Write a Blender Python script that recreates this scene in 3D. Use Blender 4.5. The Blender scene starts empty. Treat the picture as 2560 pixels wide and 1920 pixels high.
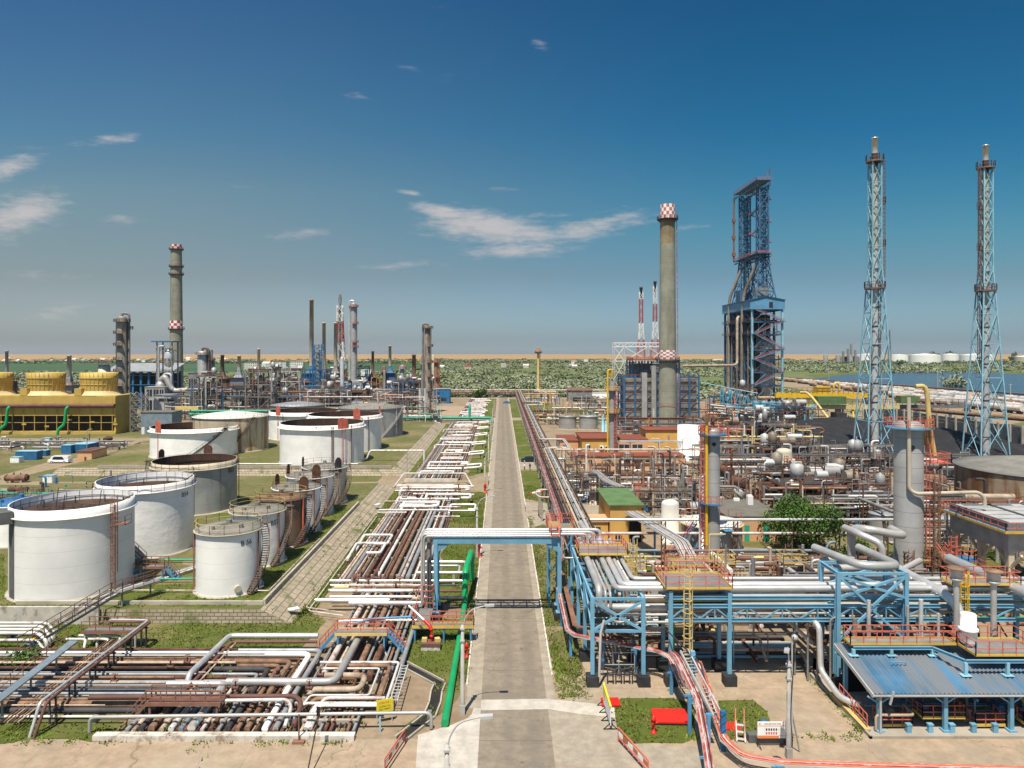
import bpy,math,random
import numpy as np
from mathutils import Vector,Matrix,noise
rnd=random.Random(11)
SC=bpy.context.scene
COL=SC.collection
F,H,VX,VY=1777.0,30.0,1254.0,882.0
def tl(ox,oy,k):return lambda x,y:(ox+x/k,oy+y/k)
o=tl(0,0,1/1.15732)
a1,a2,a3,a4=[tl(640*i,1500,3.456)for i in range(4)]
b1,b2,b3,b4=[tl(640*i,1120,3.456)for i in range(4)]
c1,c2,c3,c4=tl(0,760,3.456),tl(640,720,3.456),tl(1280,720,3.456),tl(1920,720,3.456)
d5,d6,d7=tl(1480,400,3.456),tl(2060,320,4.148),tl(280,580,3.456)
e1,e6,e7=tl(1800,700,5.35),tl(1400,1320,6.9125),tl(1700,1180,6.144)
e3,e4,e8=tl(1320,960,6.9125),tl(1640,980,6.9125),tl(2240,1240,6.9125)
def G(p,z=0.0):
 Y=F*(H-z)/(p[1]-VY)
 return Vector(((p[0]-VX)*Y/F,Y,z))
def D(p,Y):return Vector(((p[0]-VX)*Y/F,Y,H-(p[1]-VY)*Y/F))
def ZY(py,Y):return H-(py-VY)*Y/F
def XY(px,Y):return(px-VX)*Y/F
def V(*a):return Vector(a)
ORG={}
def tags(ob,label=None,cat=None,group=None,kind=None):
 if label:ob['label']=label
 if cat:ob['category']=cat
 if group:ob['group']=group
 if kind:ob['kind']=kind
 return ob
def thing(name,label,cat,loc,group=None):
 ob=bpy.data.objects.new(name,None)
 COL.objects.link(ob)
 ob.empty_display_size=.3
 ob.location=loc
 ORG[ob.name]=Vector(loc)
 return tags(ob,label,cat,group)
class MB:
 def __init__(s):s.v,s.f,s.m,s.s=[],[],[],[]
 def add(s,vs,fs,mi=0,sm=False):
  n=len(s.v)
  s.v.extend([tuple(v)for v in vs])
  for f in fs:
   s.f.append(tuple(i+n for i in f));s.m.append(mi);s.s.append(sm)
  return s
 def box(s,c,d,rz=0.0,mi=0):
  x,y,z=d[0]/2,d[1]/2,d[2]/2
  ca,sa=math.cos(rz),math.sin(rz)
  vs=[(c[0]+a*x*ca-b*y*sa,c[1]+a*x*sa+b*y*ca,c[2]+e*z)for a,b,e in((-1,-1,-1),(1,-1,-1),(1,1,-1),(-1,1,-1),(-1,-1,1),(1,-1,1),(1,1,1),(-1,1,1))]
  return s.add(vs,[(3,2,1,0),(4,5,6,7),(0,1,5,4),(1,2,6,5),(2,3,7,6),(3,0,4,7)],mi)
 def bz(s,x0,x1,y0,y1,z0,z1,mi=0):
  return s.box(((x0+x1)/2,(y0+y1)/2,(z0+z1)/2),(x1-x0,y1-y0,z1-z0),0,mi)
 def bar(s,p,q,w,h=None,mi=0):
  p,q=Vector(p),Vector(q);h=h or w
  d=q-p
  if d.length<1e-6:return s
  d.normalize()
  up=Vector((0,0,1))if abs(d.z)<.95 else Vector((0,1,0))
  a=d.cross(up).normalized()*(w/2);b=a.normalized().cross(d).normalized()*(h/2)
  vs=[p-a-b,p+a-b,p+a+b,p-a+b,q-a-b,q+a-b,q+a+b,q-a+b]
  return s.add(vs,[(3,2,1,0),(4,5,6,7),(0,1,5,4),(1,2,6,5),(2,3,7,6),(3,0,4,7)],mi)
 def ib(s,p,q,w,h,mi=0):
  p,q=Vector(p),Vector(q);d=(q-p).normalized()
  up=Vector((0,0,1))if abs(d.z)<.95 else Vector((0,1,0))
  b=d.cross(up).normalized().cross(d).normalized()*(h/2-.03*h)
  s.bar(p+b,q+b,w,h*.1,mi);s.bar(p-b,q-b,w,h*.1,mi)
  return s.bar(p,q,w*.18,h*.8,mi)
 def tube(s,pts,r,seg=8,bend=0.0,mi=0,cap=True):
  P=[Vector(p)for p in pts]
  if bend>0 and len(P)>2:
   Q=[P[0]]
   for i in range(1,len(P)-1):
    a,b,c=P[i-1],P[i],P[i+1]
    u,w=(a-b),(c-b)
    k=min(bend,u.length*.49,w.length*.49)
    u.normalize();w.normalize()
    for t in(0,.25,.5,.75,1):
     A=b+u*k*(1-t);B=b+w*k*t
     Q.append(A.lerp(B,t))
   Q.append(P[-1]);P=Q
  n=len(P);rings=[];a=None
  for i in range(n):
   d=(P[min(i+1,n-1)]-P[max(i-1,0)])
   if d.length<1e-9:d=Vector((0,0,1))
   d.normalize()
   if a is None:
    a=d.cross(Vector((0,0,1))if abs(d.z)<.9 else Vector((1,0,0))).normalized()
   else:
    a=(a-d*a.dot(d))
    a=a.normalized()if a.length>1e-6 else d.orthogonal().normalized()
   b=d.cross(a)
   rings.append([P[i]+(a*math.cos(6.28318*j/seg)+b*math.sin(6.28318*j/seg))*r for j in range(seg)])
  vs=[v for R_ in rings for v in R_]
  fs=[(i*seg+j,i*seg+(j+1)%seg,(i+1)*seg+(j+1)%seg,(i+1)*seg+j)for i in range(n-1)for j in range(seg)]
  s.add(vs,fs,mi,seg>4)
  if cap:
   s.add(rings[0],[tuple(range(seg))[::-1]],mi);s.add(rings[-1],[tuple(range(seg))],mi)
  return s
 def lathe(s,c,prof,seg=24,mi=0,sm=True,a0=0.0,a1=2*math.pi,mis=None):
  full=abs(a1-a0-2*math.pi)<1e-6
  m=seg if full else seg+1
  vs=[(c[0]+r*math.cos(a0+(a1-a0)*j/seg),c[1]+r*math.sin(a0+(a1-a0)*j/seg),c[2]+z)for r,z in prof for j in range(m)]
  for i in range(len(prof)-1):
   pass
  n=len(s.v);s.v.extend(vs)
  for i in range(len(prof)-1):
   for j in range(seg):
    k=(j+1)%m
    s.f.append((n+i*m+j,n+i*m+k,n+(i+1)*m+k,n+(i+1)*m+j))
    s.m.append(mis(i,j)if mis else mi);s.s.append(sm)
  return s
 def cyl(s,c,r,h,seg=16,mi=0,r2=None):
  r2=r if r2 is None else r2
  s.lathe(c,[(r,0),(r2,h)],seg,mi)
  s.add([(c[0]+r2*math.cos(6.28318*j/seg),c[1]+r2*math.sin(6.28318*j/seg),c[2]+h)for j in range(seg)],[tuple(range(seg))],mi)
  return s
 def prism(s,poly,z0,z1,mi=0):
  n=len(poly)
  s.add([(p[0],p[1],z0)for p in poly]+[(p[0],p[1],z1)for p in poly],[tuple(range(n))[::-1],tuple(range(n,2*n))]+[(i,(i+1)%n,n+(i+1)%n,n+i)for i in range(n)],mi)
  return s
 def rail(s,pts,h=1.1,step=1.6,w=.06,close=False,mi=0,bars=(.5,1.0)):
  P=[Vector(p)for p in pts]
  if close:P.append(P[0])
  for a,b in zip(P[:-1],P[1:]):
   L=(b-a).length;n=max(1,round(L/step))
   for k in bars:s.bar(a+V(0,0,h*k),b+V(0,0,h*k),w,w,mi)
   for i in range(n+1):
    q=a.lerp(b,i/n);s.bar(q,q+V(0,0,h),w,w,mi)
  return s
 def ladder(s,p,z0,z1,n=(0,-1),w=.5,cage=True,t=.06,mi=0):
  x,y=p;nx,ny=n;tx,ty=-ny,nx
  for k in(-.5,.5):s.bar((x+tx*w*k,y+ty*w*k,z0),(x+tx*w*k,y+ty*w*k,z1),t,t,mi)
  z=z0+.3
  while z<z1:
   s.bar((x-tx*w/2,y-ty*w/2,z),(x+tx*w/2,y+ty*w/2,z),t*.7,t*.7,mi);z+=.45
  if cage:
   z=z0+2.2
   while z<z1+.8:
    pr=None
    for i in range(7):
     a=math.pi*i/6
     q=(x+tx*.42*math.cos(a)+nx*.75*math.sin(a),y+ty*.42*math.cos(a)+ny*.75*math.sin(a),z)
     if pr:s.bar(pr,q,t*.8,t*.8,mi)
     pr=q
    z+=1.1
   for i in(1,3,5):
    a=math.pi*i/6
    q=(x+tx*.42*math.cos(a)+nx*.75*math.sin(a),y+ty*.42*math.cos(a)+ny*.75*math.sin(a))
    s.bar((q[0],q[1],z0+2.2),(q[0],q[1],z1+.7),t*.8,t*.8,mi)
  return s
 def stairs(s,p,q,w=.9,mi=0,rail_mi=None):
  p,q=Vector(p),Vector(q);d=q-p
  t=Vector((-d.y,d.x,0)).normalized()*(w/2)
  for k in(-1,1):s.bar(p+t*k,q+t*k,.08,.25,mi)
  n=max(2,int(abs(d.z)/.28))
  for i in range(n):
   c=p.lerp(q,(i+.5)/n);s.bar(c-t,c+t,.26,.05,mi)
  if rail_mi is not None:
   for k in(-1,1):s.rail([p+t*k,q+t*k],1.0,1.5,.06,False,rail_mi)
  return s
def obj(name,mb,mats,parent=None,loc=None,label=None,cat=None,group=None,kind=None):
 if not mb.v:return None
 v=np.array(mb.v,dtype=np.float32)
 if parent is not None:org=ORG[parent.name]
 elif loc is not None:org=Vector(loc)
 else:
  lo,hi=v.min(0),v.max(0);org=Vector(((lo[0]+hi[0])/2,(lo[1]+hi[1])/2,lo[2]))
 me=bpy.data.meshes.new(name)
 me.from_pydata((v-np.array(org,dtype=np.float32)).tolist(),[],mb.f)
 if not isinstance(mats,(list,tuple)):mats=[mats]
 for m in mats:me.materials.append(MAT[m]if isinstance(m,str)else m)
 if len(mats)>1:me.polygons.foreach_set('material_index',mb.m)
 me.polygons.foreach_set('use_smooth',mb.s)
 me.update()
 ob=bpy.data.objects.new(name,me);COL.objects.link(ob)
 if parent is not None:ob.parent=parent
 else:ob.location=org
 ORG[ob.name]=org
 return tags(ob,label,cat,group,kind)
def dup(root,delta,label=None,group=None):
 def cp(ob,par):
  c=ob.copy();COL.objects.link(c)
  if par is not None:c.parent=par
  for ch in ob.children:cp(ch,c)
  return c
 r=cp(root,None);r.location=root.location+Vector(delta)
 if label:r['label']=label
 if group:r['group']=group
 return r
def text(name,s,size,mat,parent,fn,ext=.01):
 cu=bpy.data.curves.new(name,'FONT');cu.body=s;cu.size=size;cu.align_x='CENTER';cu.align_y='CENTER'
 cu.extrude=ext;cu.resolution_u=3
 t=bpy.data.objects.new('tmp',cu);COL.objects.link(t)
 dg=bpy.context.evaluated_depsgraph_get();dg.update()
 me=bpy.data.meshes.new_from_object(t.evaluated_get(dg))
 bpy.data.objects.remove(t);bpy.data.curves.remove(cu)
 org=ORG[parent.name]
 for v in me.vertices:v.co=Vector(fn(v.co.x,v.co.y,v.co.z+ext))-org
 me.materials.clear();me.materials.append(MAT[mat]);me.name=name
 ob=bpy.data.objects.new(name,me);COL.objects.link(ob);ob.parent=parent;ORG[ob.name]=org
 return ob
MAT={}
def lin(h):
 c=[int(h[i:i+2],16)/255 for i in(0,2,4)]
 return tuple((x/12.92 if x<=.04045 else((x+.055)/1.055)**2.4)for x in c)
def mix(nt,fac,a,b,bt='MIX'):
 m=nt.nodes.new('ShaderNodeMix');m.data_type='RGBA';m.blend_type=bt
 for sock,val in((m.inputs[0],fac),(m.inputs[6],a),(m.inputs[7],b)):
  if hasattr(val,'is_linked'):nt.links.new(val,sock)
  elif isinstance(val,(int,float)):sock.default_value=val
  else:sock.default_value=(*val[:3],1)
 return m.outputs[2]
def nz(nt,vec,scale,detail=4,rough=.55,sx=(1,1,1)):
 mp=nt.nodes.new('ShaderNodeMapping');mp.inputs['Scale'].default_value=sx
 nt.links.new(vec,mp.inputs[0])
 n=nt.nodes.new('ShaderNodeTexNoise');n.inputs['Scale'].default_value=scale
 n.inputs['Detail'].default_value=detail;n.inputs['Roughness'].default_value=rough
 nt.links.new(mp.outputs[0],n.inputs['Vector']);return n.outputs[0]
def ramp(nt,x,a,b):
 m=nt.nodes.new('ShaderNodeMapRange');nt.links.new(x,m.inputs[0])
 m.inputs[1].default_value=a;m.inputs[2].default_value=b;m.interpolation_type='SMOOTHSTEP';return m.outputs[0]
def math_(nt,op,a,b=None):
 m=nt.nodes.new('ShaderNodeMath');m.operation=op
 for i,val in enumerate((a,b)):
  if val is None:continue
  if hasattr(val,'is_linked'):nt.links.new(val,m.inputs[i])
  else:m.inputs[i].default_value=val
 return m.outputs[0]
def mat(name,col,rough=.6,metal=0.0,var=.18,scale=.4,dirt=None,damt=.35,dscale=.6,streak=1.0,bump=0.0,lines=None,objvar=.12,isl=0.0,spec=.4,cols=None):
 if isinstance(col,str):col=lin(col)
 m=bpy.data.materials.new(name);m.use_nodes=True;nt=m.node_tree
 bs=nt.nodes['Principled BSDF']
 pos=nt.nodes.new('ShaderNodeNewGeometry')
 P=pos.outputs['Position']
 n1=nz(nt,P,scale)
 c=mix(nt,ramp(nt,n1,.3,.7),[x*(1-var)for x in col],[x*(1+var)for x in col])
 for(cc,amt,sc_)in(cols or[]):
  if isinstance(cc,str):cc=lin(cc)
  nn=nz(nt,P,sc_,5,.6)
  c=mix(nt,ramp(nt,nn,1-amt-.06,1-amt+.06),c,cc)
 if dirt is not None:
  if isinstance(dirt,str):dirt=lin(dirt)
  n2=nz(nt,P,dscale,6,.65,streak if isinstance(streak,tuple)else(1,1,streak))
  c=mix(nt,ramp(nt,n2,1-damt-.08,1-damt+.1),c,dirt)
 if lines:
  sp,wd,dk=lines
  sep=nt.nodes.new('ShaderNodeSeparateXYZ');nt.links.new(P,sep.inputs[0])
  fr=math_(nt,'FRACT',math_(nt,'DIVIDE',sep.outputs[2],sp))
  c=mix(nt,math_(nt,'MULTIPLY',math_(nt,'LESS_THAN',fr,wd/sp),dk),c,[x*.35 for x in col])
 if objvar:
  oi=nt.nodes.new('ShaderNodeObjectInfo')
  hs=nt.nodes.new('ShaderNodeHueSaturation');nt.links.new(c,hs.inputs['Color'])
  nt.links.new(math_(nt,'ADD',math_(nt,'MULTIPLY',oi.outputs['Random'],2*objvar),1-objvar),hs.inputs['Value']);c=hs.outputs[0]
 if isl:
  hs=nt.nodes.new('ShaderNodeHueSaturation');nt.links.new(c,hs.inputs['Color'])
  nt.links.new(math_(nt,'ADD',math_(nt,'MULTIPLY',pos.outputs['Random Per Island'],2*isl),1-isl),hs.inputs['Value'])
  nt.links.new(math_(nt,'ADD',math_(nt,'MULTIPLY',pos.outputs['Random Per Island'],.04),.48),hs.inputs['Hue']);c=hs.outputs[0]
 nt.links.new(c,bs.inputs['Base Color'])
 bs.inputs['Roughness'].default_value=rough;bs.inputs['Metallic'].default_value=metal
 bs.inputs['Specular IOR Level'].default_value=spec
 if bump:
  b=nt.nodes.new('ShaderNodeBump');b.inputs['Strength'].default_value=bump;b.inputs['Distance'].default_value=.1
  nt.links.new(nz(nt,P,scale*2.5,5),b.inputs['Height']);nt.links.new(b.outputs[0],bs.inputs['Normal'])
 MAT[name]=m;return m
RUST=(.115,.045,.022)
mat('white_paint',(.83,.81,.765),.5,0,.06,.3,(.42,.33,.22),.27,.5,.10,.35,(1.8,.035,.4))
mat('white_plain',(.85,.83,.79),.5,0,.06,.4,(.46,.36,.25),.25,.7,.12,.2,(2.2,.035,.35))
mat('white_dented',(.77,.76,.73),.42,.05,.07,.35,(.36,.29,.21),.26,.5,.12,.7,(1.6,.035,.4))
mat('grey_tank',(.27,.275,.27),.55,.1,.18,.25,(.16,.12,.08),.4,.5,.1,.2,(1.6,.04,.4))
mat('beige_tank',(.50,.44,.33),.6,0,.15,.3,(.25,.18,.11),.36,.5,.1,.1,(1.6,.03,.4))
mat('rust_streak',(.52,.43,.30),.65,0,.15,.3,(.25,.13,.05),.46,.45,.08,.1,(1.6,.03,.4))
mat('rust_tank',(.115,.08,.055),.75,0,.35,.4,(.24,.11,.04),.42,.6,.2,.2,(1.6,.04,.5))
mat('rust_shell',(.30,.225,.145),.7,0,.3,.25,(.17,.075,.032),.48,.35,.12,.2,(1.35,.05,.5))
mat('grey_roof',(.20,.19,.165),.8,0,.2,.3,(.12,.09,.06),.35,.6)
mat('white_roof',(.66,.62,.55),.7,0,.1,.3,(.40,.25,.14),.3,.3)
mat('rust_roof',(.15,.085,.05),.85,0,.3,.4,(.05,.03,.022),.4,.5)
mat('rust',(.115,.052,.030),.85,0,.35,1.2,(.05,.025,.016),.4,1.5)
mat('rust_light',(.22,.13,.08),.8,0,.3,1.0,(.12,.05,.025),.42,1.2)
mat('brown_red',(.13,.06,.045),.7,0,.2,.6,(.07,.03,.02),.3,1.0)
mat('silver',(.66,.645,.62),.34,.55,.10,.6,(.34,.25,.18),.22,.9)
mat('silver_dull',(.41,.40,.38),.5,.35,.15,.5,(.22,.17,.13),.3,.8)
mat('silver_column',(.345,.338,.322),.45,.25,.10,.4,(.30,.27,.23),.25,.4,.25,.1,(1.9,.07,.65))
mat('column_dirty',(.27,.235,.19),.6,.25,.25,.3,(.17,.10,.05),.42,.4,.2,.1,(2.6,.05,.5))
mat('stack_rust',(.46,.40,.30),.7,0,.15,.3,(.30,.18,.09),.40,.16,.6,.1,(5.5,.16,.5))
mat('white_pipe',(.64,.615,.58),.5,.05,.12,.8,(.30,.19,.125),.40,.9)
mat('pinkish_pipe',(.54,.46,.43),.5,.05,.15,.7,(.26,.15,.10),.44,.9)
mat('tan_pipe',(.42,.33,.24),.65,0,.2,.9,(.20,.11,.06),.4,1.0)
mat('grey_pipe',(.30,.31,.315),.5,.3,.15,.8,(.20,.15,.11),.3,1.0)
mat('blue_grey',(.20,.25,.29),.5,.2,.15,.8,(.14,.11,.09),.3,1.0)
mat('blue_steel',(.075,.25,.42),.5,0,.15,.6,(.13,.17,.19),.28,1.2)
mat('pale_blue',(.24,.46,.55),.5,0,.15,.6,(.25,.22,.18),.25,1.2)
mat('deep_blue',(.02,.135,.29),.55,0,.2,.5,(.05,.05,.055),.35,.8)
mat('coker_blue',(.045,.13,.24),.6,0,.25,.3,(.045,.045,.05),.4,.6)
mat('clad_blue',(.095,.255,.40),.5,0,.12,.4,(.2,.25,.3),.25,.5,.3)
mat('turquoise',(.07,.34,.48),.5,0,.12,.5,(.1,.25,.3),.25,.6,.3)
mat('rail_red',(.52,.13,.085),.6,0,.15,1.0)
mat('rail_rust',(.21,.105,.07),.7,0,.2,1.0)
mat('rail_dark',(.13,.085,.065),.7,0,.2,1.0)
mat('yellow',(.62,.39,.07),.55,0,.12,.8,(.36,.2,.06),.25,1.0)
mat('pale_yellow',(.60,.45,.17),.6,0,.12,.8,(.36,.24,.1),.25,1.0)
mat('bright_yellow',(.70,.43,.02),.5,0,.1,.8,(.4,.22,.03),.2,.7)
mat('tower_yellow',(.49,.335,.085),.6,0,.1,.25,(.34,.2,.05),.3,.4,.25)
mat('tower_skirt',(.66,.50,.26),.7,0,.1,.3)
mat('green_pipe',(.01,.30,.10),.4,0,.1,.5)
mat('teal_pipe',(.03,.30,.19),.5,0,.15,.5,(.06,.2,.12),.3,.8)
mat('signal_red',(.55,.025,.015),.4,0,.12,1.0)
mat('red_sheet',(.62,.02,.012),.45,0,.12,.8,(.45,.03,.02),.3,.6)
mat('cable_red',(.40,.095,.085),.55,0,.25,.9,(.58,.40,.38),.45,.9)
mat('orange_hose',(.62,.15,.07),.5,0,.15,1.0)
mat('chimney_concrete',(.245,.24,.185),.85,0,.14,.25,(.165,.155,.115),.4,.3,.12,.1,(2.2,.12,.3))
mat('chimney_top',(.225,.175,.10),.85,0,.25,.3,(.12,.08,.045),.4,.4,.15,.1)
mat('check_red',(.38,.04,.025),.6,0,.1,.5)
mat('check_pink',(.42,.15,.14),.6,0,.1,.5)
mat('check_white',(.74,.72,.68),.6,0,.05,.5)
mat('concrete',(.37,.33,.27),.85,0,.15,.4,(.22,.19,.15),.35,.5)
mat('concrete_white',(.54,.50,.44),.85,0,.14,.7,(.27,.22,.165),.42,1.1,.6)
mat('concrete_dark',(.10,.10,.10),.8,0,.2,.7)
mat('footing_black',(.028,.03,.033),.7,0,.3,1.0,(.10,.10,.10),.2,1.5)
mat('steel_dark',(.045,.042,.045),.7,0,.3,.8,(.10,.055,.035),.35,1.0)
mat('steel_grey',(.22,.215,.21),.6,.2,.2,.6,(.14,.10,.075),.35,1.0)
mat('steel_pale',(.46,.46,.45),.55,.15,.12,.6,(.26,.19,.14),.3,1.0)
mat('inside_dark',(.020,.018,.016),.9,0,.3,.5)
mat('orange_wall',(.63,.36,.19),.8,0,.06,.4,(.42,.24,.12),.18,.6,.3)
mat('ochre_wall',(.60,.35,.10),.8,0,.06,.4,(.44,.25,.09),.18,.6,.3)
mat('red_roof',(.20,.055,.03),.8,0,.12,.4,(.14,.05,.035),.3,.5)
mat('green_roof',(.085,.15,.055),.85,0,.15,.5,(.07,.11,.05),.3,.7)
mat('felt_roof',(.145,.135,.11),.9,0,.12,.4,(.10,.09,.07),.35,.4)
mat('metal_roof',(.34,.35,.36),.5,.3,.1,.4,(.26,.2,.15),.25,.5)
mat('window_dark',(.03,.04,.05),.15,0,.2,.5)
mat('black',(.015,.015,.017),.5,0,.2,1.0)
mat('letter_black',(.02,.02,.022),.6,0,.1,1.0)
mat('letter_red',(.55,.06,.05),.6,0,.1,1.0)
mat('sign_white',(.78,.77,.75),.5,0,.03,1.0)
mat('sign_yellow',(.72,.60,.03),.5,0,.05,1.0)
mat('sign_orange',(.70,.20,.06),.5,0,.05,1.0)
mat('blue_box',(.03,.14,.30),.6,0,.15,.5,(.1,.12,.14),.25,.8)
mat('skin',(.45,.27,.19),.6,0,.05,3);mat('overall_blue',(.02,.04,.14),.8,0,.15,3)
mat('car_glass',(.02,.025,.03),.08,0,.1,2);mat('car_blue',(.02,.03,.055),.25,.3,.05,2)
mat('car_white',(.75,.75,.75),.3,0,.04,2);mat('tyre',(.015,.015,.015),.8,0,.2,4)
mat('coke',(.022,.022,.024),.85,0,.3,.15,(.04,.04,.042),.4,.3,1,.8)
mat('wagon_white',(.58,.54,.50),.5,.1,.1,.3,(.25,.13,.08),.35,.5)
mat('wagon_tan',(.44,.33,.22),.6,.05,.15,.3,(.2,.1,.06),.4,.5)
mat('pole_grey',(.36,.34,.31),.7,0,.15,.8,(.22,.2,.17),.3,1.2)
mat('leaf_silver',(.225,.25,.155),.8,0,.25,.02,None,objvar=0,isl=.12,spec=.2)
mat('leaf_green',(.155,.19,.085),.75,0,.25,.02,None,objvar=0,isl=.15,spec=.2)
mat('leaf_dark',(.085,.12,.05),.75,0,.3,.05,None,objvar=0,isl=.45,spec=.2)
mat('leaf_tree',(.062,.115,.020),.7,0,.3,.5,None,objvar=0,isl=.5,spec=.25)
mat('bark',(.10,.075,.05),.9,0,.3,2)
mat('blade',(.135,.165,.03),.8,0,.3,.12,(.26,.21,.09),.4,.15,1,0,None,0,.4,.15)
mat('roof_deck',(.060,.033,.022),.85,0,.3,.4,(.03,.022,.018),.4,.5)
EXPO=0.5;SKY_SAT=1.05;SKY_TINT=(.36,.66,.76);SKY_HOR=(.64,.72,.86);CLOUD_COL=(3.9,3.75,3.8)
HAZE=4e-5
cam=bpy.data.cameras.new('camera');cam_ob=bpy.data.objects.new('camera',cam);COL.objects.link(cam_ob)
cam_ob.location=(0,0,H);cam_ob.rotation_euler=(math.pi/2,0,0)
cam.sensor_width=36;cam.lens=F/2560*36
cam.shift_x=(1280-VX)/2560;cam.shift_y=(VY-960)/2560
cam.clip_start=.5;cam.clip_end=60000
SC.camera=cam_ob
SUN=Vector((-.13,-.43,1)).normalized()
sun=bpy.data.lights.new('sun','SUN');sun.energy=4.7;sun.angle=math.radians(.53);sun.color=(1,.925,.80)
so=bpy.data.objects.new('sun',sun);COL.objects.link(so);so.rotation_euler=SUN.to_track_quat('Z','Y').to_euler()
so.location=(0,0,200)
w=bpy.data.worlds.new('World');SC.world=w;w.use_nodes=True;nt=w.node_tree
bg=nt.nodes['Background']
sky=nt.nodes.new('ShaderNodeTexSky');sky.sky_type='NISHITA';sky.sun_disc=False
sky.sun_elevation=math.asin(SUN.z);sky.sun_rotation=math.atan2(SUN.x,SUN.y)
sky.altitude=0;sky.air_density=1.0;sky.dust_density=1.1;sky.ozone_density=3.2
tc=nt.nodes.new('ShaderNodeTexCoord');dirv=tc.outputs['Generated']
hs=nt.nodes.new('ShaderNodeHueSaturation');hs.inputs['Saturation'].default_value=SKY_SAT;hs.inputs['Value'].default_value=1.0
nt.links.new(sky.outputs[0],hs.inputs['Color'])
sep=nt.nodes.new('ShaderNodeSeparateXYZ');nt.links.new(dirv,sep.inputs[0])
skyc=None
ysafe=math_(nt,'MAXIMUM',sep.outputs[1],.02)
u=math_(nt,'DIVIDE',sep.outputs[0],ysafe);v=math_(nt,'DIVIDE',sep.outputs[2],ysafe)
def atmos(stops):
 r=nt.nodes.new('ShaderNodeValToRGB');cr=r.color_ramp;nt.links.new(v,r.inputs[0])
 while len(cr.elements)<len(stops):cr.elements.new(.5)
 for e,(p,c)in zip(cr.elements,stops):e.position=p
 for e,(p,c)in zip(cr.elements,stops):e.color=(*[x/1.5 for x in c],1)
 return r.outputs[0]
EAST=[(.003,(.668,.871,1.078)),(.018,(.476,.642,.856)),(.108,(.358,.48,.516)),(.17,(.26,.519,.519)),(.226,(.181,.496,.528)),(.316,(.09,.435,.529)),(.491,(.068,.363,.476)),(.9,(.48,.62,.68))]
WEST=[(.003,(.834,.849,.912)),(.018,(.63,.669,.776)),(.108,(.569,.521,.467)),(.17,(.596,.577,.477)),(.226,(.594,.633,.514)),(.316,(.391,.597,.577)),(.491,(.26,.491,.588)),(.9,(.48,.62,.68))]
tint=mix(nt,ramp(nt,u,-.55,.42),atmos(WEST),atmos(EAST))
skyc=mix(nt,1.0,hs.outputs[0],mix(nt,1.0,tint,(1.5,1.5,1.5),'MULTIPLY'),'MULTIPLY')
cmb=nt.nodes.new('ShaderNodeCombineXYZ');nt.links.new(u,cmb.inputs[0]);nt.links.new(v,cmb.inputs[1])
CL=[(o(1060,495),175,40,-8,1.3),(o(950,458),100,18,-14,1.15),(o(1290,488),140,32,10,.95),(o(1120,540),150,22,2,.9),(o(890,418),40,8,-12,.8),(o(1180,465),80,9,4,.5),(o(880,572),120,13,4,.6),(o(1490,492),70,10,5,.4),(o(1350,445),50,9,-18,.45),(o(20,360),85,32,22,.95),(o(35,470),125,55,14,1.0),(o(225,303),80,14,6,.7),(o(640,505),75,14,3,.75),(o(520,405),50,9,-6,.45),(o(130,672),120,30,6,.5),(o(100,597),160,18,-2,.4),(o(265,475),70,14,-6,.4),(o(1170,98),32,13,-22,.5),(o(765,206),55,12,-8,.42),(o(885,147),40,9,-12,.25),(o(945,175),60,16,20,.22),(o(820,437),36,10,-16,.4),(o(850,28),420,14,8,.16),(o(1085,408),40,7,0,.35),(o(960,627),150,9,3,.25),(o(525,695),60,14,0,.3),(o(930,508),40,8,-8,.45)]
tot=None
for(p,su,sv,rot,st)in CL:
 du=math_(nt,'SUBTRACT',u,(p[0]-VX)/F);dv=math_(nt,'SUBTRACT',v,(VY-p[1])/F)
 ca,sa=math.cos(math.radians(rot)),math.sin(math.radians(rot))
 x=math_(nt,'DIVIDE',math_(nt,'ADD',math_(nt,'MULTIPLY',du,ca),math_(nt,'MULTIPLY',dv,sa)),su/F)
 y=math_(nt,'DIVIDE',math_(nt,'SUBTRACT',math_(nt,'MULTIPLY',dv,ca),math_(nt,'MULTIPLY',du,sa)),sv/F)
 r2=math_(nt,'ADD',math_(nt,'MULTIPLY',x,x),math_(nt,'MULTIPLY',y,y))
 g=math_(nt,'MULTIPLY',math_(nt,'EXPONENT',math_(nt,'MULTIPLY',r2,-1.0)),st)
 tot=g if tot is None else math_(nt,'MAXIMUM',tot,g)
nA=nz(nt,cmb.outputs[0],10,9,.66,(1,3.4,1));nB=nz(nt,cmb.outputs[0],34,8,.68,(1,4.2,1))
nn=math_(nt,'ADD',math_(nt,'MULTIPLY',nA,1.15),math_(nt,'SUBTRACT',math_(nt,'MULTIPLY',nB,.75),.45))
cloud=ramp(nt,math_(nt,'ADD',math_(nt,'MULTIPLY',tot,.62),math_(nt,'SUBTRACT',nn,.5)),.12,.80)
cloud=math_(nt,'MULTIPLY',cloud,ramp(nt,tot,.06,.26))
cloud=math_(nt,'MULTIPLY',cloud,math_(nt,'GREATER_THAN',sep.outputs[1],.05))
skyc=mix(nt,math_(nt,'MULTIPLY',cloud,.92),skyc,CLOUD_COL)
nt.links.new(skyc,bg.inputs['Color']);bg.inputs['Strength'].default_value=.10
SC.view_settings.view_transform='Standard';SC.view_settings.look='None';SC.view_settings.exposure=EXPO;SC.view_settings.gamma=1
SC.cycles.use_adaptive_sampling=True;SC.cycles.use_denoising=True
SC.cycles.max_bounces=5;SC.cycles.diffuse_bounces=3;SC.cycles.glossy_bounces=3;SC.cycles.transparent_max_bounces=4
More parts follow.
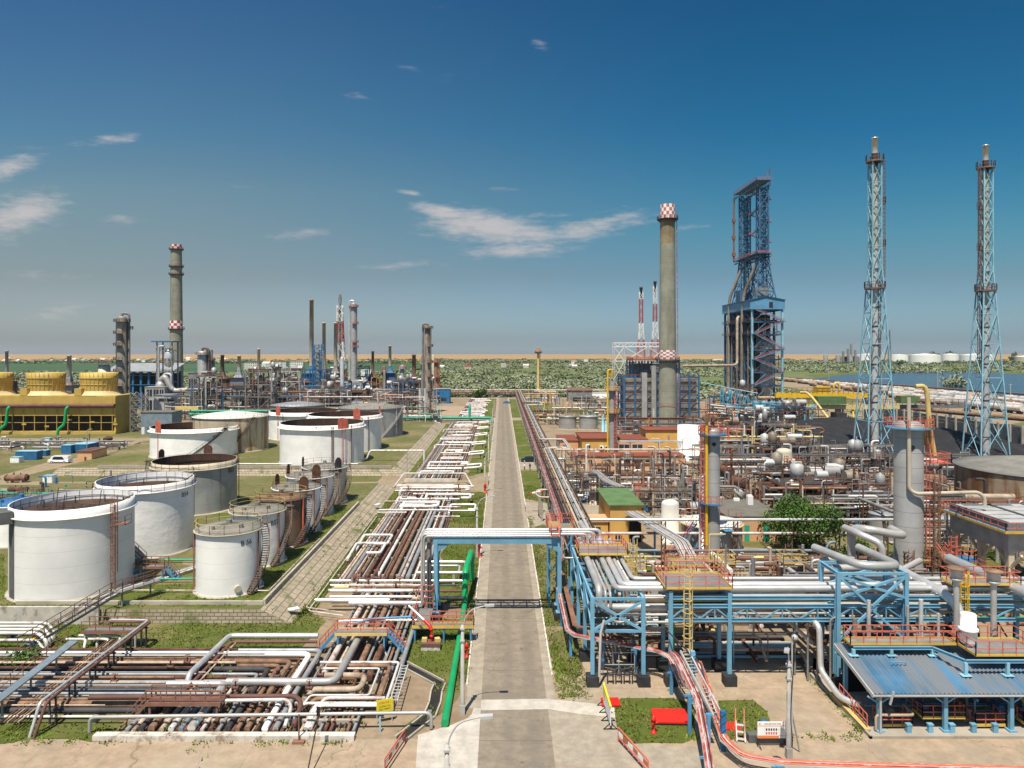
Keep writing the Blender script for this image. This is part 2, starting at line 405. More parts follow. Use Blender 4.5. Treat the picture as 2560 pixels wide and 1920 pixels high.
def gmat(name,col,layers,rough=.9,bump=.3,bscale=3.0,extra=None):
 m=bpy.data.materials.new(name);m.use_nodes=True;t=m.node_tree;bs=t.nodes['Principled BSDF']
 P=t.nodes.new('ShaderNodeNewGeometry').outputs['Position']
 c=mix(t,ramp(t,nz(t,P,.9,8,.7),.3,.7),[x*.82 for x in col],[x*1.18 for x in col])
 for(cc,sc_,lo,hi,amt)in layers:
  f=math_(t,'MULTIPLY',ramp(t,nz(t,P,sc_,7,.68),lo,hi),amt)
  c=mix(t,f,c,cc)
 if extra:c=extra(t,P,c)
 t.links.new(c,bs.inputs['Base Color']);bs.inputs['Roughness'].default_value=rough;bs.inputs['Specular IOR Level'].default_value=.2
 b=t.nodes.new('ShaderNodeBump');b.inputs['Strength'].default_value=bump;b.inputs['Distance'].default_value=.15
 t.links.new(nz(t,P,bscale,6,.7),b.inputs['Height']);t.links.new(b.outputs[0],bs.inputs['Normal'])
 MAT[name]=m
def axis(t,P,i):
 s=t.nodes.new('ShaderNodeSeparateXYZ');t.links.new(P,s.inputs[0]);return s.outputs[i]
def joint(t,x,sp,wd,off=0.0):
 fr=math_(t,'FRACT',math_(t,'ADD',math_(t,'DIVIDE',x,sp),off));return math_(t,'LESS_THAN',fr,wd/sp)
def cracks(t,P,sc_,wd):
 vo=t.nodes.new('ShaderNodeTexVoronoi');vo.feature='DISTANCE_TO_EDGE';vo.inputs['Scale'].default_value=sc_
 no=t.nodes.new('ShaderNodeTexNoise');no.inputs['Scale'].default_value=.8;no.inputs['Detail'].default_value=6
 t.links.new(P,no.inputs['Vector'])
 va=t.nodes.new('ShaderNodeVectorMath');va.operation='MULTIPLY_ADD'
 t.links.new(no.outputs['Color'],va.inputs[0]);va.inputs[1].default_value=(2.2,2.2,0);t.links.new(P,va.inputs[2])
 t.links.new(va.outputs[0],vo.inputs['Vector']);return ramp(t,vo.outputs[0],wd,0.0)
def ex_road(t,P,c):
 X=axis(t,P,0)
 for xc,wd,am in((.55,.75,.34),(2.6,.85,.40)):
  d=math_(t,'ABSOLUTE',math_(t,'SUBTRACT',X,xc))
  c=mix(t,math_(t,'MULTIPLY',ramp(t,d,wd,.15),am),c,(.155,.13,.105))
 c=mix(t,math_(t,'MULTIPLY',joint(t,axis(t,P,1),6.1,.07),.75),c,(.10,.08,.06))
 c=mix(t,math_(t,'MULTIPLY',cracks(t,P,.16,.006),.7),c,(.10,.085,.06))
 return c
def ex_yard(t,P,c):
 c=mix(t,math_(t,'MULTIPLY',ramp(t,nz(t,P,.09,5,.7),.50,.66),.5),c,(.245,.21,.165))
 c=mix(t,math_(t,'MULTIPLY',ramp(t,nz(t,P,.55,8,.75),.62,.72),.55),c,(.12,.095,.07))
 c=mix(t,math_(t,'MULTIPLY',joint(t,axis(t,P,1),7.3,.06,.3),.45),c,(.18,.13,.09))
 c=mix(t,math_(t,'MULTIPLY',joint(t,axis(t,P,0),7.9,.06,.4),.35),c,(.18,.13,.09))
 return mix(t,math_(t,'MULTIPLY',cracks(t,P,.12,.005),.6),c,(.16,.115,.075))
gmat('m_ground',(0.1425,0.1312,0.0638),[((0.0825,0.105,0.0225),.02,.40,.60,.8),((0.2025,0.165,0.0975),.06,.5,.7,.6),((0.0525,0.0713,0.0188),.15,.5,.75,.6)])
gmat('m_grass',(.088,.112,.018),[((.20,.165,.075),.11,.46,.70,.9),((.045,.075,.012),.25,.5,.72,.6),((.24,.19,.11),.5,.58,.76,.7)],bump=.8,bscale=6)
gmat('m_drygrass',(.125,.122,.042),[((.27,.205,.125),.07,.46,.62,.9),((.07,.10,.018),.14,.48,.66,.85),((.20,.155,.09),.5,.56,.74,.6)],bump=.8,bscale=6)
gmat('m_yard',(0.3385,0.2577,0.1769),[((0.2302,0.1660,0.1101),.12,.48,.75,.7),((0.4062,0.3389,0.2673),.07,.5,.75,.6),((0.1760,0.1342,0.0983),.5,.62,.8,.45)],extra=ex_yard,bump=.12)
gmat('m_plant',(0.2649,0.2002,0.1324),[((0.1848,0.1294,0.0801),.08,.42,.68,.75),((0.3203,0.2587,0.1848),.05,.5,.7,.6),((0.1047,0.0739,0.0493),.25,.56,.75,.65),((0.0862,0.0924,0.0308),.12,.62,.72,.6)],bump=.15)
gmat('m_road',(0.2251,0.1882,0.1445),[((0.168,0.1378,0.1042),.25,.45,.7,.6),((0.2822,0.2419,0.1949),.08,.52,.7,.5),((0.0806,0.0672,0.0538),1.3,.66,.8,.35)],extra=ex_road,bump=.12)
gmat('m_pave',(0.31,0.2666,0.2077),[((0.2232,0.186,0.1364),.3,.48,.7,.6),((0.1488,0.124,0.0868),1.2,.6,.8,.4)],bump=.15)
gmat('m_white',(0.4464,0.4104,0.3528),[((0.3312,0.288,0.2376),.3,.48,.72,.6)],bump=.1)
gmat('m_dirt',(0.276,0.216,0.141),[((0.204,0.156,0.096),.15,.45,.7,.7),((0.102,0.108,0.036),.3,.6,.75,.5)])
gmat('m_wheat',(.34,.205,.075),[((.40,.265,.11),.004,.45,.6,.8),((.28,.17,.06),.0025,.5,.65,.7)],bump=.1,bscale=.2)
gmat('m_green',(0.0413,0.0863,0.0375),[((0.06,0.105,0.045),.004,.45,.6,.7)],bump=.1,bscale=.2)
gmat('m_scrubland',(0.135,0.1485,0.063),[((0.09,0.126,0.036),.012,.44,.62,.8),((0.216,0.189,0.108),.02,.56,.7,.6)],bump=.3,bscale=.5)
gmat('m_coke',(0.024,0.024,0.026),[((0.045,0.044,0.044),.2,.48,.7,.7)],bump=.9,bscale=1.5)
def stone(name,a,b,sx,sy):
 m=bpy.data.materials.new(name);m.use_nodes=True;t=m.node_tree;bs=t.nodes['Principled BSDF']
 P=t.nodes.new('ShaderNodeNewGeometry').outputs['Position']
 cm=t.nodes.new('ShaderNodeCombineXYZ');t.links.new(axis(t,P,a),cm.inputs[0]);t.links.new(axis(t,P,b),cm.inputs[1])
 br=t.nodes.new('ShaderNodeTexBrick');t.links.new(cm.outputs[0],br.inputs['Vector'])
 br.inputs['Scale'].default_value=1.0;br.inputs['Brick Width'].default_value=sx;br.inputs['Row Height'].default_value=sy
 br.inputs['Mortar Size'].default_value=.05;br.inputs['Mortar Smooth'].default_value=.4
 br.inputs['Color1'].default_value=(.38,.32,.235,1);br.inputs['Color2'].default_value=(.30,.25,.18,1);br.inputs['Mortar'].default_value=(.11,.095,.05,1)
 c=br.outputs[0]
 c=mix(t,ramp(t,nz(t,P,.35,6,.65),.52,.68),c,(.10,.12,.03))
 c=mix(t,math_(t,'MULTIPLY',ramp(t,nz(t,P,1.2,6,.65),.45,.7),.5),c,(.22,.17,.11))
 t.links.new(c,bs.inputs['Base Color']);bs.inputs['Roughness'].default_value=.9
 b=t.nodes.new('ShaderNodeBump');b.inputs['Strength'].default_value=.6;b.inputs['Distance'].default_value=.08;b.invert=True
 t.links.new(br.outputs['Fac'],b.inputs['Height']);t.links.new(b.outputs[0],bs.inputs['Normal'])
 MAT[name]=m
stone('m_stonewall',0,2,.85,.38);stone('m_stoneslope',1,0,1.5,.85)
def sheet(name,pts,z,m,jit=0.0,step=2.5,label=None,kind='structure'):
 pts=[Vector((p[0],p[1],0))for p in pts]
 if jit:
  q=[]
  for i,p in enumerate(pts):
   n=pts[(i+1)%len(pts)];L=(n-p).length;k=max(1,int(L/step))
   nr=Vector((-(n-p).y,(n-p).x,0)).normalized()
   for j in range(k):
    a=p.lerp(n,j/k);q.append(a+nr*(0 if j==0 else rnd.uniform(-jit,jit)))
  pts=q
 mb=MB();mb.add([(p[0],p[1],z)for p in pts],[tuple(range(len(pts)))])
 return obj(name,mb,m,loc=(0,0,0),kind=kind,label=label)
def rect(x0,x1,y0,y1):return[(x0,y0),(x1,y0),(x1,y1),(x0,y1)]
sheet('ground',rect(-14000,14000,-400,16000),0,'m_ground')
sheet('scrubland',rect(-2600,2600,470,2700),.004,'m_scrubland')
sheet('wheat_field',[(-13900,2800),(-900,2450),(0,2300),(1400,2400),(13900,2400),(13900,15900),(-13900,15900)],.05,'m_wheat')
sheet('green_field',[(-1400,1080),(-150,1130),(-190,2050),(-2600,2150),(-2600,1150)],.02,'m_green')
sheet('stubble_field',[(-260,2750),(200,2800),(900,3500),(-400,3400)],.10,'m_drygrass')
sheet('yard',rect(-29,150,20,474),.004,'m_plant')
sheet('yard',rect(-80,90,18,55.2),.008,'m_yard')
sheet('yard',rect(4.6,80,55.2,70),.008,'m_yard')
sheet('road',rect(-1.75,3.9,44,478),.020,'m_road')
sheet('pavement',rect(-3.05,-1.75,60,478),.016,'m_pave')
sheet('pavement',rect(3.9,4.6,58,478),.016,'m_pave')
mb=MB();mb.bz(-3.2,-3.05,64,150,0,.14);mb.bz(-3.2,-3.05,172,470,0,.14);obj('kerb',mb,'concrete_white',kind='structure')
mb=MB();mb.bz(4.6,4.75,66,128,0,.14);mb.bz(4.6,4.75,140,470,0,.14);obj('kerb',mb,'concrete_white',kind='structure')
sheet('pavement',[G(a2(1400,1165)),G(a2(1380,1452)),(-1.75,51.2),(-1.75,60.5),G(a2(1830,1020)),G(a2(1675,1085))],.012,'m_white',.1)
sheet('pavement',[G(a2(1940,740)),G(a2(1850,1030)),(-1.75,60.2),(-1.75,66.5)],.013,'m_white')
sheet('road',[(-1.75,61.4),(3.9,61.6),G(a3(885,915)),G(a3(900,1020)),G(a3(560,985)),(3.9,59.8),(-1.75,59.6)],.026,'m_white')
sheet('pavement',[G(a3(310,880)),G(a3(560,850)),G(a3(880,910)),G(a3(900,1090)),G(a3(980,1250)),G(a3(1600,1270)),G(a3(1640,1460)),(3.9,51.5),(3.9,61)],.012,'m_pave',.05)
sheet('road',[(-3,176),(-8,167.5),(-60,162.5),(-140,168),(-140,163),(-60,158.4),(-10,158.2),(-6,155),(-3,148)],.016,'m_dirt',.15)
sheet('road',[(4.6,143),(30,137),(30,127.5),(14,129),(4.6,122)],.016,'m_pave',.1)
sheet('road',rect(4.6,24,183,196),.016,'m_pave')
sheet('road',rect(-60,60,318,325),.017,'m_pave')
sheet('road',rect(-120,140,468,476),.017,'m_pave')
LAWN=[]
def lawn(pts,z=.030,m='m_grass',jit=.35,step=1.6,tuft=True):
 sheet('lawn',pts,z,m,jit,step);
 if tuft:LAWN.append(([(p[0],p[1])for p in pts],z))
lawn([(-3.4,64),(-4.3,60.2),(-5.6,58.3),(-6.6,57.0),(-8.2,56.0),(-6.2,60.5),(-6.0,65),(-8.4,68.5),(-11.2,73),(-10.8,80),(-3.3,80)])
lawn([(-3.4,84),(-3.4,152),(-4.4,153),(-9.5,152),(-8.7,100),(-10.2,86)])
lawn([(-3.4,178),(-3.4,300),(-8.6,300),(-8.4,172)],tuft=False)
lawn([(-3.4,328),(-3.4,462),(-9,462),(-9,328)],tuft=False)
lawn([(-80,52.0),(-28.5,55.3),(-31.8,57.4),(-37,57.6),(-80,57.4)])
lawn([(-90,70.6),(-20.6,70.8),(-19.6,79.5),(-23.5,84),(-90,78.4)],m='m_grass')
lawn([(-23.2,78),(-21.6,84),(-21.6,155),(-23.4,156)],jit=.25)
lawn([(-23.2,178),(-21.6,178),(-21.6,300),(-23.4,300)],jit=.25,tuft=False)
lawn([G(a3(880,910)),G(a3(940,850)),G(a3(1390,850)),G(a3(1560,900)),G(a3(1600,1190)),G(a3(1480,1240)),G(a3(970,1245)),G(a3(905,1090))],jit=.15)
lawn([G(a3(1780,870)),G(a3(2080,865)),G(a3(2200,960)),G(a4(40,1120)),G(a3(1820,1230))],jit=.15)
lawn([(4.9,67),(6.6,66),(8.2,70),(8.2,79),(7.4,78),(5.4,76)],z=.012,m='m_drygrass',jit=.4)
lawn([(4.8,78),(9.6,78),(10,121),(7,124),(4.8,120)],m='m_drygrass')
lawn([(4.8,146),(9.2,142),(9.2,181),(4.8,181)])
lawn([(4.8,198),(9.2,198),(9.2,315),(4.8,315)],tuft=False)
lawn([(4.8,330),(30,330),(60,345),(62,400),(34,395),(9.2,460),(4.8,460)],tuft=False)
lawn([(26,112),(60,104),(66,118),(52,128),(27,124)],m='m_drygrass',jit=.8,tuft=False)
lawn([(54,98),(70,92),(76,108),(60,112)],z=.036,m='m_grass',jit=.8,tuft=False)
lawn([(13,92),(22,92),(22,108),(14,110)],tuft=False)
sheet('ground',rect(-420,-29,162.6,470),.006,'m_drygrass',1,8)
sheet('track',[G(b1(0,240)),G(b1(330,145)),G(b1(470,110)),G(c1(600,1345)),G(c1(1290,1150)),G(c1(1290,1165)),G(c1(940,1290)),G(b1(620,150)),G(b1(330,210)),G(b1(0,300))],.012,'m_dirt',.4)
sheet('track',[(-400,243),(-96,243),(-96,249),(-400,249)],.013,'m_dirt',.4)
sheet('track',[G(b1(0,345)),G(b1(380,345)),G(b1(330,385)),G(b1(0,400))],.013,'m_dirt',.4)
sheet('ground',rect(-420,-5,300,474),.010,'m_plant',1,9)
sheet('ground',[(-40,326),(-10,326),(-10,400),(-40,400)],.014,'m_yard',.5)
def compound(y0,y1,x0,xt,xtoe,yslope,z):
 mb=MB();mb.add([(x0,y0+yslope,z),(xt,y0+yslope,z),(xt,y1-2,z),(x0,y1-2,z)],[(0,1,2,3)])
 obj('embankment',mb,'m_drygrass',loc=(0,0,0),kind='structure')
 mb=MB();n=max(2,int((xt-x0)/3))
 for i in range(n):
  xa,xb=x0+(xt-x0)*i/n,x0+(xt-x0)*(i+1)/n
  mb.add([(xa,y0,0),(xb if i<n-1 else xtoe,y0,0),(xb,y0+yslope,z),(xa,y0+yslope,z)],[(0,1,2,3)])
 obj('embankment',mb,'m_stonewall',loc=(0,0,0),kind='structure')
 mb=MB();mb.add([(xtoe,y0,0),(xtoe,y1,0),(xt,y1-2,z),(xt,y0+yslope,z)],[(0,1,2,3)])
 obj('embankment',mb,'m_stoneslope',loc=(0,0,0),kind='structure')
 mb=MB();mb.add([(xtoe,y1,0),(x0,y1,0),(x0,y1-2,z),(xt,y1-2,z)],[(0,1,2,3)])
 obj('embankment',mb,'m_stonewall',loc=(0,0,0),kind='structure')
compound(78.7,157.5,-100,-26.8,-23.2,.25,1.5)
compound(173.2,296,-110,-27.0,-23.2,3.2,1.5)
for pts in([(-60,79.6),(-29,79.6),(-27.6,84),(-27.6,130),(-33,130),(-32,100),(-34,88),(-60,86)],[(-95,79.6),(-60,79.6),(-60,86),(-70,100),(-95,110)]):
 lawn(pts,z=1.508)
for x,y in((-33.2,90.5),(-33.6,101),(-33.2,112),(-33,124),(-33,137),(-41,97)):
 sheet('pavement',[(x+2.6*math.cos(a*.785),y+2.0*math.sin(a*.785))for a in range(8)],1.512,'m_dirt',.3,1)
sheet('coke_yard',[(62,172),(150,172),(190,235),(215,300),(108,300),(70,250)],.012,'m_coke',.5)
sheet('rail_yard',[(150,240),(250,330),(320,330),(330,470),(322,860),(285,860),(225,440),(110,330)],.010,'m_dirt',1)
def water():
 m=bpy.data.materials.new('water');m.use_nodes=True;t=m.node_tree;bs=t.nodes['Principled BSDF']
 bs.inputs['Base Color'].default_value=(.012,.035,.065,1);bs.inputs['Roughness'].default_value=.18
 P=t.nodes.new('ShaderNodeNewGeometry').outputs['Position']
 b=t.nodes.new('ShaderNodeBump');b.inputs['Strength'].default_value=.5;b.inputs['Distance'].default_value=.4
 t.links.new(nz(t,P,.5,4,.6,(.35,1,1)),b.inputs['Height']);t.links.new(b.outputs[0],bs.inputs['Normal']);MAT['water']=m
water()
sheet('lake',[G(c4(450,772)),G(c4(640,748)),G(c4(1050,727)),G(c4(1700,722)),G(c4(2400,748)),(900,800),(700,440),(352,440),(345,500),(338,640),(330,800)],.03,'water',2,12)
sheet('lakeshore',[G(c4(300,752)),G(c4(640,735)),G(c4(1050,706)),G(c4(2400,716)),(1000,800),(900,1000),G(c4(2400,749)),G(c4(1700,724)),G(c4(1050,729)),G(c4(640,750)),G(c4(450,775))],.035,'m_grass',2,14)
def leaf_cloud(mb_v,mb_f,mb_m,c,rx,rz,n,s,mi,rng):
 k0=len(mb_v)
 for i in range(n):
  a=rng.uniform(0,6.283);e=math.asin(rng.uniform(-.25,1));q=rng.uniform(.55,1.08)
  p=Vector((c[0]+rx*q*math.cos(a)*math.cos(e),c[1]+rx*q*math.sin(a)*math.cos(e),c[2]+rz*(.35+.65*q*math.sin(e))))
  nrm=Vector((rng.gauss(0,.8),rng.gauss(0,.8),1.1+abs(rng.gauss(0,.6)))).normalized()
  t=nrm.orthogonal().normalized();b=nrm.cross(t);ss=s*rng.uniform(.6,1.4)
  n0=len(mb_v)
  mb_v+=[tuple(p+t*ss),tuple(p+b*ss*.8),tuple(p-t*ss),tuple(p-b*ss*.7)]
  mb_f.append((n0,n0+1,n0+2,n0+3));mb_m.append(mi)
def scrub(name,label,gen,seed):
 rng=random.Random(seed);v,f,m=[],[],[]
 for(x,y,r,h,mi,n)in gen(rng):leaf_cloud(v,f,m,(x,y,0),r,h,n,r*.24,mi,rng)
 mb=MB();mb.v=v;mb.f=f;mb.m=m;mb.s=[False]*len(f)
 return obj(name,mb,['leaf_silver','leaf_green','leaf_dark'],loc=(0,0,0),label=label,cat='scrub',kind='stuff')
def in_lake(x,y):return x>300 and y<1080 and x>322-(y-440)*.012
def gen_mid(rng):
 for i in range(10500):
  py=882+17.5+118*rng.random()**1.25;px=rng.uniform(-60,2620)
  Y=F*H/(py-VY);X=XY(px,Y)
  if Y<480 and not(X>60 and Y>455):continue
  if in_lake(X,Y)and Y<1050:continue
  if-1400<X<-150 and 1070<Y<2120:continue
  if 220<X<330 and Y<880:continue
  nv=noise.noise(V(X*.006,Y*.0035,1));n2=noise.noise(V(X*.02,Y*.02,5))
  if nv<-.22 and rng.random()<.8:continue
  r=(1.6+Y*.0015)*rng.uniform(.7,1.5)
  mi=0 if nv+.35*n2>-.08 else(1 if rng.random()<.75 else 2)
  if rng.random()<.03:mi=2
  yield X,Y,r*1.45,r*rng.uniform(.45,.95),mi,44
scrub('scrub','grey green scrub and low trees spreading over the plain behind the plant',gen_mid,3)
def gen_far(rng):
 for i in range(1500):
  px=rng.uniform(-60,2620);Y=rng.uniform(1950,2300)if px<1800 else rng.uniform(1800,2500)
  X=XY(px,Y)
  if noise.noise(V(X*.004,3,Y*.002))<-.15:continue
  yield X,Y,10*rng.uniform(.6,1.5),5*rng.uniform(.6,1.6),2 if rng.random()<.75 else 1,22
scrub('woods','dark line of distant trees below the tan fields',gen_far,4)
def gen_near(rng):
 for i in range(160):
  px=rng.uniform(640,1560);Y=rng.uniform(478,520);X=XY(px,Y)
  yield X,Y,rng.uniform(1.5,3.5),rng.uniform(2,4),rng.choice((0,0,1)),60
 for i in range(120):
  Y=rng.uniform(270,460);X=rng.uniform(-330,-150)
  yield X,Y,rng.uniform(1.5,4),rng.uniform(2,4.5),rng.choice((1,1,2)),50
 for i in range(40):
  yield rng.uniform(118,240),rng.uniform(308,440),rng.uniform(1.5,3),rng.uniform(1.5,3),rng.choice((0,1)),50
scrub('bushes','green bushes along the far edge of the plant',gen_near,5)
def weeds(rng,v,f,x,y,z,n,h0):
 for k in range(n):
  a=rng.uniform(0,6.283);h=rng.uniform(.4,1)*h0;wd=rng.uniform(.04,.1);n0=len(v);px,py=x+rng.gauss(0,.18),y+rng.gauss(0,.3)
  v+=[(px-math.cos(a)*wd,py-math.sin(a)*wd,z),(px+math.cos(a)*wd,py+math.sin(a)*wd,z),(px+rng.uniform(-.2,.2),py+rng.uniform(-.2,.2),z+h)];f.append((n0,n0+1,n0+2))
def tree(label,x,y,z,r,h,n,leaf='leaf_tree',ls=.28,seed=1,cat='tree',name='tree',lobes=9):
 rng=random.Random(seed);T=thing(name,label,cat,(x,y,z));mb=MB()
 mb.tube([(x,y,z),(x+.1,y,z+h*.3),(x-.1,y+.1,z+h*.55)],r*.07,7)
 L=[]
 for i in range(lobes):
  a=rng.uniform(0,6.283);q=rng.uniform(.2,.75);c=Vector((x+r*q*math.cos(a),y+r*q*math.sin(a),z+h*rng.uniform(.28,.82)))
  L.append((c,r*rng.uniform(.28,.5)))
  mb.tube([(x,y,z+h*.25),Vector((x,y,z+h*.4)).lerp(c,.5),c],r*.025,5)
 obj('trunk',mb,'bark',T)
 v,f,m=[],[],[]
 for i in range(n):
  c,lr=rng.choice(L);d=Vector((rng.gauss(0,1),rng.gauss(0,1),rng.gauss(0,.8))).normalized()*lr*rng.uniform(.5,1.12)
  p=c+d;nrm=Vector((rng.gauss(0,1),rng.gauss(0,1),rng.gauss(.6,1))).normalized()
  t=nrm.orthogonal().normalized();b=nrm.cross(t);ss=ls*rng.uniform(.5,1.4);n0=len(v)
  v+=[tuple(p+t*ss),tuple(p+b*ss*.6),tuple(p-t*ss),tuple(p-b*ss*.6)];f.append((n0,n0+1,n0+2,n0+3))
 mb=MB();mb.v,mb.f,mb.m,mb.s=v,f,[0]*len(f),[False]*len(f)
 obj('crown',mb,leaf,T);return T
def grass():
 rng=random.Random(8);v,f=[],[]
 for pts,z in LAWN:
  xs=[p[0]for p in pts];ys=[p[1]for p in pts]
  A=abs(sum(pts[i][0]*pts[(i+1)%len(pts)][1]-pts[(i+1)%len(pts)][0]*pts[i][1]for i in range(len(pts))))/2
  for i in range(int(min(A,700)*22)):
   x,y=rng.uniform(min(xs),max(xs)),rng.uniform(min(ys),max(ys))
   if y>160 or abs(x)>y*.78 or noise.noise(V(x*.35,y*.35,2))<rng.uniform(-.5,.25):continue
   c=False
   for j in range(len(pts)):
    p,q=pts[j],pts[j-1]
    if(p[1]>y)!=(q[1]>y)and x<(q[0]-p[0])*(y-p[1])/(q[1]-p[1])+p[0]:c=not c
   if not c:continue
   for k in range(3):
    a=rng.uniform(0,6.283);h=rng.uniform(.06,.24);wd=rng.uniform(.03,.08);n0=len(v)
    dx,dy=math.cos(a)*wd,math.sin(a)*wd
    v+=[(x-dx,y-dy,z),(x+dx,y+dy,z),(x+rng.uniform(-.2,.2),y+rng.uniform(-.2,.2),z+h)];f.append((n0,n0+1,n0+2))
 for i in range(1500):
  q=rng.random();y=rng.uniform(52,130)
  if q<.55:y=rng.uniform(64,130)
  if q<.3:x=-3.35-abs(rng.gauss(0,.3))
  elif q<.55:x=4.85+abs(rng.gauss(0,.5))
  elif q<.7:x,y=rng.uniform(5,7.6),rng.uniform(62,72)
  elif q<.85:x,y=rng.uniform(-32,-10),rng.uniform(55.8,69)
  else:x,y=rng.choice(((rng.uniform(-40,-12),54.7),(rng.uniform(-23.5,-21.8),y),(rng.uniform(-26,-23),rng.uniform(80,130)),(rng.uniform(9,28),55.4),(28.4,rng.uniform(56,66))))
  weeds(rng,v,f,x,y,.02 if not-26<x<-23.3 else .02+(-23.2-x)*.41,rng.randint(4,12),rng.choice((.12,.2,.35)))
 mb=MB();mb.v,mb.f,mb.m,mb.s=v,f,[0]*len(f),[False]*len(f)
 obj('grass',mb,'blade',loc=(0,0,0),label='green grass and weeds growing on the lawns and verges',cat='grass',kind='stuff')
grass()
def fit(l,r,b,t,z0):
 """tank circle and height from its tangents, the lowest point of its foot and its rim at the right tangent"""
 al,ar=math.atan((l-VX)/F),math.atan((r-VX)/F);c=(al+ar)/2;s=math.sin((ar-al)/2)
 Yn=F*(H-z0)/(b-VY);d=Yn/(math.cos(c)-s)
 Yr=d*math.cos((ar-al)/2)*math.cos(ar)
 return d*math.sin(c),d*math.cos(c),d*s,ZY(t,Yr)-z0
def cpt(cx,cy,R_,a):return(cx+R_*math.cos(a),cy+R_*math.sin(a))
def tank(label,cx,cy,z0,R_,h,shell='white_paint',roof='open',roofm='grey_roof',girder=None,railm='rail_rust',stair=None,txt=None,txta=-90,txtz=.85,txts=1.6,ladder=None,foam=(),foamm='rust',drop=1.3,group=None,rim=True,seg=64,pipes=(),manway=(),railing=True,cat='storage tank',innerm=None):
 T=thing('storage_tank',label,cat,(cx,cy,z0),group)
 mb=MB()
 mb.lathe((cx,cy,z0),[(R_,0),(R_,h)],seg)
 mb.lathe((cx,cy,z0),[(R_,h),(R_-.06,h)],seg)
 obj('shell',mb,shell,T)
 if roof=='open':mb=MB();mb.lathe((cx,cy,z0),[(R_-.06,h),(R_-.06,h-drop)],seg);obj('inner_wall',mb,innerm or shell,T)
 mb=MB();mb.lathe((cx,cy,z0),[(R_+.35,0),(R_+.3,.12),(R_-.1,.14)],seg);obj('footing',mb,'concrete',T)
 if rim:
  gz=h-.95 if roof=='open' else h-.05
  mb=MB();gw=max(.25,R_*.055)if roof=='open' else .28
  mb.lathe((cx,cy,z0),[(R_+.005,gz-.12),(R_+gw,gz-.12),(R_+gw,gz),(R_+.005,gz)],seg)
  if roof=='open':mb.lathe((cx,cy,z0),[(R_+.03,gz),(R_+.03,h+.02),(R_-.09,h+.02)],seg)
  obj('wind_girder',mb,girder or shell,T)
 if roof=='open':
  mb=MB();zr=h-drop
  mb.lathe((cx,cy,z0),[(R_-.07,zr+.25),(R_-.5,zr+.25),(R_-.55,zr),(.01,zr-.05)],seg)
  for k in range(10):
   a=k*.628+.2;p=cpt(cx,cy,R_*.86,a);mb.bar((p[0],p[1],z0+zr),(p[0],p[1],z0+zr+.9),.1)
  mb.bar((cx+R_*.5,cy+R_*.2,z0+zr+.1),(cx+R_*.94,cy+R_*.25,z0+h+.2),.7,.12)
  obj('floating_roof',mb,roofm,T)
  mb=MB()
  for k in range(28):
   p=cpt(cx,cy,R_-.1,k*.2244);mb.bar((p[0],p[1],z0+zr),(p[0],p[1],z0+h),.04,.08)
  mb.lathe((cx,cy,z0),[(R_-.09,h-drop*.5),(R_-.16,h-drop*.5),(R_-.16,h-drop*.5+.1)],seg)
  obj('inner_ribs',mb,'brown_red' if innerm else 'steel_pale',T)
 else:
  mb=MB();rise=R_*.13
  mb.lathe((cx,cy,z0),[(R_+.12,h-.02),(R_+.12,h+.03),(R_*.55,h+rise*.55),(.01,h+rise)],seg)
  if R_>3:
   for k in range(16):
    a=k*.3927;p=cpt(cx,cy,R_*.98,a);mb.bar((p[0],p[1],z0+h+.05),(cx+.3*math.cos(a),cy+.3*math.sin(a),z0+h+rise+.02),.06,.05)
  mb.cyl((cx,cy,z0+h+rise-.05),.35,.55,10);mb.cyl((cx+R_*.5,cy-R_*.3,z0+h+rise*.4),.28,.6,8)
  mb.cyl((cx-R_*.3,cy-R_*.55,z0+h+rise*.3),.2,.5,8)
  obj('roof',mb,roofm,T)
 if railing:
  mb=MB();n=max(14,int(R_*4));rr=R_+(max(.25,R_*.055)-.05 if roof=='open' and rim else .1);zz=z0+(h-.95 if roof=='open' else h+.02)
  if roof=='open':zz=z0+h-.95
  mb.rail([(*cpt(cx,cy,rr,6.28318*i/n),zz)for i in range(n)],1.05,1.5,.04,True)
  obj('railing',mb,railm,T)
 if stair:
  sa,ea,sm=stair;mb=MB();n=int(h/.25);ri,ro=R_+.12,R_+.95;pv=None
  for i in range(n+1):
   a=math.radians(sa+(ea-sa)*i/n);z=z0+.2+(h-.3)*i/n
   p,q=cpt(cx,cy,ri,a),cpt(cx,cy,ro,a)
   mb.bar((*p,z),(*q,z),.26,.05)
   cur=[(*p,z),(*q,z),(*q,z+1.0)]
   if pv:
    for A,B in zip(pv,cur):mb.bar(A,B,.06,.24 if B is not cur[2]else .06)
   if i%4==0:mb.bar((*q,z),(*q,z+1.0),.05)
   pv=cur
  a=math.radians(ea);p=cpt(cx,cy,R_+.6,a);mb.box((p[0],p[1],z0+h-.1),(1.4,1.4,.1),a)
  obj('stair',mb,sm,T)
 if ladder is not None:
  mb=MB();a=math.radians(ladder);p=cpt(cx,cy,R_+.25,a);mb.ladder(p,z0+.3,z0+h+.4,(math.cos(a),math.sin(a)),.55,True,.06);obj('ladder',mb,railm,T)
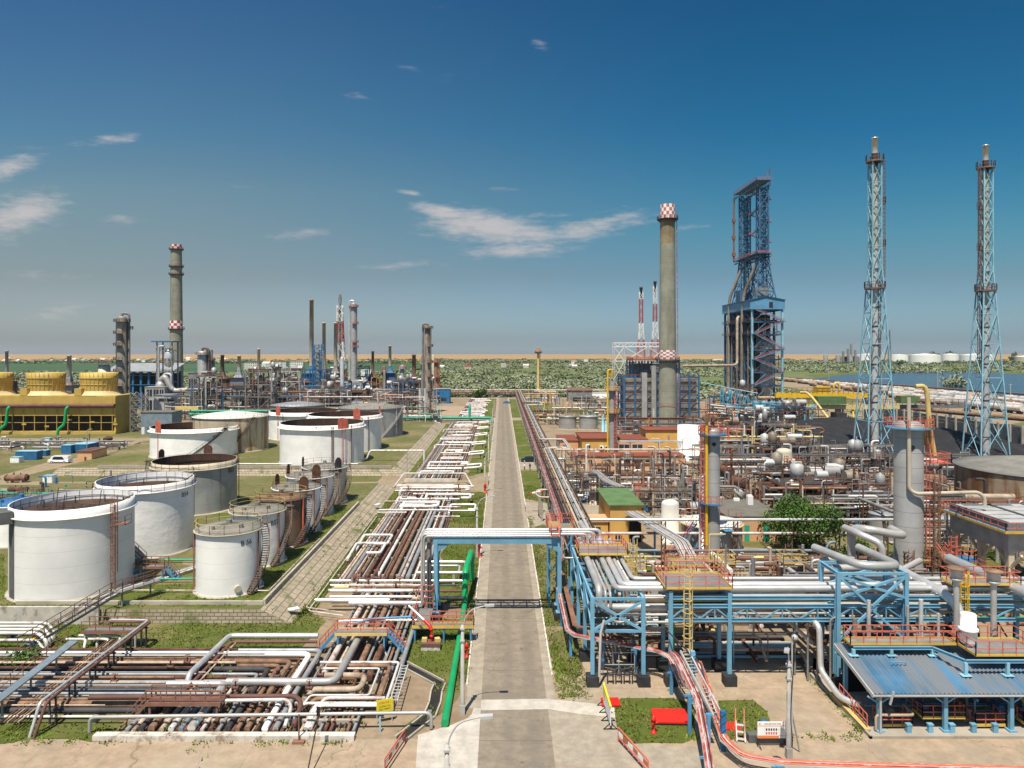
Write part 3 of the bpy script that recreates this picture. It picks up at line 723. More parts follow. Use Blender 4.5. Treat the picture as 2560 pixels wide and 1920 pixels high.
 for(a,wd,hh)in foam:
  a=math.radians(a);p=cpt(cx,cy,R_+.06,a);mb=MB()
  prof=[(-wd/2,-.9),(wd/2,-.9),(wd/2,hh*.55)]+[(wd/2*math.cos(t*.3927),hh*.55+hh*.45*math.sin(t*.3927))for t in range(1,8)]+[(-wd/2,hh*.55)]
  tx,ty=-math.sin(a),math.cos(a)
  f_=[(p[0]+x*tx,p[1]+x*ty,z0+h+z)for x,z in prof];g_=[(x+.12*math.cos(a),y+.12*math.sin(a),z)for x,y,z in f_]
  m=len(prof);mb.add(f_+g_,[tuple(range(m)),tuple(range(m,2*m))[::-1]]+[(i,(i+1)%m,m+(i+1)%m,m+i)for i in range(m)])
  pp=cpt(cx,cy,R_+.3,a);mb.tube([(*pp,z0+.3),(*pp,z0+h-.4)],.07,6)
  obj('foam_box',mb,foamm,T)
 for(a,pm,rr)in pipes:
  a=math.radians(a);p=cpt(cx,cy,R_+.2,a);mb=MB();mb.tube([(*p,z0+.1),(*p,z0+h-.2)],rr,8);obj('drain_pipe',mb,pm,T)
 for a in manway:
  a=math.radians(a);p=cpt(cx,cy,R_,a);q=cpt(cx,cy,R_+.35,a);mb=MB();mb.tube([(*p,z0+.9),(*q,z0+.9)],.38,14);obj('manway',mb,'beige_tank',T)
 if txt:
  a0=math.radians(txta)
  text('lettering',txt,txts,'letter_black',T,lambda x,y,q:(cx+(R_+.015+q)*math.cos(a0+x/R_),cy+(R_+.015+q)*math.sin(a0+x/R_),z0+h*txtz+y))
 return T
x,y,r,h=fit(20,337,1509,1236,1.5)
T1=tank('largest and nearest white open-top tank with a dark vertical panel on its shell',x,y,1.5,r,h,'white_paint',roofm='roof_deck',girder='white_plain',drop=1.5,railing=False,ladder=-24)
mb=MB()
for k in range(5):
 a=math.radians(-134+k*2.6);b=math.radians(-134+(k+1)*2.6)
 mb.add([(*cpt(x,y,r+.03,a),1.5),(*cpt(x,y,r+.03,b),1.5),(*cpt(x,y,r+.03,b),1.5+h-.9),(*cpt(x,y,r+.03,a),1.5+h-.9)],[(0,1,2,3)])
p=cpt(x,y,r+.5,math.radians(-127));mb.box((p[0],p[1],1.5+h-.9),(1.3,1.3,1.4),.6)
obj('dark_panel',mb,'concrete_dark',T1)
mb=MB();p=cpt(x,y,r+.9,math.radians(-22))
mb.bz(p[0]-.1,p[0]+1.2,p[1]-.8,p[1]+.6,1.5+h*.78,1.5+h*.78+.1);mb.rail([(p[0]-.1,p[1]-.8,1.5+h*.78),(p[0]+1.2,p[1]-.8,1.5+h*.78),(p[0]+1.2,p[1]+.6,1.5+h*.78)],1.1,1)
mb.tube([(p[0]-.3,p[1]-.3,1.6),(p[0]-.3,p[1]-.3,1.5+h)],.13,8);obj('sample_platform',mb,'rail_rust',T1)
mb=MB()
for(q,s_)in(((-.55,.35),1.0),((-.15,-.1),.7),((.35,.2),.9)):mb.tube([(x+r*q[0],y+r*q[1],1.5+h-1.4),(x+r*q[0]+.3,y+r*q[1],1.5+h+s_)],.05,5)
mb.rail([(x-r*.8,y+r*.2,1.5+h-1.45),(x-r*.15,y-r*.1,1.5+h-1.45),(x+r*.35,y+r*.2,1.5+h-1.45),(x-r*.55,y+r*.35,1.5+h-1.45)],.5,1.2);obj('roof_fittings',mb,'steel_dark',T1)
x,y,r,h=fit(237,485,1402,1189,1.5)
tank('white open-top tank with rippled shell marked B54, directly behind the largest tank',x,y,1.5,r,h,'white_dented',roofm='roof_deck',girder='white_plain',drop=1.7,txt='B54',txta=-12,txtz=.80,txts=.95,stair=(-108,-196,'steel_dark'))
B54=(x,y,r)
p=cpt(x,y,r+.55,math.radians(-72));q=cpt(x,y,r+.5,math.radians(-150))
T=thing('tank_stair','straight grey stair climbing between the largest white tank and tank B54','stair',(p[0],p[1],1.5))
mb=MB();A=V(p[0]+1.2,p[1]-.3,1.5);B=V(p[0]-6.0,p[1]-1.5,1.5+7.5);mb.stairs(A,B,1.0);obj('flight',mb,'blue_grey',T)
mb=MB();mb.rail([A+V(0,-.5,0),B+V(0,-.5,0)],1.1,1.5);mb.rail([A+V(0,.5,0),B+V(0,.5,0)],1.1,1.5);obj('handrail',mb,'rail_rust',T)
x,y,r,h=fit(378,593,1291,1143,1.5)
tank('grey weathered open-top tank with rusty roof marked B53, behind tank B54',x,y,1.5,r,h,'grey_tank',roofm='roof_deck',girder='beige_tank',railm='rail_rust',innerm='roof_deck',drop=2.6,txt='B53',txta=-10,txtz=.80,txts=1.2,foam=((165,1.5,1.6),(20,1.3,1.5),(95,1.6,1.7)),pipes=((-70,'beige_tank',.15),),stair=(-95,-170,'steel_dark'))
x,y,r,h=fit(489,654,1495,1312,1.5)
tank('small white tank marked B 56 with grey cone roof, nearest of the small tank row',x,y,1.5,r,h,'white_paint','cone','grey_roof','beige_tank','pale_yellow',(-38,42,'rail_dark'),'B 56',-38,.83,.8,manway=(-55,),pipes=((-160,'rail_rust',.1),(-12,'rail_rust',.1)))
x,y,r,h=fit(575,712,1421,1268,1.5)
tank('small white tank marked B57 with grey cone roof, second of the small tank row',x,y,1.5,r,h,'white_dented','cone','grey_roof','beige_tank','pale_yellow',(-45,35,'rail_dark'),'B57',-33,.80,.9,manway=(-75,),pipes=((-25,'rail_rust',.12),))
x,y,r,h=fit(640,765,1372,1237,1.5)
tank('dark rusty tank with orange rusted cone roof in the small tank row',x,y,1.5,r,h,'rust_tank','cone','rust_roof','rust_tank','pale_yellow',(-45,35,'rail_dark'),pipes=((-18,'rail_red',.14),(-120,'rail_rust',.1)))
x,y,r,h=fit(682,801,1337,1213,1.5)
tank('grey white tank with rust-brown plate on its rim, fourth of the small tank row',x,y,1.5,r,h,'white_dented','cone','grey_roof','white_dented','rail_rust',(-45,35,'rail_dark'),foam=((-58,1.5,2.2),(-200,1.1,1.8)),pipes=((-30,'rail_rust',.1),))
x,y,r,h=fit(716,833,1294,1184,1.5)
tank('pale blue-grey tank with tall brown plate on its rim, fifth of the small tank row',x,y,1.5,r,h,'white_dented','cone','grey_roof','white_dented','rail_rust',(-45,35,'rail_dark'),foam=((-60,1.5,2.4),(-190,1.1,1.8)),pipes=((-32,'rail_rust',.1),))
x,y,r,h=fit(757,866,1264,1163,1.5)
tank('beige stained tank at the far end of the small tank row',x,y,1.5,r,h,'beige_tank','cone','grey_roof','white_dented','rail_dark',(-45,35,'rail_dark'),foam=((-40,1.5,2.0),(-180,1.3,1.8)),foamm='steel_dark')
x,y,r,h=fit(374,596,1150,1060,1.5)
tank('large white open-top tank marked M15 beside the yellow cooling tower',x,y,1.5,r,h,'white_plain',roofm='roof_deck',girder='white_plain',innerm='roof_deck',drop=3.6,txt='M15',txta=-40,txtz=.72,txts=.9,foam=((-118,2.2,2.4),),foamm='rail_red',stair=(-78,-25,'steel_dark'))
x,y,r,h=fit(482,671,1134,1036,1.5)
tank('rust-streaked beige tank with white cone roof behind tank M15',x,y,1.5,r,h,'rust_streak','cone','white_roof','white_plain','rail_rust',(-75,-35,'rail_dark'))
x,y,r,h=fit(699,910,1169,1053,1.5)
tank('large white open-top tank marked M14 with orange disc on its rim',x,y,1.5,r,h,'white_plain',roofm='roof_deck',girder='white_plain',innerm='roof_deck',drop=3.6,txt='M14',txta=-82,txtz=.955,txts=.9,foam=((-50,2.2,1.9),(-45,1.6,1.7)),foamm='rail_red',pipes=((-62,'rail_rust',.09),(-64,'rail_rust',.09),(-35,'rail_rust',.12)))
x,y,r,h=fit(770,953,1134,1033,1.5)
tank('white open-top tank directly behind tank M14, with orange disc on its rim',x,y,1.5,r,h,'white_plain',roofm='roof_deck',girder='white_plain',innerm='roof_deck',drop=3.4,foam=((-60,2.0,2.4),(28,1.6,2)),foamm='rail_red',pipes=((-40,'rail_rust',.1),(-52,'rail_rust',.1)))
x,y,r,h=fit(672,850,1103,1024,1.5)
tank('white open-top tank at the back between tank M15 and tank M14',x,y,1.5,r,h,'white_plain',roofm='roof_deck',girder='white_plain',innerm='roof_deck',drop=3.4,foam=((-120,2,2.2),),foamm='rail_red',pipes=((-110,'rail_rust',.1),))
x,y,r,h=fit(846,1007,1096,1016,1.5)
tank('big dark grey tank with flat cone roof at the end of the compound',x,y,1.5,r,h,'grey_tank','cone','grey_roof','grey_tank','rail_rust',(-62,-12,'steel_pale'),pipes=((-30,'pinkish_pipe',.16),))
x,y,r,h=fit(676,812,1075,1010,.1)
tank('low grey tank with pale grey cone roof farthest back in the compound',x,y,.1,r,h,'grey_tank','cone','metal_roof','grey_tank','rail_rust')
tank('small white tank with blue roof half hidden behind the largest tank',-73,108,1.5,4.2,6.0,'white_paint','cone','blue_box',None,'rail_rust')
mb=MB()
for i in range(26):mb.bz(-27.05,-26.75,80.5+i*2.05,80.5+i*2.05+1.95,1.4,2.05)
mb.bz(-55,-27.0,80.4,80.7,1.4,1.9)
obj('low_wall',mb,'concrete',label='low concrete slab wall along the top of the stone embankment',cat='wall')
mb=MB();mb.bz(-100,-27.2,175.9,176.3,1.4,2.1);obj('low_wall',mb,'concrete',label='pale concrete wall along the far tank compound front',cat='wall')
mb=MB();mb.bz(-100,-44.5,78.45,78.75,0,1.95);obj('retaining_wall',mb,'concrete_white',label='grey concrete retaining wall in front of the largest white tank',cat='wall')
PIPES=[]
def pipe(label,pts,r,m,group=None,bend=None,seg=8,cat='pipe'):
 mb=MB();mb.tube(pts,r,seg,bend if bend is not None else r*3.2);PIPES.append((mb,m,label,cat,group))
Z0=1.5
pipe('green pipe running along the ground between tank B54 and tank B 56',[(-52,96.5,1.9),(-38,96.5,1.9),(-36.5,96,1.9),(-36.5,96,7)],.14,'teal_pipe')
pipe('thin green pipe in the grass in front of tank B 56',[(-42.5,88,2.0),(-36.5,88.2,2.0)],.12,'teal_pipe')
pipe('long pale water pipe along the grass in front of tank B 56',[(-48,84.5,1.8),(-27.6,84.3,1.8),(-27.6,108,1.8)],.07,'pinkish_pipe')
for i in range(4):
 pipe('silver pipe climbing past the small footbridge between the two nearest tanks',[(-47.5+i*.55,79.5,1.75),(-46.5+i*.5,83,1.8),(-40+i*.35,95,1.9),(-37.6,99+i,1.9)],.11,'white_pipe' if i%2 else 'grey_pipe','silver pipes climbing past the small footbridge')
def footbridge(label,x0,x1,yc,z,zb,w=1.2,railm='rail_rust',legm='blue_steel',deckm='steel_grey',along='x',cat='footbridge',stairs=(True,True),group=None):
 """deck with railings and a stair at each end; along x or y"""
 def q(a,b,c):return(a,b,c)if along=='x' else(b,a,c)
 T=thing('footbridge',label,cat,q((x0+x1)/2,yc,zb),group);L=x1-x0
 mb=MB();A,B=q(x0,yc-w/2,z-.06),q(x1,yc+w/2,z+.06);mb.bz(min(A[0],B[0]),max(A[0],B[0]),min(A[1],B[1]),max(A[1],B[1]),z-.05,z+.03);obj('deck',mb,deckm,T)
 mb=MB()
 for s in(-1,1):mb.bar(q(x0,yc+s*(w/2+.03),z+.02),q(x1,yc+s*(w/2+.03),z+.02),.06,.3)
 obj('toe_board',mb,'pale_yellow' if railm!='rail_rust' else railm,T)
 mb=MB()
 for s in(-1,1):mb.rail([q(x0,yc+s*w/2,z),q(x1,yc+s*w/2,z)],1.1,1.3,.07)
 obj('railing',mb,railm,T)
 for xx in(x0+.3,x1-.3):
  mb=MB()
  for s in(-1,1):mb.bar(q(xx,yc+s*(w/2-.1),zb),q(xx,yc+s*(w/2-.1),z),.16)
  obj('leg',mb,legm,T)
 run=(z-zb)*.9
 for e,s in zip(stairs,(-1,1)):
  if not e:continue
  xe=x0 if s<0 else x1;mb=MB()
  mb.stairs(q(xe+s*run,yc,zb),q(xe,yc,z),w*.85,0,1);obj('stair',mb,[legm,railm],T)
 return T
footbridge('small rusty footbridge with yellow rails over the pipes beside the largest tank',-45.5,-42.2,89.5,3.1,1.5,1.2,'rail_rust','blue_steel')
for k,(xx,yy,zz,hh,lb)in enumerate(((-22.2,167,0,7,'thin grey pole on the grass beside the far tank compound'),(-62,150,1.5,8,'thin pole in the grass behind tank B53'),(-112,192,0,9,'bent lamp pole by the blue containers'))):
 mb=MB();mb.tube([(xx,yy,zz),(xx,yy,zz+hh),(xx+.5,yy,zz+hh+.35),(xx+1.4,yy,zz+hh+.4)],.09,6,.4);obj('light_pole',mb,'pole_grey',label=lb,cat='light pole')
for k,q in enumerate((G(b2(30,120),0),G(a2(30,120),0),G(a2(325,90),.6),G(b2(1050,495),.9))):
 mb=MB();mb.box((q[0],q[1],q[2]+.2),(1.2,.8,.08),.3*k);mb.bar((q[0]-.4,q[1],q[2]-.3),(q[0]-.4,q[1],q[2]+.2),.06);mb.bar((q[0]+.4,q[1],q[2]-.3),(q[0]+.4,q[1],q[2]+.2),.06)
 obj('plate',mb,'sign_white',label=('small red and white box roof beside the far compound slope','white square board lying against the stone embankment','narrow white board lying on the embankment slope beside the pipes','small white strip board halfway along the embankment slope')[k],cat='board')
def pp(label,group,pts,r,m,seg=8,bend=None):return pipe(label,pts,r,m,group,bend,seg)
SEQ=[('grey_pipe',.24),('white_plain',.27),('rust',.14),('rust_light',.24),('rust_light',.20),('steel_dark',.26),('grey_pipe',.15),('rust',.18),('pinkish_pipe',.16),('silver',.34),('blue_grey',.20),('white_pipe',.24),('tan_pipe',.20),('rust_light',.28),('steel_dark',.24),('white_pipe',.10)]
LBL={'grey_pipe':'grey pipe turning towards the yard in the nearest pipe bed','white_plain':'clean white pipe turning towards the yard across the nearest pipe bed','rust':'dark rusty pipe in the nested bends of the nearest pipe bed','rust_light':'light rusty brown pipe in the nested bends of the nearest pipe bed','steel_dark':'black pipe running across the nearest pipe bed','pinkish_pipe':'pale pinkish pipe in the nested bends of the nearest pipe bed','silver':'thick shiny silver pipe across the middle of the nearest pipe bed','blue_grey':'blue grey pipe in the nested bends of the nearest pipe bed','white_pipe':'dull white pipe with rust spots in the nearest pipe bed','tan_pipe':'tan dusty pipe in the nested bends of the nearest pipe bed'}
yy,xx=70.2,-17.3
for i,(m,r)in enumerate(SEQ):
 yy-=r+.22;xx-=r+.17
 pp(LBL[m],m.replace('_',' ')+' pipes with nested bends',[(-62,yy,.55+r),(xx,yy,.55+r),(xx,61.5,.55+r),(xx,55.6,.3+r)],r,m,8)
 yy-=r+.17;xx-=r+.14
for i in range(40):
 x=-30.2+i*.48+rnd.uniform(-.15,.15);m=rnd.choice(['rust','rust','rust_light','tan_pipe','grey_pipe','brown_red']);r=rnd.choice((.05,.07,.1,.14,.17))
 y1=rnd.uniform(61,69)if x<-17.5 else rnd.uniform(60,63)
 pp({'rust':'thin dark rusty pipe lying low between the nearest pipes by the kerb wall','rust_light':'thin light rusty pipe lying low between the nearest pipes by the kerb wall','tan_pipe':'thin tan pipe lying low between the nearest pipes by the kerb wall','grey_pipe':'thin grey pipe lying low between the nearest pipes by the kerb wall','brown_red':'thin red-brown pipe lying low between the nearest pipes by the kerb wall'}[m],m.replace('_',' ')+' pipes lying low by the kerb wall',[(x,y1,.3+r),(x,55.6,.25+r)],r,m,6)
for i in range(12):
 y=58.2+i*1.0;m=('tan_pipe','rust_light','grey_pipe','rust')[i%4]
 pp({'rust':'thin dark rusty pipe running in from the left edge over the nearest bed','rust_light':'thin light rusty pipe running in from the left edge over the nearest bed','tan_pipe':'thin tan pipe running in from the left edge over the nearest bed','grey_pipe':'thin grey pipe running in from the left edge over the nearest bed'}[m],m.replace('_',' ')+' thin pipes from the left edge',[(-62,y,1.15),(-33+rnd.uniform(0,12),y,1.15),(-32,y,1.15)][:2],.06+.03*(i%3),m,6)
def sleepers(label,grp,items,m='concrete'):
 for(x0,x1,y,z)in items:
  mb=MB();mb.bz(x0,x1,y-.15,y+.15,0,z);obj('pipe_sleeper',mb,m,label=label,cat='pipe support',group=grp)
sleepers('low concrete sleeper under the nearest pipe bed','sleepers under the nearest pipe bed',[(-30,-11.6,y,.5)for y in(57.2,60)]+[(-30,-17,64,.5)])
for xs in(-33,-40,-47):
 mb=MB();mb.bz(xs-.15,xs+.15,57.5,70.3,0,.5);obj('pipe_sleeper',mb,'concrete',label='long concrete sleeper under the pipes coming from the left edge',cat='pipe support',group='sleepers under the pipes at the left edge')
mb=MB();mb.bz(-31.6,-11.4,54.85,55.5,0,.42);obj('kerb_wall',mb,'concrete_white',label='long low white kerb wall at the front edge of the pipe bed',cat='wall')
pipe('long silver pipe raised on posts along the front of the pipe bed',[(-32.4,55.9,0),(-32.4,55.9,1.35),(-5.6,56.6,1.35),(-5.6,56.6,.1)],.14,'silver_dull',None,.5)
for k,x in enumerate((-24,-16.4,-9.6)):
 mb=MB();mb.bar((x,56.2,0),(x,56.2,1.2),.12);obj('pipe_post',mb,'pale_blue',label='short pale post holding up the long front pipe',cat='pipe support',group='posts under the long front pipe')
pipe('silver pipe on tall posts that bends along the grass in front of the stone wall',[(-18.5,71.6,1.5),(-27.4,71.6,1.5),(-27.7,63,1.5),(-27.7,62.6,.6)],.27,'silver',None,.7,10)
pipe('brown pipe running beside the silver pipe on tall posts',[(-18.5,71.2,1.05),(-27.0,71.2,1.05),(-27.2,60,1.0),(-27.2,58.5,.8)],.16,'brown_red',None,.5)
pipe('thin tan pipe running beside the brown pipe on tall posts',[(-26.5,70.8,1.1),(-26.7,60,1.0)],.08,'tan_pipe')
T=thing('pipe_support','row of rusty hangers under the silver and brown pipes over the near bed','pipe support',(-27.2,66,0))
for y in(70,67,64,61):
 mb=MB();mb.bar((-28,y,1.0),(-26.4,y,1.0),.1);mb.bar((-26.6,y,0),(-26.6,y,1.0),.1);mb.bar((-27.9,y,0),(-27.9,y,1.0),.1);obj('frame',mb,'rail_rust',T)
pipe('thick blue grey pipe slanting up to the footbridge over the pipes',[(-24,62.1,1.25),(-14.6,62.1,1.25),(-14.45,68,1.3),(-14.3,74.6,1.3)],.34,'silver_dull',None,.9,12)
T=thing('pipe_support','dark steel pipe stand carrying the tall brown pipe at the left','pipe support',(-36.3,64,0))
for y in(57.4,60,63,66,69,72):
 mb=MB();mb.bar((-36.5,y,0),(-36.5,y,2.3),.12);mb.bar((-36.0,y,0),(-36.0,y,2.3),.12);mb.bar((-36.7,y,2.15),(-35.8,y,2.15),.12);obj('post',mb,'steel_dark',T)
pipe('pale silver pipe high on dark posts crossing the left pipes towards the stone wall',[(-36.8,55.4,0),(-36.5,56.2,2.35),(-36.4,73.2,2.45),(-40.5,73.4,2.45),(-41.2,74.4,.6)],.13,'silver',None,.4)
pipe('brown pipe high on dark posts beside the pale silver pipe at the left',[(-36.4,55.3,0),(-36.1,56.4,2.3),(-36.0,73.0,2.4),(-40.3,73.0,2.4)],.13,'brown_red',None,.4)
T=thing('cable_tray','blue grey covered cable tray sloping over the left pipes','cable tray',(-40.3,61,0))
mb=MB();mb.bar((-40.7,56.5,1.9),(-40.2,66.8,2.9),.85,.12);obj('cover',mb,'blue_grey',T)
mb=MB();mb.rail([(-40.75,66.8,2.9),(-41.2,56.5,1.9)],1.0,1.5,.05);obj('railing',mb,'rail_rust',T)
for y in(57.5,61,64.5):
 mb=MB();mb.bar((-40.4,y,0),(-40.4,y,1.9+(y-56.5)*.1),.13);obj('post',mb,'steel_grey',T)
for i in range(6):
 m=('rust','rust_light','tan_pipe')[i%3]
 pp({'rust':'dark rusty line sloping down beside the blue grey cable tray','rust_light':'light rusty line sloping down beside the blue grey cable tray','tan_pipe':'tan line sloping down beside the blue grey cable tray'}[m],m.replace('_',' ')+' lines sloping beside the blue grey cable tray',[(-39.5+i*.28,56.0,.9),(-39.3+i*.28,63,1.1),(-39.6+i*.25,71.5,1.2),(-39.6+i*.25,71.9,.3)],.05+.02*(i%2),m,6)
T=thing('gangway','rusty inclined gangway with handrails coming down from the largest tank over the retaining wall','gangway',(-45,76,0))
mb=MB();mb.stairs((-47.2,70.2,.8),(-43.0,79.5,3.2),1.0);obj('deck',mb,'steel_grey',T)
mb=MB()
for s in(-.6,.6):mb.rail([(-47.2+s,70.2,.8),(-43.0+s,79.5,3.2),(-40.5+s,84,3.2)],1.1,1.4)
obj('handrail',mb,'rail_rust',T)
mb=MB();mb.bar((-43,79.5,3.15),(-40.5,84,3.15),1.0,.1);mb.bar((-42.6,79.8,1.5),(-42.6,79.8,3.1),.15);mb.bar((-41,83,1.5),(-41,83,3.1),.15);obj('landing',mb,'steel_grey',T)
footbridge('rusty access platform with yellow rails above white elbows at the far left',-42.5,-36.8,72.6,1.7,0,1.4,'rail_rust','steel_pale',stairs=(False,False))
for i in range(5):
 y=71.0+i*.9;z=1.3+.35*(i%3)
 pp('white pipe with a drooping elbow in the pump manifold at the left edge','white manifold pipes at the left edge',[(-62,y,z),(-46.5-i*.3,y,z),(-45.4-i*.3,y-.5,z-.7),(-45.4-i*.3,y-.5,.3)],.15+.03*(i%2),'white_pipe',8)
for i in range(6):
 y=71.5+(i%3)*.9;x=-41.8+i*.75
 pp('white pipe bend among the valves below the rusty access platform','white bends below the access platform',[(x-2,y,1.2),(x,y,1.2),(x+.3,y-.8,.9),(x+.3,y-.8,.2)],.13,'white_pipe',8)
def pump(label,x,y,z=0,rz=0.0,m='blue_box',group=None,s=1.0):
 T=thing('pump',label,'pump',(x,y,z),group);ca,sa=math.cos(rz),math.sin(rz)
 def q(a,b,c):return(x+(a*ca-b*sa)*s,y+(a*sa+b*ca)*s,z+c*s)
 mb=MB();mb.box(q(0,0,.12),(2.0*s,.8*s,.24*s),rz);obj('base',mb,'concrete',T)
 mb=MB();mb.tube([q(-.85,0,.6),q(.1,0,.6)],.28*s,12)
 for k in range(5):mb.tube([q(-.75+k*.16,0,.6),q(-.7+k*.16,0,.6)],.32*s,12)
 obj('motor',mb,m,T)
 mb=MB();mb.tube([q(.15,0,.6),q(.3,0,.6)],.1*s,8);mb.tube([q(.3,0,.6),q(.75,0,.6)],.34*s,12);mb.tube([q(.5,0,.7),q(.5,0,1.25)],.12*s,8);mb.tube([q(.75,0,.6),q(1.0,0,.6)],.12*s,8);obj('casing',mb,'steel_grey',T)
 return T
for i in range(4):pump('dark pump between the white manifold pipes at the left edge',-57+i*2.9,74.6,0,1.57,'steel_dark','pumps in the manifold at the left edge')
def person(label,x,y,z,top,leg,hat=None,h=1.75,rz=0.0,step=.12,arm=.25):
 T=thing('person',label,'person',(x,y,z));s=h/1.75;ca,sa=math.cos(rz),math.sin(rz)
 def q(a,b,c):return(x+(a*ca-b*sa)*s,y+(a*sa+b*ca)*s,z+c*s)
 J=[((0,0,.95),.15),((0,0,1.2),.155),((0,0,1.42),.15),((0,0,1.50),.06),((0,.01,1.62),.095),((0,.01,1.72),.075),((-.10,0,.88),.10),((-.11,step,.48),.068),((-.11,step*.6,.08),.05),((-.11,step*.6-.15,.04),.04),((.10,0,.88),.10),((.11,-step,.48),.068),((.11,-step*.8,.08),.05),((.11,-step*.8-.15,.04),.04),((-.20,0,1.42),.065),((-.26,.02,1.14),.048),((-.22,-arm,.98),.036),((-.21,-arm-.1,.95),.03),((.20,0,1.42),.065),((.27,.02,1.14),.048),((.24,-arm*.5,.92),.036),((.24,-arm*.5-.06,.84),.03)]
 E=[(0,1),(1,2),(2,3),(3,4),(4,5),(0,6),(6,7),(7,8),(8,9),(0,10),(10,11),(11,12),(12,13),(2,14),(14,15),(15,16),(16,17),(2,18),(18,19),(19,20),(20,21)]
 org=Vector((x,y,z));me=bpy.data.meshes.new('body');me.from_pydata([tuple(Vector(q(*j[0]))-org)for j in J],E,[])
 b=bpy.data.objects.new('body',me);COL.objects.link(b);b.parent=T;ORG[b.name]=org
 sk=b.modifiers.new('skin','SKIN');sl=me.skin_vertices[0].data
 for i,j in enumerate(J):sl[i].radius=(j[1]*s,j[1]*s)
 sl[0].use_root=True
 ss=b.modifiers.new('sub','SUBSURF');ss.levels=1;ss.render_levels=2
 dg=bpy.context.evaluated_depsgraph_get();dg.update()
 m2=bpy.data.meshes.new_from_object(b.evaluated_get(dg));b.modifiers.clear();b.data=m2;m2.name='body'
 for m in('skin',top,leg):m2.materials.append(MAT[m])
 for p in m2.polygons:
  c=p.center;p.use_smooth=True
  p.material_index=0 if c.z>1.50*s or(abs(c.z-.95*s)<.12 and math.hypot(c.x,c.y)>.23*s)else(1 if c.z>.93*s else 2)
 mb=MB();mb.lathe(q(0,.01,1.66),[(.115*s,0),(.112*s,.06*s),(.07*s,.125*s),(.005,.14*s)],12)
 if hat:mb.lathe(q(0,-.02,1.67),[(.16*s,0),(.11*s,.012)],12)
 obj('hard_hat' if hat else 'hair',mb,hat or 'black',T)
 mb=MB();mb.box(q(0,-.10,1.62),(.03*s,.03*s,.04*s),rz);mb.box(q(0,-.09,1.575),(.06*s,.02*s,.012*s),rz);obj('face',mb,'skin',T)
 return T
person('person in dark blue overalls and a yellow hard hat standing by the left manifold',-46.2,70.2,0,'overall_blue','overall_blue','bright_yellow',1.78,.8)
person('person in dark clothes walking on the grass by the parked dark car',*G(b3(155,192))[:2],0,'black','black',None,1.8,.3)
person('person in light shirt and dark trousers on the verge beside the road',*G(b3(108,190))[:2],0,'sign_white','steel_dark',None,1.7,-.4)
tree('bushy green shrub at the left edge among the pipes',-45.3,67.6,0,1.9,1.5,1300,'leaf_tree',.14,5,'shrub','shrub')
LP=[('white_pipe',.13,-17.0,-9.6,66.6,58.8),('rust_light',.2,-16.2,-10.3,65.9,59.6),('white_pipe',.10,-16.6,-11.2,65.3,60.2),('tan_pipe',.27,-16.5,-12.2,63.9,61.2),('rust',.12,-15.6,-12.9,63.2,61.8)]
for k,(m,r,xl,xr,yf,yn)in enumerate(LP):
 pp('pale rusty square pipe loop behind the yellow sign, '+('outermost','second from outside','third from outside','thick and fourth from outside','innermost')[k],None,[(xl,yf,1.0),(xr,yf,1.0),(xr,yn,1.0),(xl+.6-k*.1,yn,1.0),(xl+.2-k*.1,yn-.8+.15*k,.5)],r,m,8)
for k,(y,r,m)in enumerate(((58.2,.16,'white_pipe'),(57.9,.1,'white_pipe'),(59.2,.16,'pinkish_pipe'))):
 pp('white pipe run ending in a bent elbow just behind the yellow sign','white pipe runs behind the yellow sign',[(-9.9+.1*k,y,1.25),(-15.2+.2*k,y,1.25),(-15.4+.2*k,y-1.0,.7),(-15.4+.2*k,55.8,.5)],r,m,8,.5)
pipe('brown pipe bending round the pipe bed above the kerb wall',[(-34,58.6,1.6),(-17.0,58.8,1.6),(-16.3,58.0,1.4),(-16.3,55.7,.8)],.2,'brown_red',None,.8)
pipe('white pipe bending round the pipe bed above the kerb wall',[(-24.5,58.1,1.55),(-17.5,58.3,1.55),(-17.0,57.5,1.3),(-17.0,55.7,.7)],.15,'white_pipe',None,.6)
T=thing('ladder_tray','white ladder-like cable tray standing on the pipe loops behind the yellow sign','cable tray',(-9,62,0))
mb=MB()
for x in(-9.2,-8.6):mb.bar((x,58.6,1.3),(x,65.4,1.3),.08,.14)
for i in range(12):mb.bar((-9.2,58.8+i*.58,1.3),(-8.6,58.8+i*.58,1.3),.06)
obj('tray',mb,'steel_pale',T)
for y in(59,62,65):mb=MB();mb.bar((-8.9,y,0),(-8.9,y,1.3),.1);obj('leg',mb,'steel_dark',T)
for k,(y,x0)in enumerate(((60.6,-9.8),(64.6,-10.4))):
 mb=MB()
 for x in(-16.5,-14.2,-12,-9.8):mb.bar((x,y,0),(x,y,.8),.12)
 mb.bar((-16.8,y,.8),(-9.4,y,.8),.14);obj('pipe_support',mb,'steel_dark',label=('low dark steel frame under the nearer side of the square loops','low dark steel frame under the far side of the square loops')[k],cat='pipe support')
mb=MB();P=[G(a2(*p))for p in((1150,330),(1150,430),(1180,520),(1290,570),(1480,670),(1590,730),(1560,800),(1545,900),(1500,1010),(1250,1210))]
for a,b in zip(P[:-1],P[1:]):
 n=(b-a).cross(V(0,0,1)).normalized()*.45
 mb.add([a+n+V(0,0,.036),b+n+V(0,0,.036),b-n+V(0,0,.036),a-n+V(0,0,.036)],[(0,1,2,3)],0)
 for s in(-1,1):mb.bar(a+n*s*1.1+V(0,0,.08),b+n*s*1.1+V(0,0,.08),.14,.26,1)
obj('drain',mb,['inside_dark','concrete'],label='dark open drain with concrete lip curving round the lawn',cat='drain')
T=thing('notice_board','yellow notice board with red and black writing on two thin posts by the pipe loops','sign',(-9.5,57.6,0))
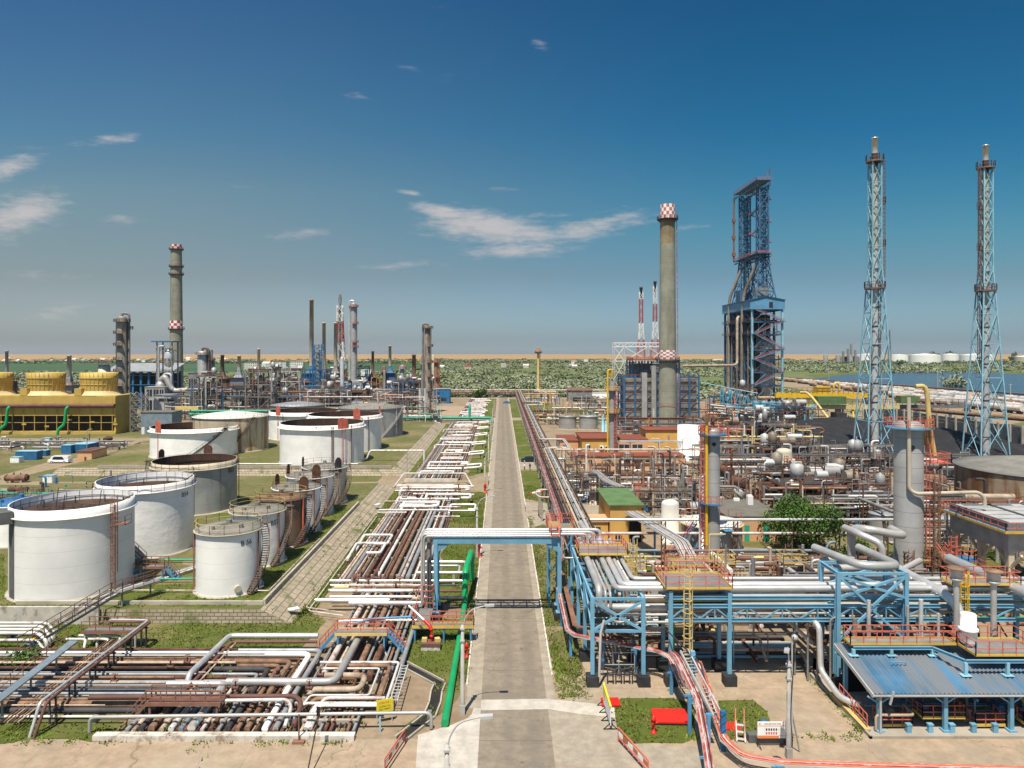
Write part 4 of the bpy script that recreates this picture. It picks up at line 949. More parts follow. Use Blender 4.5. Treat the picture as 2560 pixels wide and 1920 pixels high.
A,B=V(-10.1,57.35,0),V(-8.85,57.85,0);dr=(B-A).normalized();nrm=V(dr.y,-dr.x,0)
mb=MB();mb.bar(A+V(0,0,1.42),B+V(0,0,1.42),.05,1.0);obj('panel',mb,'sign_yellow',T)
for p in(A.lerp(B,.04),A.lerp(B,.96)):
 mb=MB();mb.bar(p+nrm*-.05,p+nrm*-.05+V(0,0,1.95),.06);obj('post',mb,'steel_pale',T)
C=A.lerp(B,.5)
def onb(z):return lambda x,y,q:tuple(C+dr*x+nrm*(.028+q)+V(0,0,z+y))
text('lettering','ATENTIE !',.22,'letter_red',T,onb(1.66),.003);text('lettering','LUCRU CU',.19,'letter_black',T,onb(1.38),.003);text('lettering','FOC OPRIT',.19,'letter_black',T,onb(1.14),.003)
def corridor(y0,y1,seed,where,n=26,x0=-21.6,x1=-9.4,z=.35):
 rg=random.Random(seed);x=x0
 ms=['rust','rust','grey_pipe','silver_dull','white_pipe','rust_light','tan_pipe','grey_pipe','brown_red','pinkish_pipe']
 k=0
 while x<x1:
  r=rg.choice((.08,.11,.14,.18,.24,.3));m=ms[(k*7+rg.randrange(3))%len(ms)];x+=r+.05
  sz={.08:'thin',.11:'thin',.14:'narrow',.18:'medium',.24:'thick',.3:'thick'}[r]
  c={'rust':'dark rusty','grey_pipe':'grey','silver_dull':'dull silver','white_pipe':'white','rust_light':'orange-brown','tan_pipe':'tan','brown_red':'red-brown','pinkish_pipe':'pale pinkish'}[m]
  pp(f'{sz} {c} pipe in the long bundle {where}',f'{sz} {c} pipes {where}',[(x,y0+rg.uniform(0,1.5),z+r),(x,y1-rg.uniform(0,1.5),z+r)],r,m,8 if y0<100 else 6)
  x+=r+rg.choice((.04,.08,.15,.35));k+=1
corridor(91.5,154.5,2,'beside the stone embankment')
corridor(63.5,90.0,3,'under the near footbridge',x0=-17.2,x1=-9.6)
corridor(166,303,4,'beyond the side road')
corridor(312,462,5,'beyond the green crossing pipe',x0=-20,x1=-9.5)
sleepers('concrete sleeper under the long parallel pipes','sleepers under the long parallel pipes',[(-22,-9.2,y,.36)for y in(95,103,111,119,127,135,143,151)]+[(-22,-9.2,y,.36)for y in range(172,300,14)]+[(-17.5,-9.2,y,.36)for y in(67,73,79,85)])
mb=MB();mb.bz(-23,-10.5,155.2,157.2,0,.95);obj('kerb_wall',mb,'concrete_white',label='white kerb wall where the long pipes dive under the side road, near side',cat='wall')
mb=MB();mb.bz(-22.6,-10.2,164.6,165.2,0,.8);obj('kerb_wall',mb,'concrete_white',label='white kerb wall of the side road, far side',cat='wall')
def crossing(where,rows,seed):
 rg=random.Random(seed)
 for(y,xa,xb,m,r,z,hook)in rows:
  pts=[(xa,y,z),(xb,y,z)]
  if hook:pts=[(xa,y-1.5-hook,z*.6),(xa,y,z),(xb,y,z),(xb,y-hook,z),(xb-rg.uniform(.5,2),y-hook,z)]
  c={'white_pipe':'white','pinkish_pipe':'pale pinkish','silver':'shiny silver','rust_light':'orange-brown','silver_dull':'dull silver','tan_pipe':'tan','brown_red':'red-brown','pale_yellow':'yellow'}[m]
  h=('looped ' if hook else 'straight ')+c
  pp(f'{h} pipe crossing the long bundle {where}',f'{h} pipes crossing {where}',pts,r,m,8,.5)
crossing('in the loop cluster before the side road',[(151,-21.5,-10,'white_pipe',.2,1.3,0),(150,-21,-6.8,'white_pipe',.26,1.5,2.2),(148.2,-21.2,-8.5,'rust_light',.2,1.2,0),(146.5,-22,-9,'white_pipe',.14,1.6,0),(144.6,-18,-8.4,'pinkish_pipe',.2,1.3,0),(143,-15,-6.2,'white_pipe',.3,1.5,3.5),(141.5,-20.5,-17,'white_pipe',.18,1.2,2),(140,-14.5,-9.5,'tan_pipe',.2,1.3,0),(138.6,-19.8,-8.2,'white_pipe',.18,1.5,0),(137.4,-22.4,-12,'pinkish_pipe',.13,1.3,0),(136,-18.6,-12,'white_pipe',.32,1.4,3.2),(134.8,-19.2,-14.6,'silver_dull',.24,1.2,0),(134.4,-9.6,-4.9,'white_pipe',.22,1.3,4.2),(132.4,-19,-12.6,'white_pipe',.28,1.4,0),(131.4,-11.5,-7.6,'pinkish_pipe',.16,1.5,0),(129.6,-12,-4.8,'silver_dull',.2,1.2,0),(127.6,-22,-9.6,'white_pipe',.15,1.8,0),(127,-22.2,-17,'white_pipe',.1,1.5,0),(152.4,-13,-6,'white_pipe',.16,1.4,0),(145.4,-10,-5.6,'pinkish_pipe',.18,1.0,0),(126,-12,-7.4,'pinkish_pipe',.14,1.0,0)],1)
crossing('halfway along the embankment',[(112,-21.6,-17.2,'white_pipe',.2,1.3,5.2),(107,-21.8,-17.4,'white_pipe',.2,1.35,5.2)],2)
crossing('behind the road gantry',[(88.8,-21.4,-4.6,'silver',.2,1.5,0),(87.2,-21,-9,'silver',.13,1.5,0),(86.2,-15,-8.4,'rust_light',.2,1.6,0),(85.6,-19,-5,'pinkish_pipe',.1,2.0,0),(84.6,-20.6,-8.6,'white_pipe',.22,1.7,0),(83.6,-20.2,-9,'white_pipe',.18,1.3,0),(82.4,-21.6,-13,'silver',.26,1.3,0),(81.2,-17.4,-8.8,'silver',.26,1.4,0),(85.2,-20,-18.3,'pale_yellow',.2,1.9,0),(83.0,-16,-9,'brown_red',.14,1.0,0),(86.8,-13,-4.8,'brown_red',.16,.9,0),(84.0,-9,-4.5,'pinkish_pipe',.18,1.1,0)],3)
pipe('pair of thin pale pipes framing the pipe corridor along the grass',[(-17.4,79.6,.9),(-22.3,81.0,1.0),(-22.6,127.2,1.1),(-17,127.4,1.5)],.06,'pinkish_pipe',None,.4)
pipe('thin white pipe beside the thin pair framing the pipe corridor',[(-17.6,79.0,.8),(-21.9,80.5,.8),(-22.25,126.6,.9)],.05,'white_pipe',None,.4)
rws=[]
rg=random.Random(9)
for i in range(26):
 y=171+i*4.9+rg.uniform(-1,1);rws.append((y,rg.uniform(-21.5,-16),rg.uniform(-12,-8.5),rg.choice(['white_pipe','pinkish_pipe','white_pipe','tan_pipe']),rg.choice((.16,.22,.28)),rg.choice((1.2,1.5)),rg.choice((0,0,3.0))))
crossing('between the side road and the green crossing pipe',rws,5)
for k,y in enumerate((176,200,222,246,268,290)):
 pp('white square pipe loop standing over the grass beside the road','white loops over the roadside grass',[(-9.4,y+6,1.2),(-5.2,y+6,1.6),(-5.2,y+1,1.6),(-9.4,y+1,1.2)],.26,'white_pipe',8,.5)
 mb=MB()
 for a in(1,6):mb.bar((-6,y+a,0),(-6,y+a,1.4),.2)
 obj('pipe_support',mb,'steel_dark',label='dark post pair under a white pipe loop beside the road',cat='pipe support',group='posts under the roadside loops')
pp('silver square pipe loop on the grass behind the left gantry leg',None,[(-11,96.5,1.6),(-4.8,96.5,1.6),(-4.8,91.8,1.6),(-11,91.8,1.6)],.22,'silver',8,.6)
pp('inner silver pipe loop on the grass behind the left gantry leg',None,[(-11,95.8,1.3),(-5.6,95.8,1.3),(-5.6,92.5,1.3),(-11,92.5,1.3)],.16,'silver_dull',8,.5)
mb=MB();[mb.bar((x,y,0),(x,y,1.4),.35)for x,y in((-8.2,96.5),(-8.2,91.8),(-6.2,91.8))];obj('pipe_support',mb,'concrete',label='concrete blocks under the silver loops behind the left gantry leg',cat='pipe support')
rws=[(318+i*9,rg.uniform(-20,-16),rg.uniform(-10,-6),rg.choice(['white_pipe','pinkish_pipe']),.3,1.3,rg.choice((0,4)))for i in range(15)]
crossing('far along the road',rws,6)
pipe('long white pipe bridging the pipe corridor beside the side road',[(-24,157.6,.1),(-22.4,163.4,2.3),(-8.4,163.4,2.3),(-6.4,158.4,.1)],.17,'white_pipe',None,.4)
pipe('long white pipe stepping over the far compound slope',[(-44,187,2.1),(-35.5,187,2.1),(-34.5,187,4.3),(-20.4,187,4.3),(-20.4,187,1)],.22,'white_pipe',None,.5)
pipe('white pipe on the ground behind the small tank row',[(-70,178,2.2),(-36,178,2.2)],.16,'white_pipe')
pipe('thick green pipe crossing the pipe corridor far down the road',[(-72,307,1.9),(-4.6,307,1.9),(-4.0,305,1.0),(-4.0,303,.2)],.62,'teal_pipe',None,1.2,12)
pipe('upright green pipe with elbow on the green crossing pipe',[(-13.8,307,1.9),(-13.8,307,7.2),(-13.8,309,7.2)],.55,'teal_pipe',None,1)
pipe('dark pipe below the green crossing pipe',[(-72,309,.8),(-5,309,.8)],.3,'steel_grey');pipe('grey pipe beside the green crossing pipe',[(-72,311,1.6),(-6,311,1.6)],.35,'steel_pale')
pipe('bright green pipe lying on the grass along the left road edge',[(-4.55,56.9,.34),(-4.35,76,.4),(-4.35,84.2,.4)],.31,'green_pipe',None,.5,14)
pipe('bright green pipe arching up and over behind the left gantry leg',[(-4.35,84.2,.3),(-4.35,85.0,3.9),(-3.9,93.0,4.2),(-3.9,93.2,.2)],.36,'green_pipe',None,1.3,14)
T=footbridge('orange railed footbridge with grey stairs over the near pipes',-16.6,-11.4,71.3,2.0,0,1.3,'rail_red','blue_steel','steel_grey')
T=thing('platform','red railed valve platform with yellow deck edge at the left gantry foot','platform',(-6,75.5,0))
mb=MB();mb.bz(-9.3,-2.9,73.6,74.8,1.5,1.6);mb.bz(-9.3,-7.6,74.8,79,1.5,1.6);obj('deck',mb,'steel_grey',T)
mb=MB();mb.bar((-9.3,73.55,1.62),(-2.9,73.55,1.62),.06,.3);mb.bar((-9.3,74.85,1.62),(-2.9,74.85,1.62),.06,.25);obj('toe_board',mb,'yellow',T)
mb=MB();mb.rail([(-9.3,73.6,1.6),(-2.9,73.6,1.6),(-2.9,74.8,1.6),(-7.5,74.8,1.6)],1.2,1.0,.07);mb.rail([(-9.3,73.6,1.6),(-9.3,79,1.6),(-7.6,79,1.6)],1.2,1.0,.07);mb.rail([(-9.2,78.8,3.0),(-7.6,78.8,3.0),(-7.6,80.6,3.0)],1.2,.8,.07);obj('railing',mb,'rail_red',T)
mb=MB();[mb.bar((x,y,0),(x,y,1.5),.16)for x in(-9,-6,-3.2)for y in(73.7,74.7)];mb.bar((-9.3,73.7,1.42),(-2.9,73.7,1.42),.15,.2);obj('leg',mb,'blue_steel',T)
pipe('blue pipe leading from the near pipes to the red railed valve platform',[(-15.6,74.8,1.5),(-13.8,74.8,2.0),(-9.4,75.2,2.1)],.11,'blue_steel');pipe('silver pipe leading from the near pipes to the red railed valve platform',[(-17.2,75.2,1.6),(-14,75.0,1.8),(-9,75,1.8)],.13,'silver')
def hydrant(label,x,y,h=1.4,z=0,m='signal_red'):
 T=thing('fire_hydrant',label,'fire hydrant',(x,y,z));s=h/1.4
 mb=MB();mb.lathe((x,y,z),[(.26*s,0),(.26*s,.1*s),(.13*s,.14*s),(.12*s,.95*s),(.2*s,1.0*s),(.2*s,1.12*s),(.13*s,1.25*s),(.05*s,1.38*s),(.001,1.4*s)],12);obj('barrel',mb,m,T)
 for a in(0,2.1,4.2):
  mb=MB();mb.tube([(x,y,z+.8*s),(x+.3*s*math.cos(a),y+.3*s*math.sin(a),z+.8*s)],.085*s,8);obj('outlet',mb,m,T)
 return T
hydrant('red fire hydrant on the left kerb beside the green pipe',-3.45,70.0,1.5);hydrant('red fire hydrant on the left kerb just behind the gantry',-3.35,104.6,2.4);hydrant('red fire hydrant at the far side road corner',-3.5,152,2.2);hydrant('red fire hydrant standing in the grass before the big red sheet',12.0,56.1,1.4)
T=thing('fire_monitor','red fire monitor with long white nozzle on a red and white plinth on the lawn','fire monitor',(-7.2,72.1,0))
mb=MB();mb.bz(-8.1,-6.2,71.5,72.6,.03,.45);obj('plinth_base',mb,'concrete_white',T)
mb=MB();mb.bz(-8.15,-6.15,71.45,72.65,.45,.75);obj('plinth',mb,'brown_red',T)
mb=MB();mb.tube([(-7.1,72,.75),(-7.1,72,1.9)],.1,8);mb.tube([(-7.1,72,1.9),(-7.3,72.2,2.3),(-7.9,72.6,2.7)],.18,8,.2);mb.lathe((-7.1,72,1.3),[(.001,-.12),(.2,-.1),(.2,.1),(.001,.12)],10);obj('monitor',mb,'signal_red',T)
mb=MB();mb.tube([(-7.8,72.5,2.65),(-9.6,73.4,3.9)],.1,8);obj('nozzle',mb,'white_plain',T)
for k in range(2):
 mb=MB();mb.box((-7.8+1.3*k,72,.95),(.5,.5,.35),.4*k);obj('cable_box',mb,'pale_yellow',T)
def lamp(label,x,y,h=7.4,ax=1.9,ay=0.0,pole='pole_grey',arm='steel_pale',z=0):
 T=thing('street_lamp',label,'street lamp',(x,y,z));mb=MB();mb.lathe((x,y,z),[(.2,0),(.13,h),(.001,h+.01)],10);mb.box((x,y,z+.4),(.42,.42,.8));obj('pole',mb,pole,T)
 mb=MB();mb.tube([(x,y,z+h-.8),(x+.05*ax,y+.05*ay,z+h+.4),(x+.35*ax,y+.35*ay,z+h+1.3),(x+ax,y+ay,z+h+1.6)],.05,6,.7);mb.box((x,y,z+h-.3),(.36,.36,.14));mb.box((x,y,z+h-1.3),(.36,.36,.14));obj('arm',mb,arm,T)
 mb=MB();L=math.hypot(ax,ay);d=V(ax/L,ay/L,0);p=V(x+ax,y+ay,z+h+1.6);mb.bar(p,p+d*.75+V(0,0,.05),.34,.16);obj('lamp_head',mb,'steel_pale',T)
 return T
lamp('nearest street lamp on the left road edge at the very front',-3.15,41.0);lamp('street lamp beside the end of the bright green pipe',-3.25,59.0)
lamp('street lamp just behind the road gantry on the left kerb',-3.6,104,7.4);lamp('street lamp at the side road corner',-3.6,153,7.4)
for y in(196,240,285,340):lamp('street lamp on the left kerb far down the road',-3.6,y,7.4).__setitem__('group','far street lamps on the left kerb')
T=lamp('tall street lamp wrapped in cable beside the white safety board on the right',21.25,52.6,7.2,-.8,-1.7)
mb=MB();mb.tube([(21.45,52.6,.0),(21.5,52.5,1.5),(21.3,52.45,3),(21.5,52.5,6),(21.7,52.6,7.5),(21.6,52.6,9)],.04,5,.5);obj('cable',mb,'black',T)
mb=MB();mb.bar((21.55,52.75,0),(21.55,52.75,8.8),.09);mb.lathe((21.75,52.75,8.75),[(.001,-.1),(.25,0),(.22,.25),(.001,.38)],10);obj('floodlight',mb,'steel_pale',T)
mb=MB();mb.tube([(22.4,53.4,0),(21.35,52.7,4.2)],.06,6);obj('stay',mb,'pole_grey',T)
def barrier(label,p,q,h=1.1):
 p,q=Vector(p),Vector(q);T=thing('barrier',label,'barrier',p.lerp(q,.5));mb=MB()
 for s in(0,1):mb.bar(p.lerp(q,s),p.lerp(q,s)+V(0,0,h),.09)
 mb.bar(p+V(0,0,h),q+V(0,0,h),.09);mb.bar(p+V(0,0,.35),q+V(0,0,.35),.08);obj('frame',mb,'rail_red',T)
 mb=MB();n=6
 for i in range(n):mb.bar(p.lerp(q,(i+.1)/n)+V(0,0,.72),p.lerp(q,(i+.9)/n)+V(0,0,.72),.05,.32,i%2)
 obj('board',mb,['sign_white','rail_red'],T)
barrier('red and white swing barrier standing open left of the road',(-8.3,50.6,0),(-7.4,54.6,0));barrier('red and white swing barrier standing open right of the road',(9.0,54.8,0),(10.4,50.4,0))
mb=MB();mb.tube([(-13.6,49.0,0),(-13.8,53.6,2.6)],.05,5);mb.box((-13.85,53.7,2.9),(.25,.1,.7));obj('signal_post',mb,'black',label='thin leaning black signal post in the front left yard',cat='post')
mb=MB();mb.tube([(-15.6,54.7,0),(-15.6,54.7,2.2)],.06,6);mb.box((-15.6,54.7,.1),(.9,.6,.2));obj('post',mb,'rail_rust',label='rusty post on a dark foot in front of the kerb wall',cat='post')
footbridge('low dark red footbridge with stairs over the pipes by the kerb wall',-28.6,-22.6,57.6,1.75,0,1.0,'rail_rust','rail_rust','brown_red',stairs=(True,False))
mb=MB();mb.box((-5.9,58.2,.35),(.35,.35,.7));obj('bollard',mb,'steel_grey',label='small grey post box at the end of the drain',cat='bollard')
mb=MB();mb.bz(-5.2,-3.7,113,115,.02,1.0);obj('hose_box',mb,'concrete_white',label='white box with red lid on the grass behind the gantry',cat='box')
mb=MB();mb.bz(-5.25,-3.65,112.95,115.05,1.0,1.2);obj('box_lid',mb,'signal_red',label='red metal lid on the white box behind the gantry',cat='box lid')
def valve(label,x,y,z,m='brown_red',group=None,s=1.0):
 T=thing('valve',label,'valve',(x,y,z),group)
 mb=MB();mb.tube([(x-.35*s,y,z),(x+.35*s,y,z)],.2*s,10);mb.tube([(x-.38*s,y,z),(x-.3*s,y,z)],.3*s,10);mb.tube([(x+.3*s,y,z),(x+.38*s,y,z)],.3*s,10);mb.tube([(x,y,z),(x,y,z+.8*s)],.1*s,8);obj('valve_body',mb,m,T)
 mb=MB();n=12;P=[(x+.33*s*math.cos(6.283*i/n),y+.33*s*math.sin(6.283*i/n),z+.82*s)for i in range(n+1)];mb.tube(P,.035*s,5,cap=False)
 for i in(0,3):mb.bar(P[i],P[i+6],.04*s)
 obj('handwheel',mb,'rail_rust',T);return T
rg=random.Random(21)
for i in range(9):valve('rusty valve with handwheel among the nearest pipes',rg.uniform(-34,-12),rg.uniform(59,68),1.2,'brown_red','valves among the nearest pipes',.75)
for i in range(16):valve('small valve with handwheel on the long pipes behind the gantry',rg.uniform(-20,-9),rg.choice((rg.uniform(81,90),rg.uniform(128,152))),1.5,rg.choice(('brown_red','tan_pipe','steel_grey')),'valves on the long pipes',1.2)
mat('gantry_blue',(.15,.34,.47),.5,0,.12,.5,(.22,.25,.26),.22,1.0)
T=thing('road_gantry','light blue steel gantry carrying silver pipes over the road','gantry',(-.5,81,0))
for x in(-7.4,6.5):
 for y in(79.9,82.3):
  mb=MB();mb.bz(x-.22,x+.22,y-.22,y-.16,.9,8.9);mb.bz(x-.22,x+.22,y+.16,y+.22,.9,8.9);mb.bz(x-.06,x+.06,y-.16,y+.16,.9,8.9)
  mb.bz(x-.4,x+.4,y-.4,y+.4,.86,.96);obj('leg',mb,'gantry_blue',T)
  mb=MB();mb.bz(x-.6,x+.6,y-.6,y+.6,0,.88);obj('footing',mb,'footing_black',T)
 mb=MB()
 for k in range(5):mb.bar((x,79.9,1.6+k*1.75),(x,82.3,1.6+k*1.75),.12);
 for k in range(4):mb.bar((x,79.9 if k%2 else 82.3,1.6+k*1.75),(x,82.3 if k%2 else 79.9,3.35+k*1.75),.1)
 obj('brace',mb,'gantry_blue',T)
for y in(79.9,82.3):
 mb=MB();mb.bar((-7.7,y,8.9),(6.8,y,8.9),.3,.66);mb.bar((-7.7,y,9.24),(6.8,y,9.24),.42,.06)
 for x,s in((-7.2,1),(6.3,-1)):mb.add([(x,y-.05,7.6),(x+s*1.6,y-.05,8.65),(x,y-.05,8.65),(x,y+.05,7.6),(x+s*1.6,y+.05,8.65),(x,y+.05,8.65)],[(0,1,2),(5,4,3),(0,3,4,1),(0,2,5,3)])
 obj('beam',mb,'gantry_blue',T)
mb=MB()
for i in range(10):mb.bar((-7.4+i*1.54,79.9,8.95),(-7.4+i*1.54,82.3,8.95),.14)
for i in range(9):mb.bar((-7.4+i*1.54,79.9 if i%2 else 82.3,9.0),(-7.4+(i+1)*1.54,82.3 if i%2 else 79.9,9.0),.1)
obj('cross_beam',mb,'gantry_blue',T)
for k,(y,r,xr,zd)in enumerate(((79.7,.11,6.75,7.0),(80.3,.16,9.7,8.0),(81.2,.17,10.5,8.0),(82.2,.19,11.4,8.0))):
 z=9.35+r
 pts=[(-9.0,y,1.0+.5*k),(-9.0,y,z),(xr,y,z),(xr,y,zd)]if k else[(-8.7,y,4),(-8.7,y,z),(xr,y,z),(xr,y,zd),(8.6,y,zd)]
 pipe('silver pipe on the road gantry, '+('thin and nearest','second','third','farthest')[k]+' of the four',pts,r,'silver',None,.55,12)
pipe('wide dark grey duct standing against the left gantry leg',[(-8.3,81.2,.3),(-8.3,81.2,9.2)],.28,'steel_grey',None,0,12)
pipe('thin brown line on the left side of the gantry',[(-7.9,79.5,.5),(-7.9,79.5,9.2)],.08,'steel_dark')
T=footbridge('small orange stair bridge stepping over the gantry pipes',5.3,6.7,81,10.5,9.3,1.0,'rail_red','blue_steel','steel_grey',stairs=(False,False))
mb=MB();mb.stairs((6.0,79.2,9.4),(6.0,80.5,10.5),.9,0);mb.rail([(5.5,79.2,9.4),(5.5,80.5,10.5)],1.1,1);mb.rail([(6.5,79.2,9.4),(6.5,80.5,10.5)],1.1,1);obj('stair',mb,'rail_red',T)
T=thing('platform','orange railed landing with yellow edge behind the right end of the gantry','platform',(6.8,85,0))
mb=MB();mb.bz(5.4,8.4,83.4,86.4,9.2,9.3);obj('deck',mb,'steel_grey',T)
mb=MB();mb.rail([(5.4,83.4,9.3),(5.4,86.4,9.3),(8.4,86.4,9.3),(8.4,83.4,9.3)],1.2,.9,.07);obj('railing',mb,'rail_red',T)
mb=MB();mb.bar((5.4,83.4,9.4),(8.4,83.4,9.4),.06,.3);mb.bar((8.4,86.4,9.4),(8.4,83.4,9.4),.06,.3);obj('toe_board',mb,'yellow',T)
mb=MB();[mb.bar((x,y,0),(x,y,9.2),.2)for x in(5.6,8.2)for y in(83.6,86.2)];mb.bar((5.6,83.6,4),(8.2,83.6,8),.12);obj('leg',mb,'blue_steel',T)
T=thing('wind_sock','red and white windsock on a thin pole right of the road','windsock',(*G(b3(265,560))[:2],0))
q=Vector(T.location);mb=MB();mb.tube([q,q+V(0,0,4.2)],.06,6);obj('pole',mb,'rail_rust',T)
mb=MB();mb.lathe((0,0,0),[(.32,0),(.30,.5),(.27,1.0),(.24,1.5),(.20,2.0),(.16,2.5)],12,0,True,mis=lambda i,j:i%2)
mb.v=[(q.x-v[2]*.97,q.y+v[1],q.z+4.1+v[0]-.22*v[2])for v in mb.v];obj('sock',mb,['signal_red','sign_white'],T)
def rack(label,bents,levels,m='blue_steel',w=.28,chords=(),truss=None,foot=.9,brace=(),group=None,name='pipe_rack',cat='pipe rack',footm='footing_black',bm=None):
 """bents: list of ((x,y),(x,y),top); levels: beam heights of each bent; chords: heights of lengthwise beams between bents"""
 c=Vector((0,0,0));n=0
 for a,b,t in bents:c+=V(*a,0)+V(*b,0);n+=2
 T=thing(name,label,cat,c/n,group)
 for a,b,t in bents:
  for p in(a,b):
   mb=MB();d=w/2
   if w>.2:
    mb.bz(p[0]-d,p[0]+d,p[1]-d,p[1]-d*.7,foot,t);mb.bz(p[0]-d,p[0]+d,p[1]+d*.7,p[1]+d,foot,t);mb.bz(p[0]-d*.3,p[0]+d*.3,p[1]-d*.7,p[1]+d*.7,foot,t)
   else:mb.bz(p[0]-d,p[0]+d,p[1]-d,p[1]+d,foot,t)
   obj('post',mb,m,T)
   if foot>.3:
    mb=MB();mb.bz(p[0]-.55,p[0]+.55,p[1]-.55,p[1]+.55,0,foot-.06);mb.bz(p[0]-.35,p[0]+.35,p[1]-.35,p[1]+.35,foot-.06,foot+.02);obj('footing',mb,footm,T)
  mb=MB()
  for z in levels:
   if z<=t:mb.bar((*a,z-.12),(*b,z-.12),.2,.24)
  obj('cross_beam',mb,bm or m,T)
 mb=MB()
 for(i,j)in brace:
  a,b,t=bents[i];a2,b2,t2=bents[j]
  lo,hi=levels[0]-.1 if levels else foot,t-.3
  lo=min(lo,hi-2)
  P=(a,b)if i==j else(a,a2)
  mb.bar((*P[0],lo),(*P[1],hi),w*.62);mb.bar((*P[1],lo),(*P[0],hi),w*.62)
  if i!=j:mb.bar((*b,lo),(*b2,hi),.14)
 obj('brace',mb,m,T)
 mb=MB()
 for k in range(len(bents)-1):
  for z in chords:
   for s in(0,1):mb.ib((*bents[k][s],z),(*bents[k+1][s],z),.2,.3)
 obj('girder',mb,bm or m,T)
 if truss:
  lo,hi=truss;mb=MB()
  for k in range(len(bents)-1):
   for s in(0,1):
    A,B=V(*bents[k][s],0),V(*bents[k+1][s],0);n=max(2,round((B-A).length/2.1));n+=n%2
    for i in range(n):
     z0,z1=(lo,hi)if i%2==0 else(hi,lo)
     mb.bar(A.lerp(B,i/n)+V(0,0,z0),A.lerp(B,(i+1)/n)+V(0,0,z1),.12)
     if i%2:mb.bar(A.lerp(B,i/n)+V(0,0,lo),A.lerp(B,i/n)+V(0,0,hi),.1)
  obj('truss',mb,m,T)
 return T
def platform(label,x0,x1,y0,y1,z,zb=0,railm='rail_red',legm='blue_steel',deckm='steel_grey',toem='yellow',legs=True,open_=(),h=1.15,group=None,step=1.1,w=.065,ladder=None,lm='pale_yellow'):
 T=thing('platform',label,'platform',((x0+x1)/2,(y0+y1)/2,zb),group)
 mb=MB();mb.bz(x0,x1,y0,y1,z-.08,z);obj('deck',mb,deckm,T)
 C=[(x0,y0,z),(x1,y0,z),(x1,y1,z),(x0,y1,z)]
 mb=MB();mt=MB()
 for i in range(4):
  if i in open_:continue
  a,b=C[i],C[(i+1)%4];mb.rail([a,b],h,step,w);mt.bar((a[0],a[1],z+.05),(b[0],b[1],z+.05),.06,.2)
 obj('railing',mb,railm,T);obj('toe_board',mt,toem,T)
 if legs:
  for p in C:
   mb=MB();px,py=p[0]+(.15 if p[0]==x0 else-.15),p[1]+(.15 if p[1]==y0 else-.15);mb.bz(px-.1,px+.1,py-.1,py+.1,zb,z-.08);obj('leg',mb,legm,T)
  mb=MB();mb.bar((x0+.15,y0+.1,z-.2),(x1-.15,y0+.1,z-.2),.12,.24);mb.bar((x0+.15,y1-.1,z-.2),(x1-.15,y1-.1,z-.2),.12,.24);obj('beam',mb,legm,T)
 if ladder:
  mb=MB();mb.ladder(ladder[:2],ladder[2],z+.9,ladder[3],.6,True,.08);obj('ladder',mb,lm,T)
 return T
T=rack('blue steel rack frame with crossed braces beside the road, right of the gantry',[((8.2,64.2),(12.8,64.2),7.9),((8.15,69.5),(12.8,69.5),7.9),((8.1,75),(12.8,75),7.9),((8.05,81.6),(12.8,81.6),7.9)],(5.0,7.9),'gantry_blue',.34,(7.75,),None,1.0,((0,0),(1,1),(2,2),(0,1),(1,2),(2,3)))
YP=[(9.0,.33,65.4,'down'),(9.55,.13,65.1,'down'),(9.95,.13,64.9,'down'),(10.55,.27,65.6,1),(11.25,.29,66.5,1),(11.85,.2,67.3,1),(12.2,.09,67.6,0),(12.65,.2,68.6,1)]
for k,(x,r,ye,kind)in enumerate(YP):
 z=8.0+r;m='silver_dull' if k in(0,1,2)else 'silver'
 if kind=='down':pts=[(x,82.5,z),(x,ye,z),(x,ye,6.6-.6*k),(13+k*.5,ye,6.6-.6*k),(60,ye+1.2,6.6-.6*k)]
 elif kind:pts=[(x,83,z),(x,ye,z),(64,ye,z)]
 else:pts=[(x,83,z),(x,ye,z)]
 pipe(('thick grey pipe dropping over the front of the blue rack beside the road','thin grey pipe dropping beside the thick one at the blue rack, left of two','thin grey pipe dropping beside the thick one at the blue rack, right of two','grey pipe turning right along the front rack, nearest to the viewer','grey pipe turning right along the front rack, second from the viewer','narrow grey pipe turning right along the front rack, third from the viewer','thin white pipe between the grey pipes on the blue rack','silver pipe turning right along the front rack, farthest from the viewer')[k],pts,r,'white_pipe' if k==6 else m,None,.8,14)
for k,(y,z,r,m,xa)in enumerate(((64.9,7.35,.1,'pale_yellow',13.5),(65.6,7.4,.12,'steel_pale',12.5),(66.4,7.0,.42,'silver_dull',12.0),(65.9,6.25,.34,'silver_dull',10.2),(66.8,7.5,.1,'white_pipe',15),(65.2,5.55,.1,'green_pipe',22),(67.3,6.1,.14,'silver',15),(64.6,7.9,.08,'silver',13))):
 pipe(('thin yellow line','pale grey line','thick dull silver main','second thick dull silver main','thin white line','thin green line','narrow shiny silver line','thin silver line')[k]+' running along the lower tier of the front blue rack',[(xa,y,z),(64,y+.6,z)],r,m,None,0,12)
T=rack('long blue trussed pipe rack along the front of the plant',[((15.3,64.3),(15.3,67.4),8.5),((20.6,64.3),(20.6,67.4),8.4),((30.2,64.3),(30.2,67.0),7.8),((36.3,64.3),(36.3,67.0),7.8),((48.5,64.3),(48.5,67),7.8),((60,64.3),(60,67),7.8)],(5.9,7.1,7.9),'gantry_blue',.34,(5.85,7.1,7.85),(5.95,7.0),1.0,((0,0),(1,1),(2,2),(3,3)))
T=rack('tall blue portal with crossed braces standing above the front rack',[((30.2,63.8),(36.3,63.8),10.3),((30.2,67.2),(36.3,67.2),10.3)],(10.3,),'gantry_blue',.34,(10.15,),None,1.0,((0,0),(1,1)))
mb=MB()
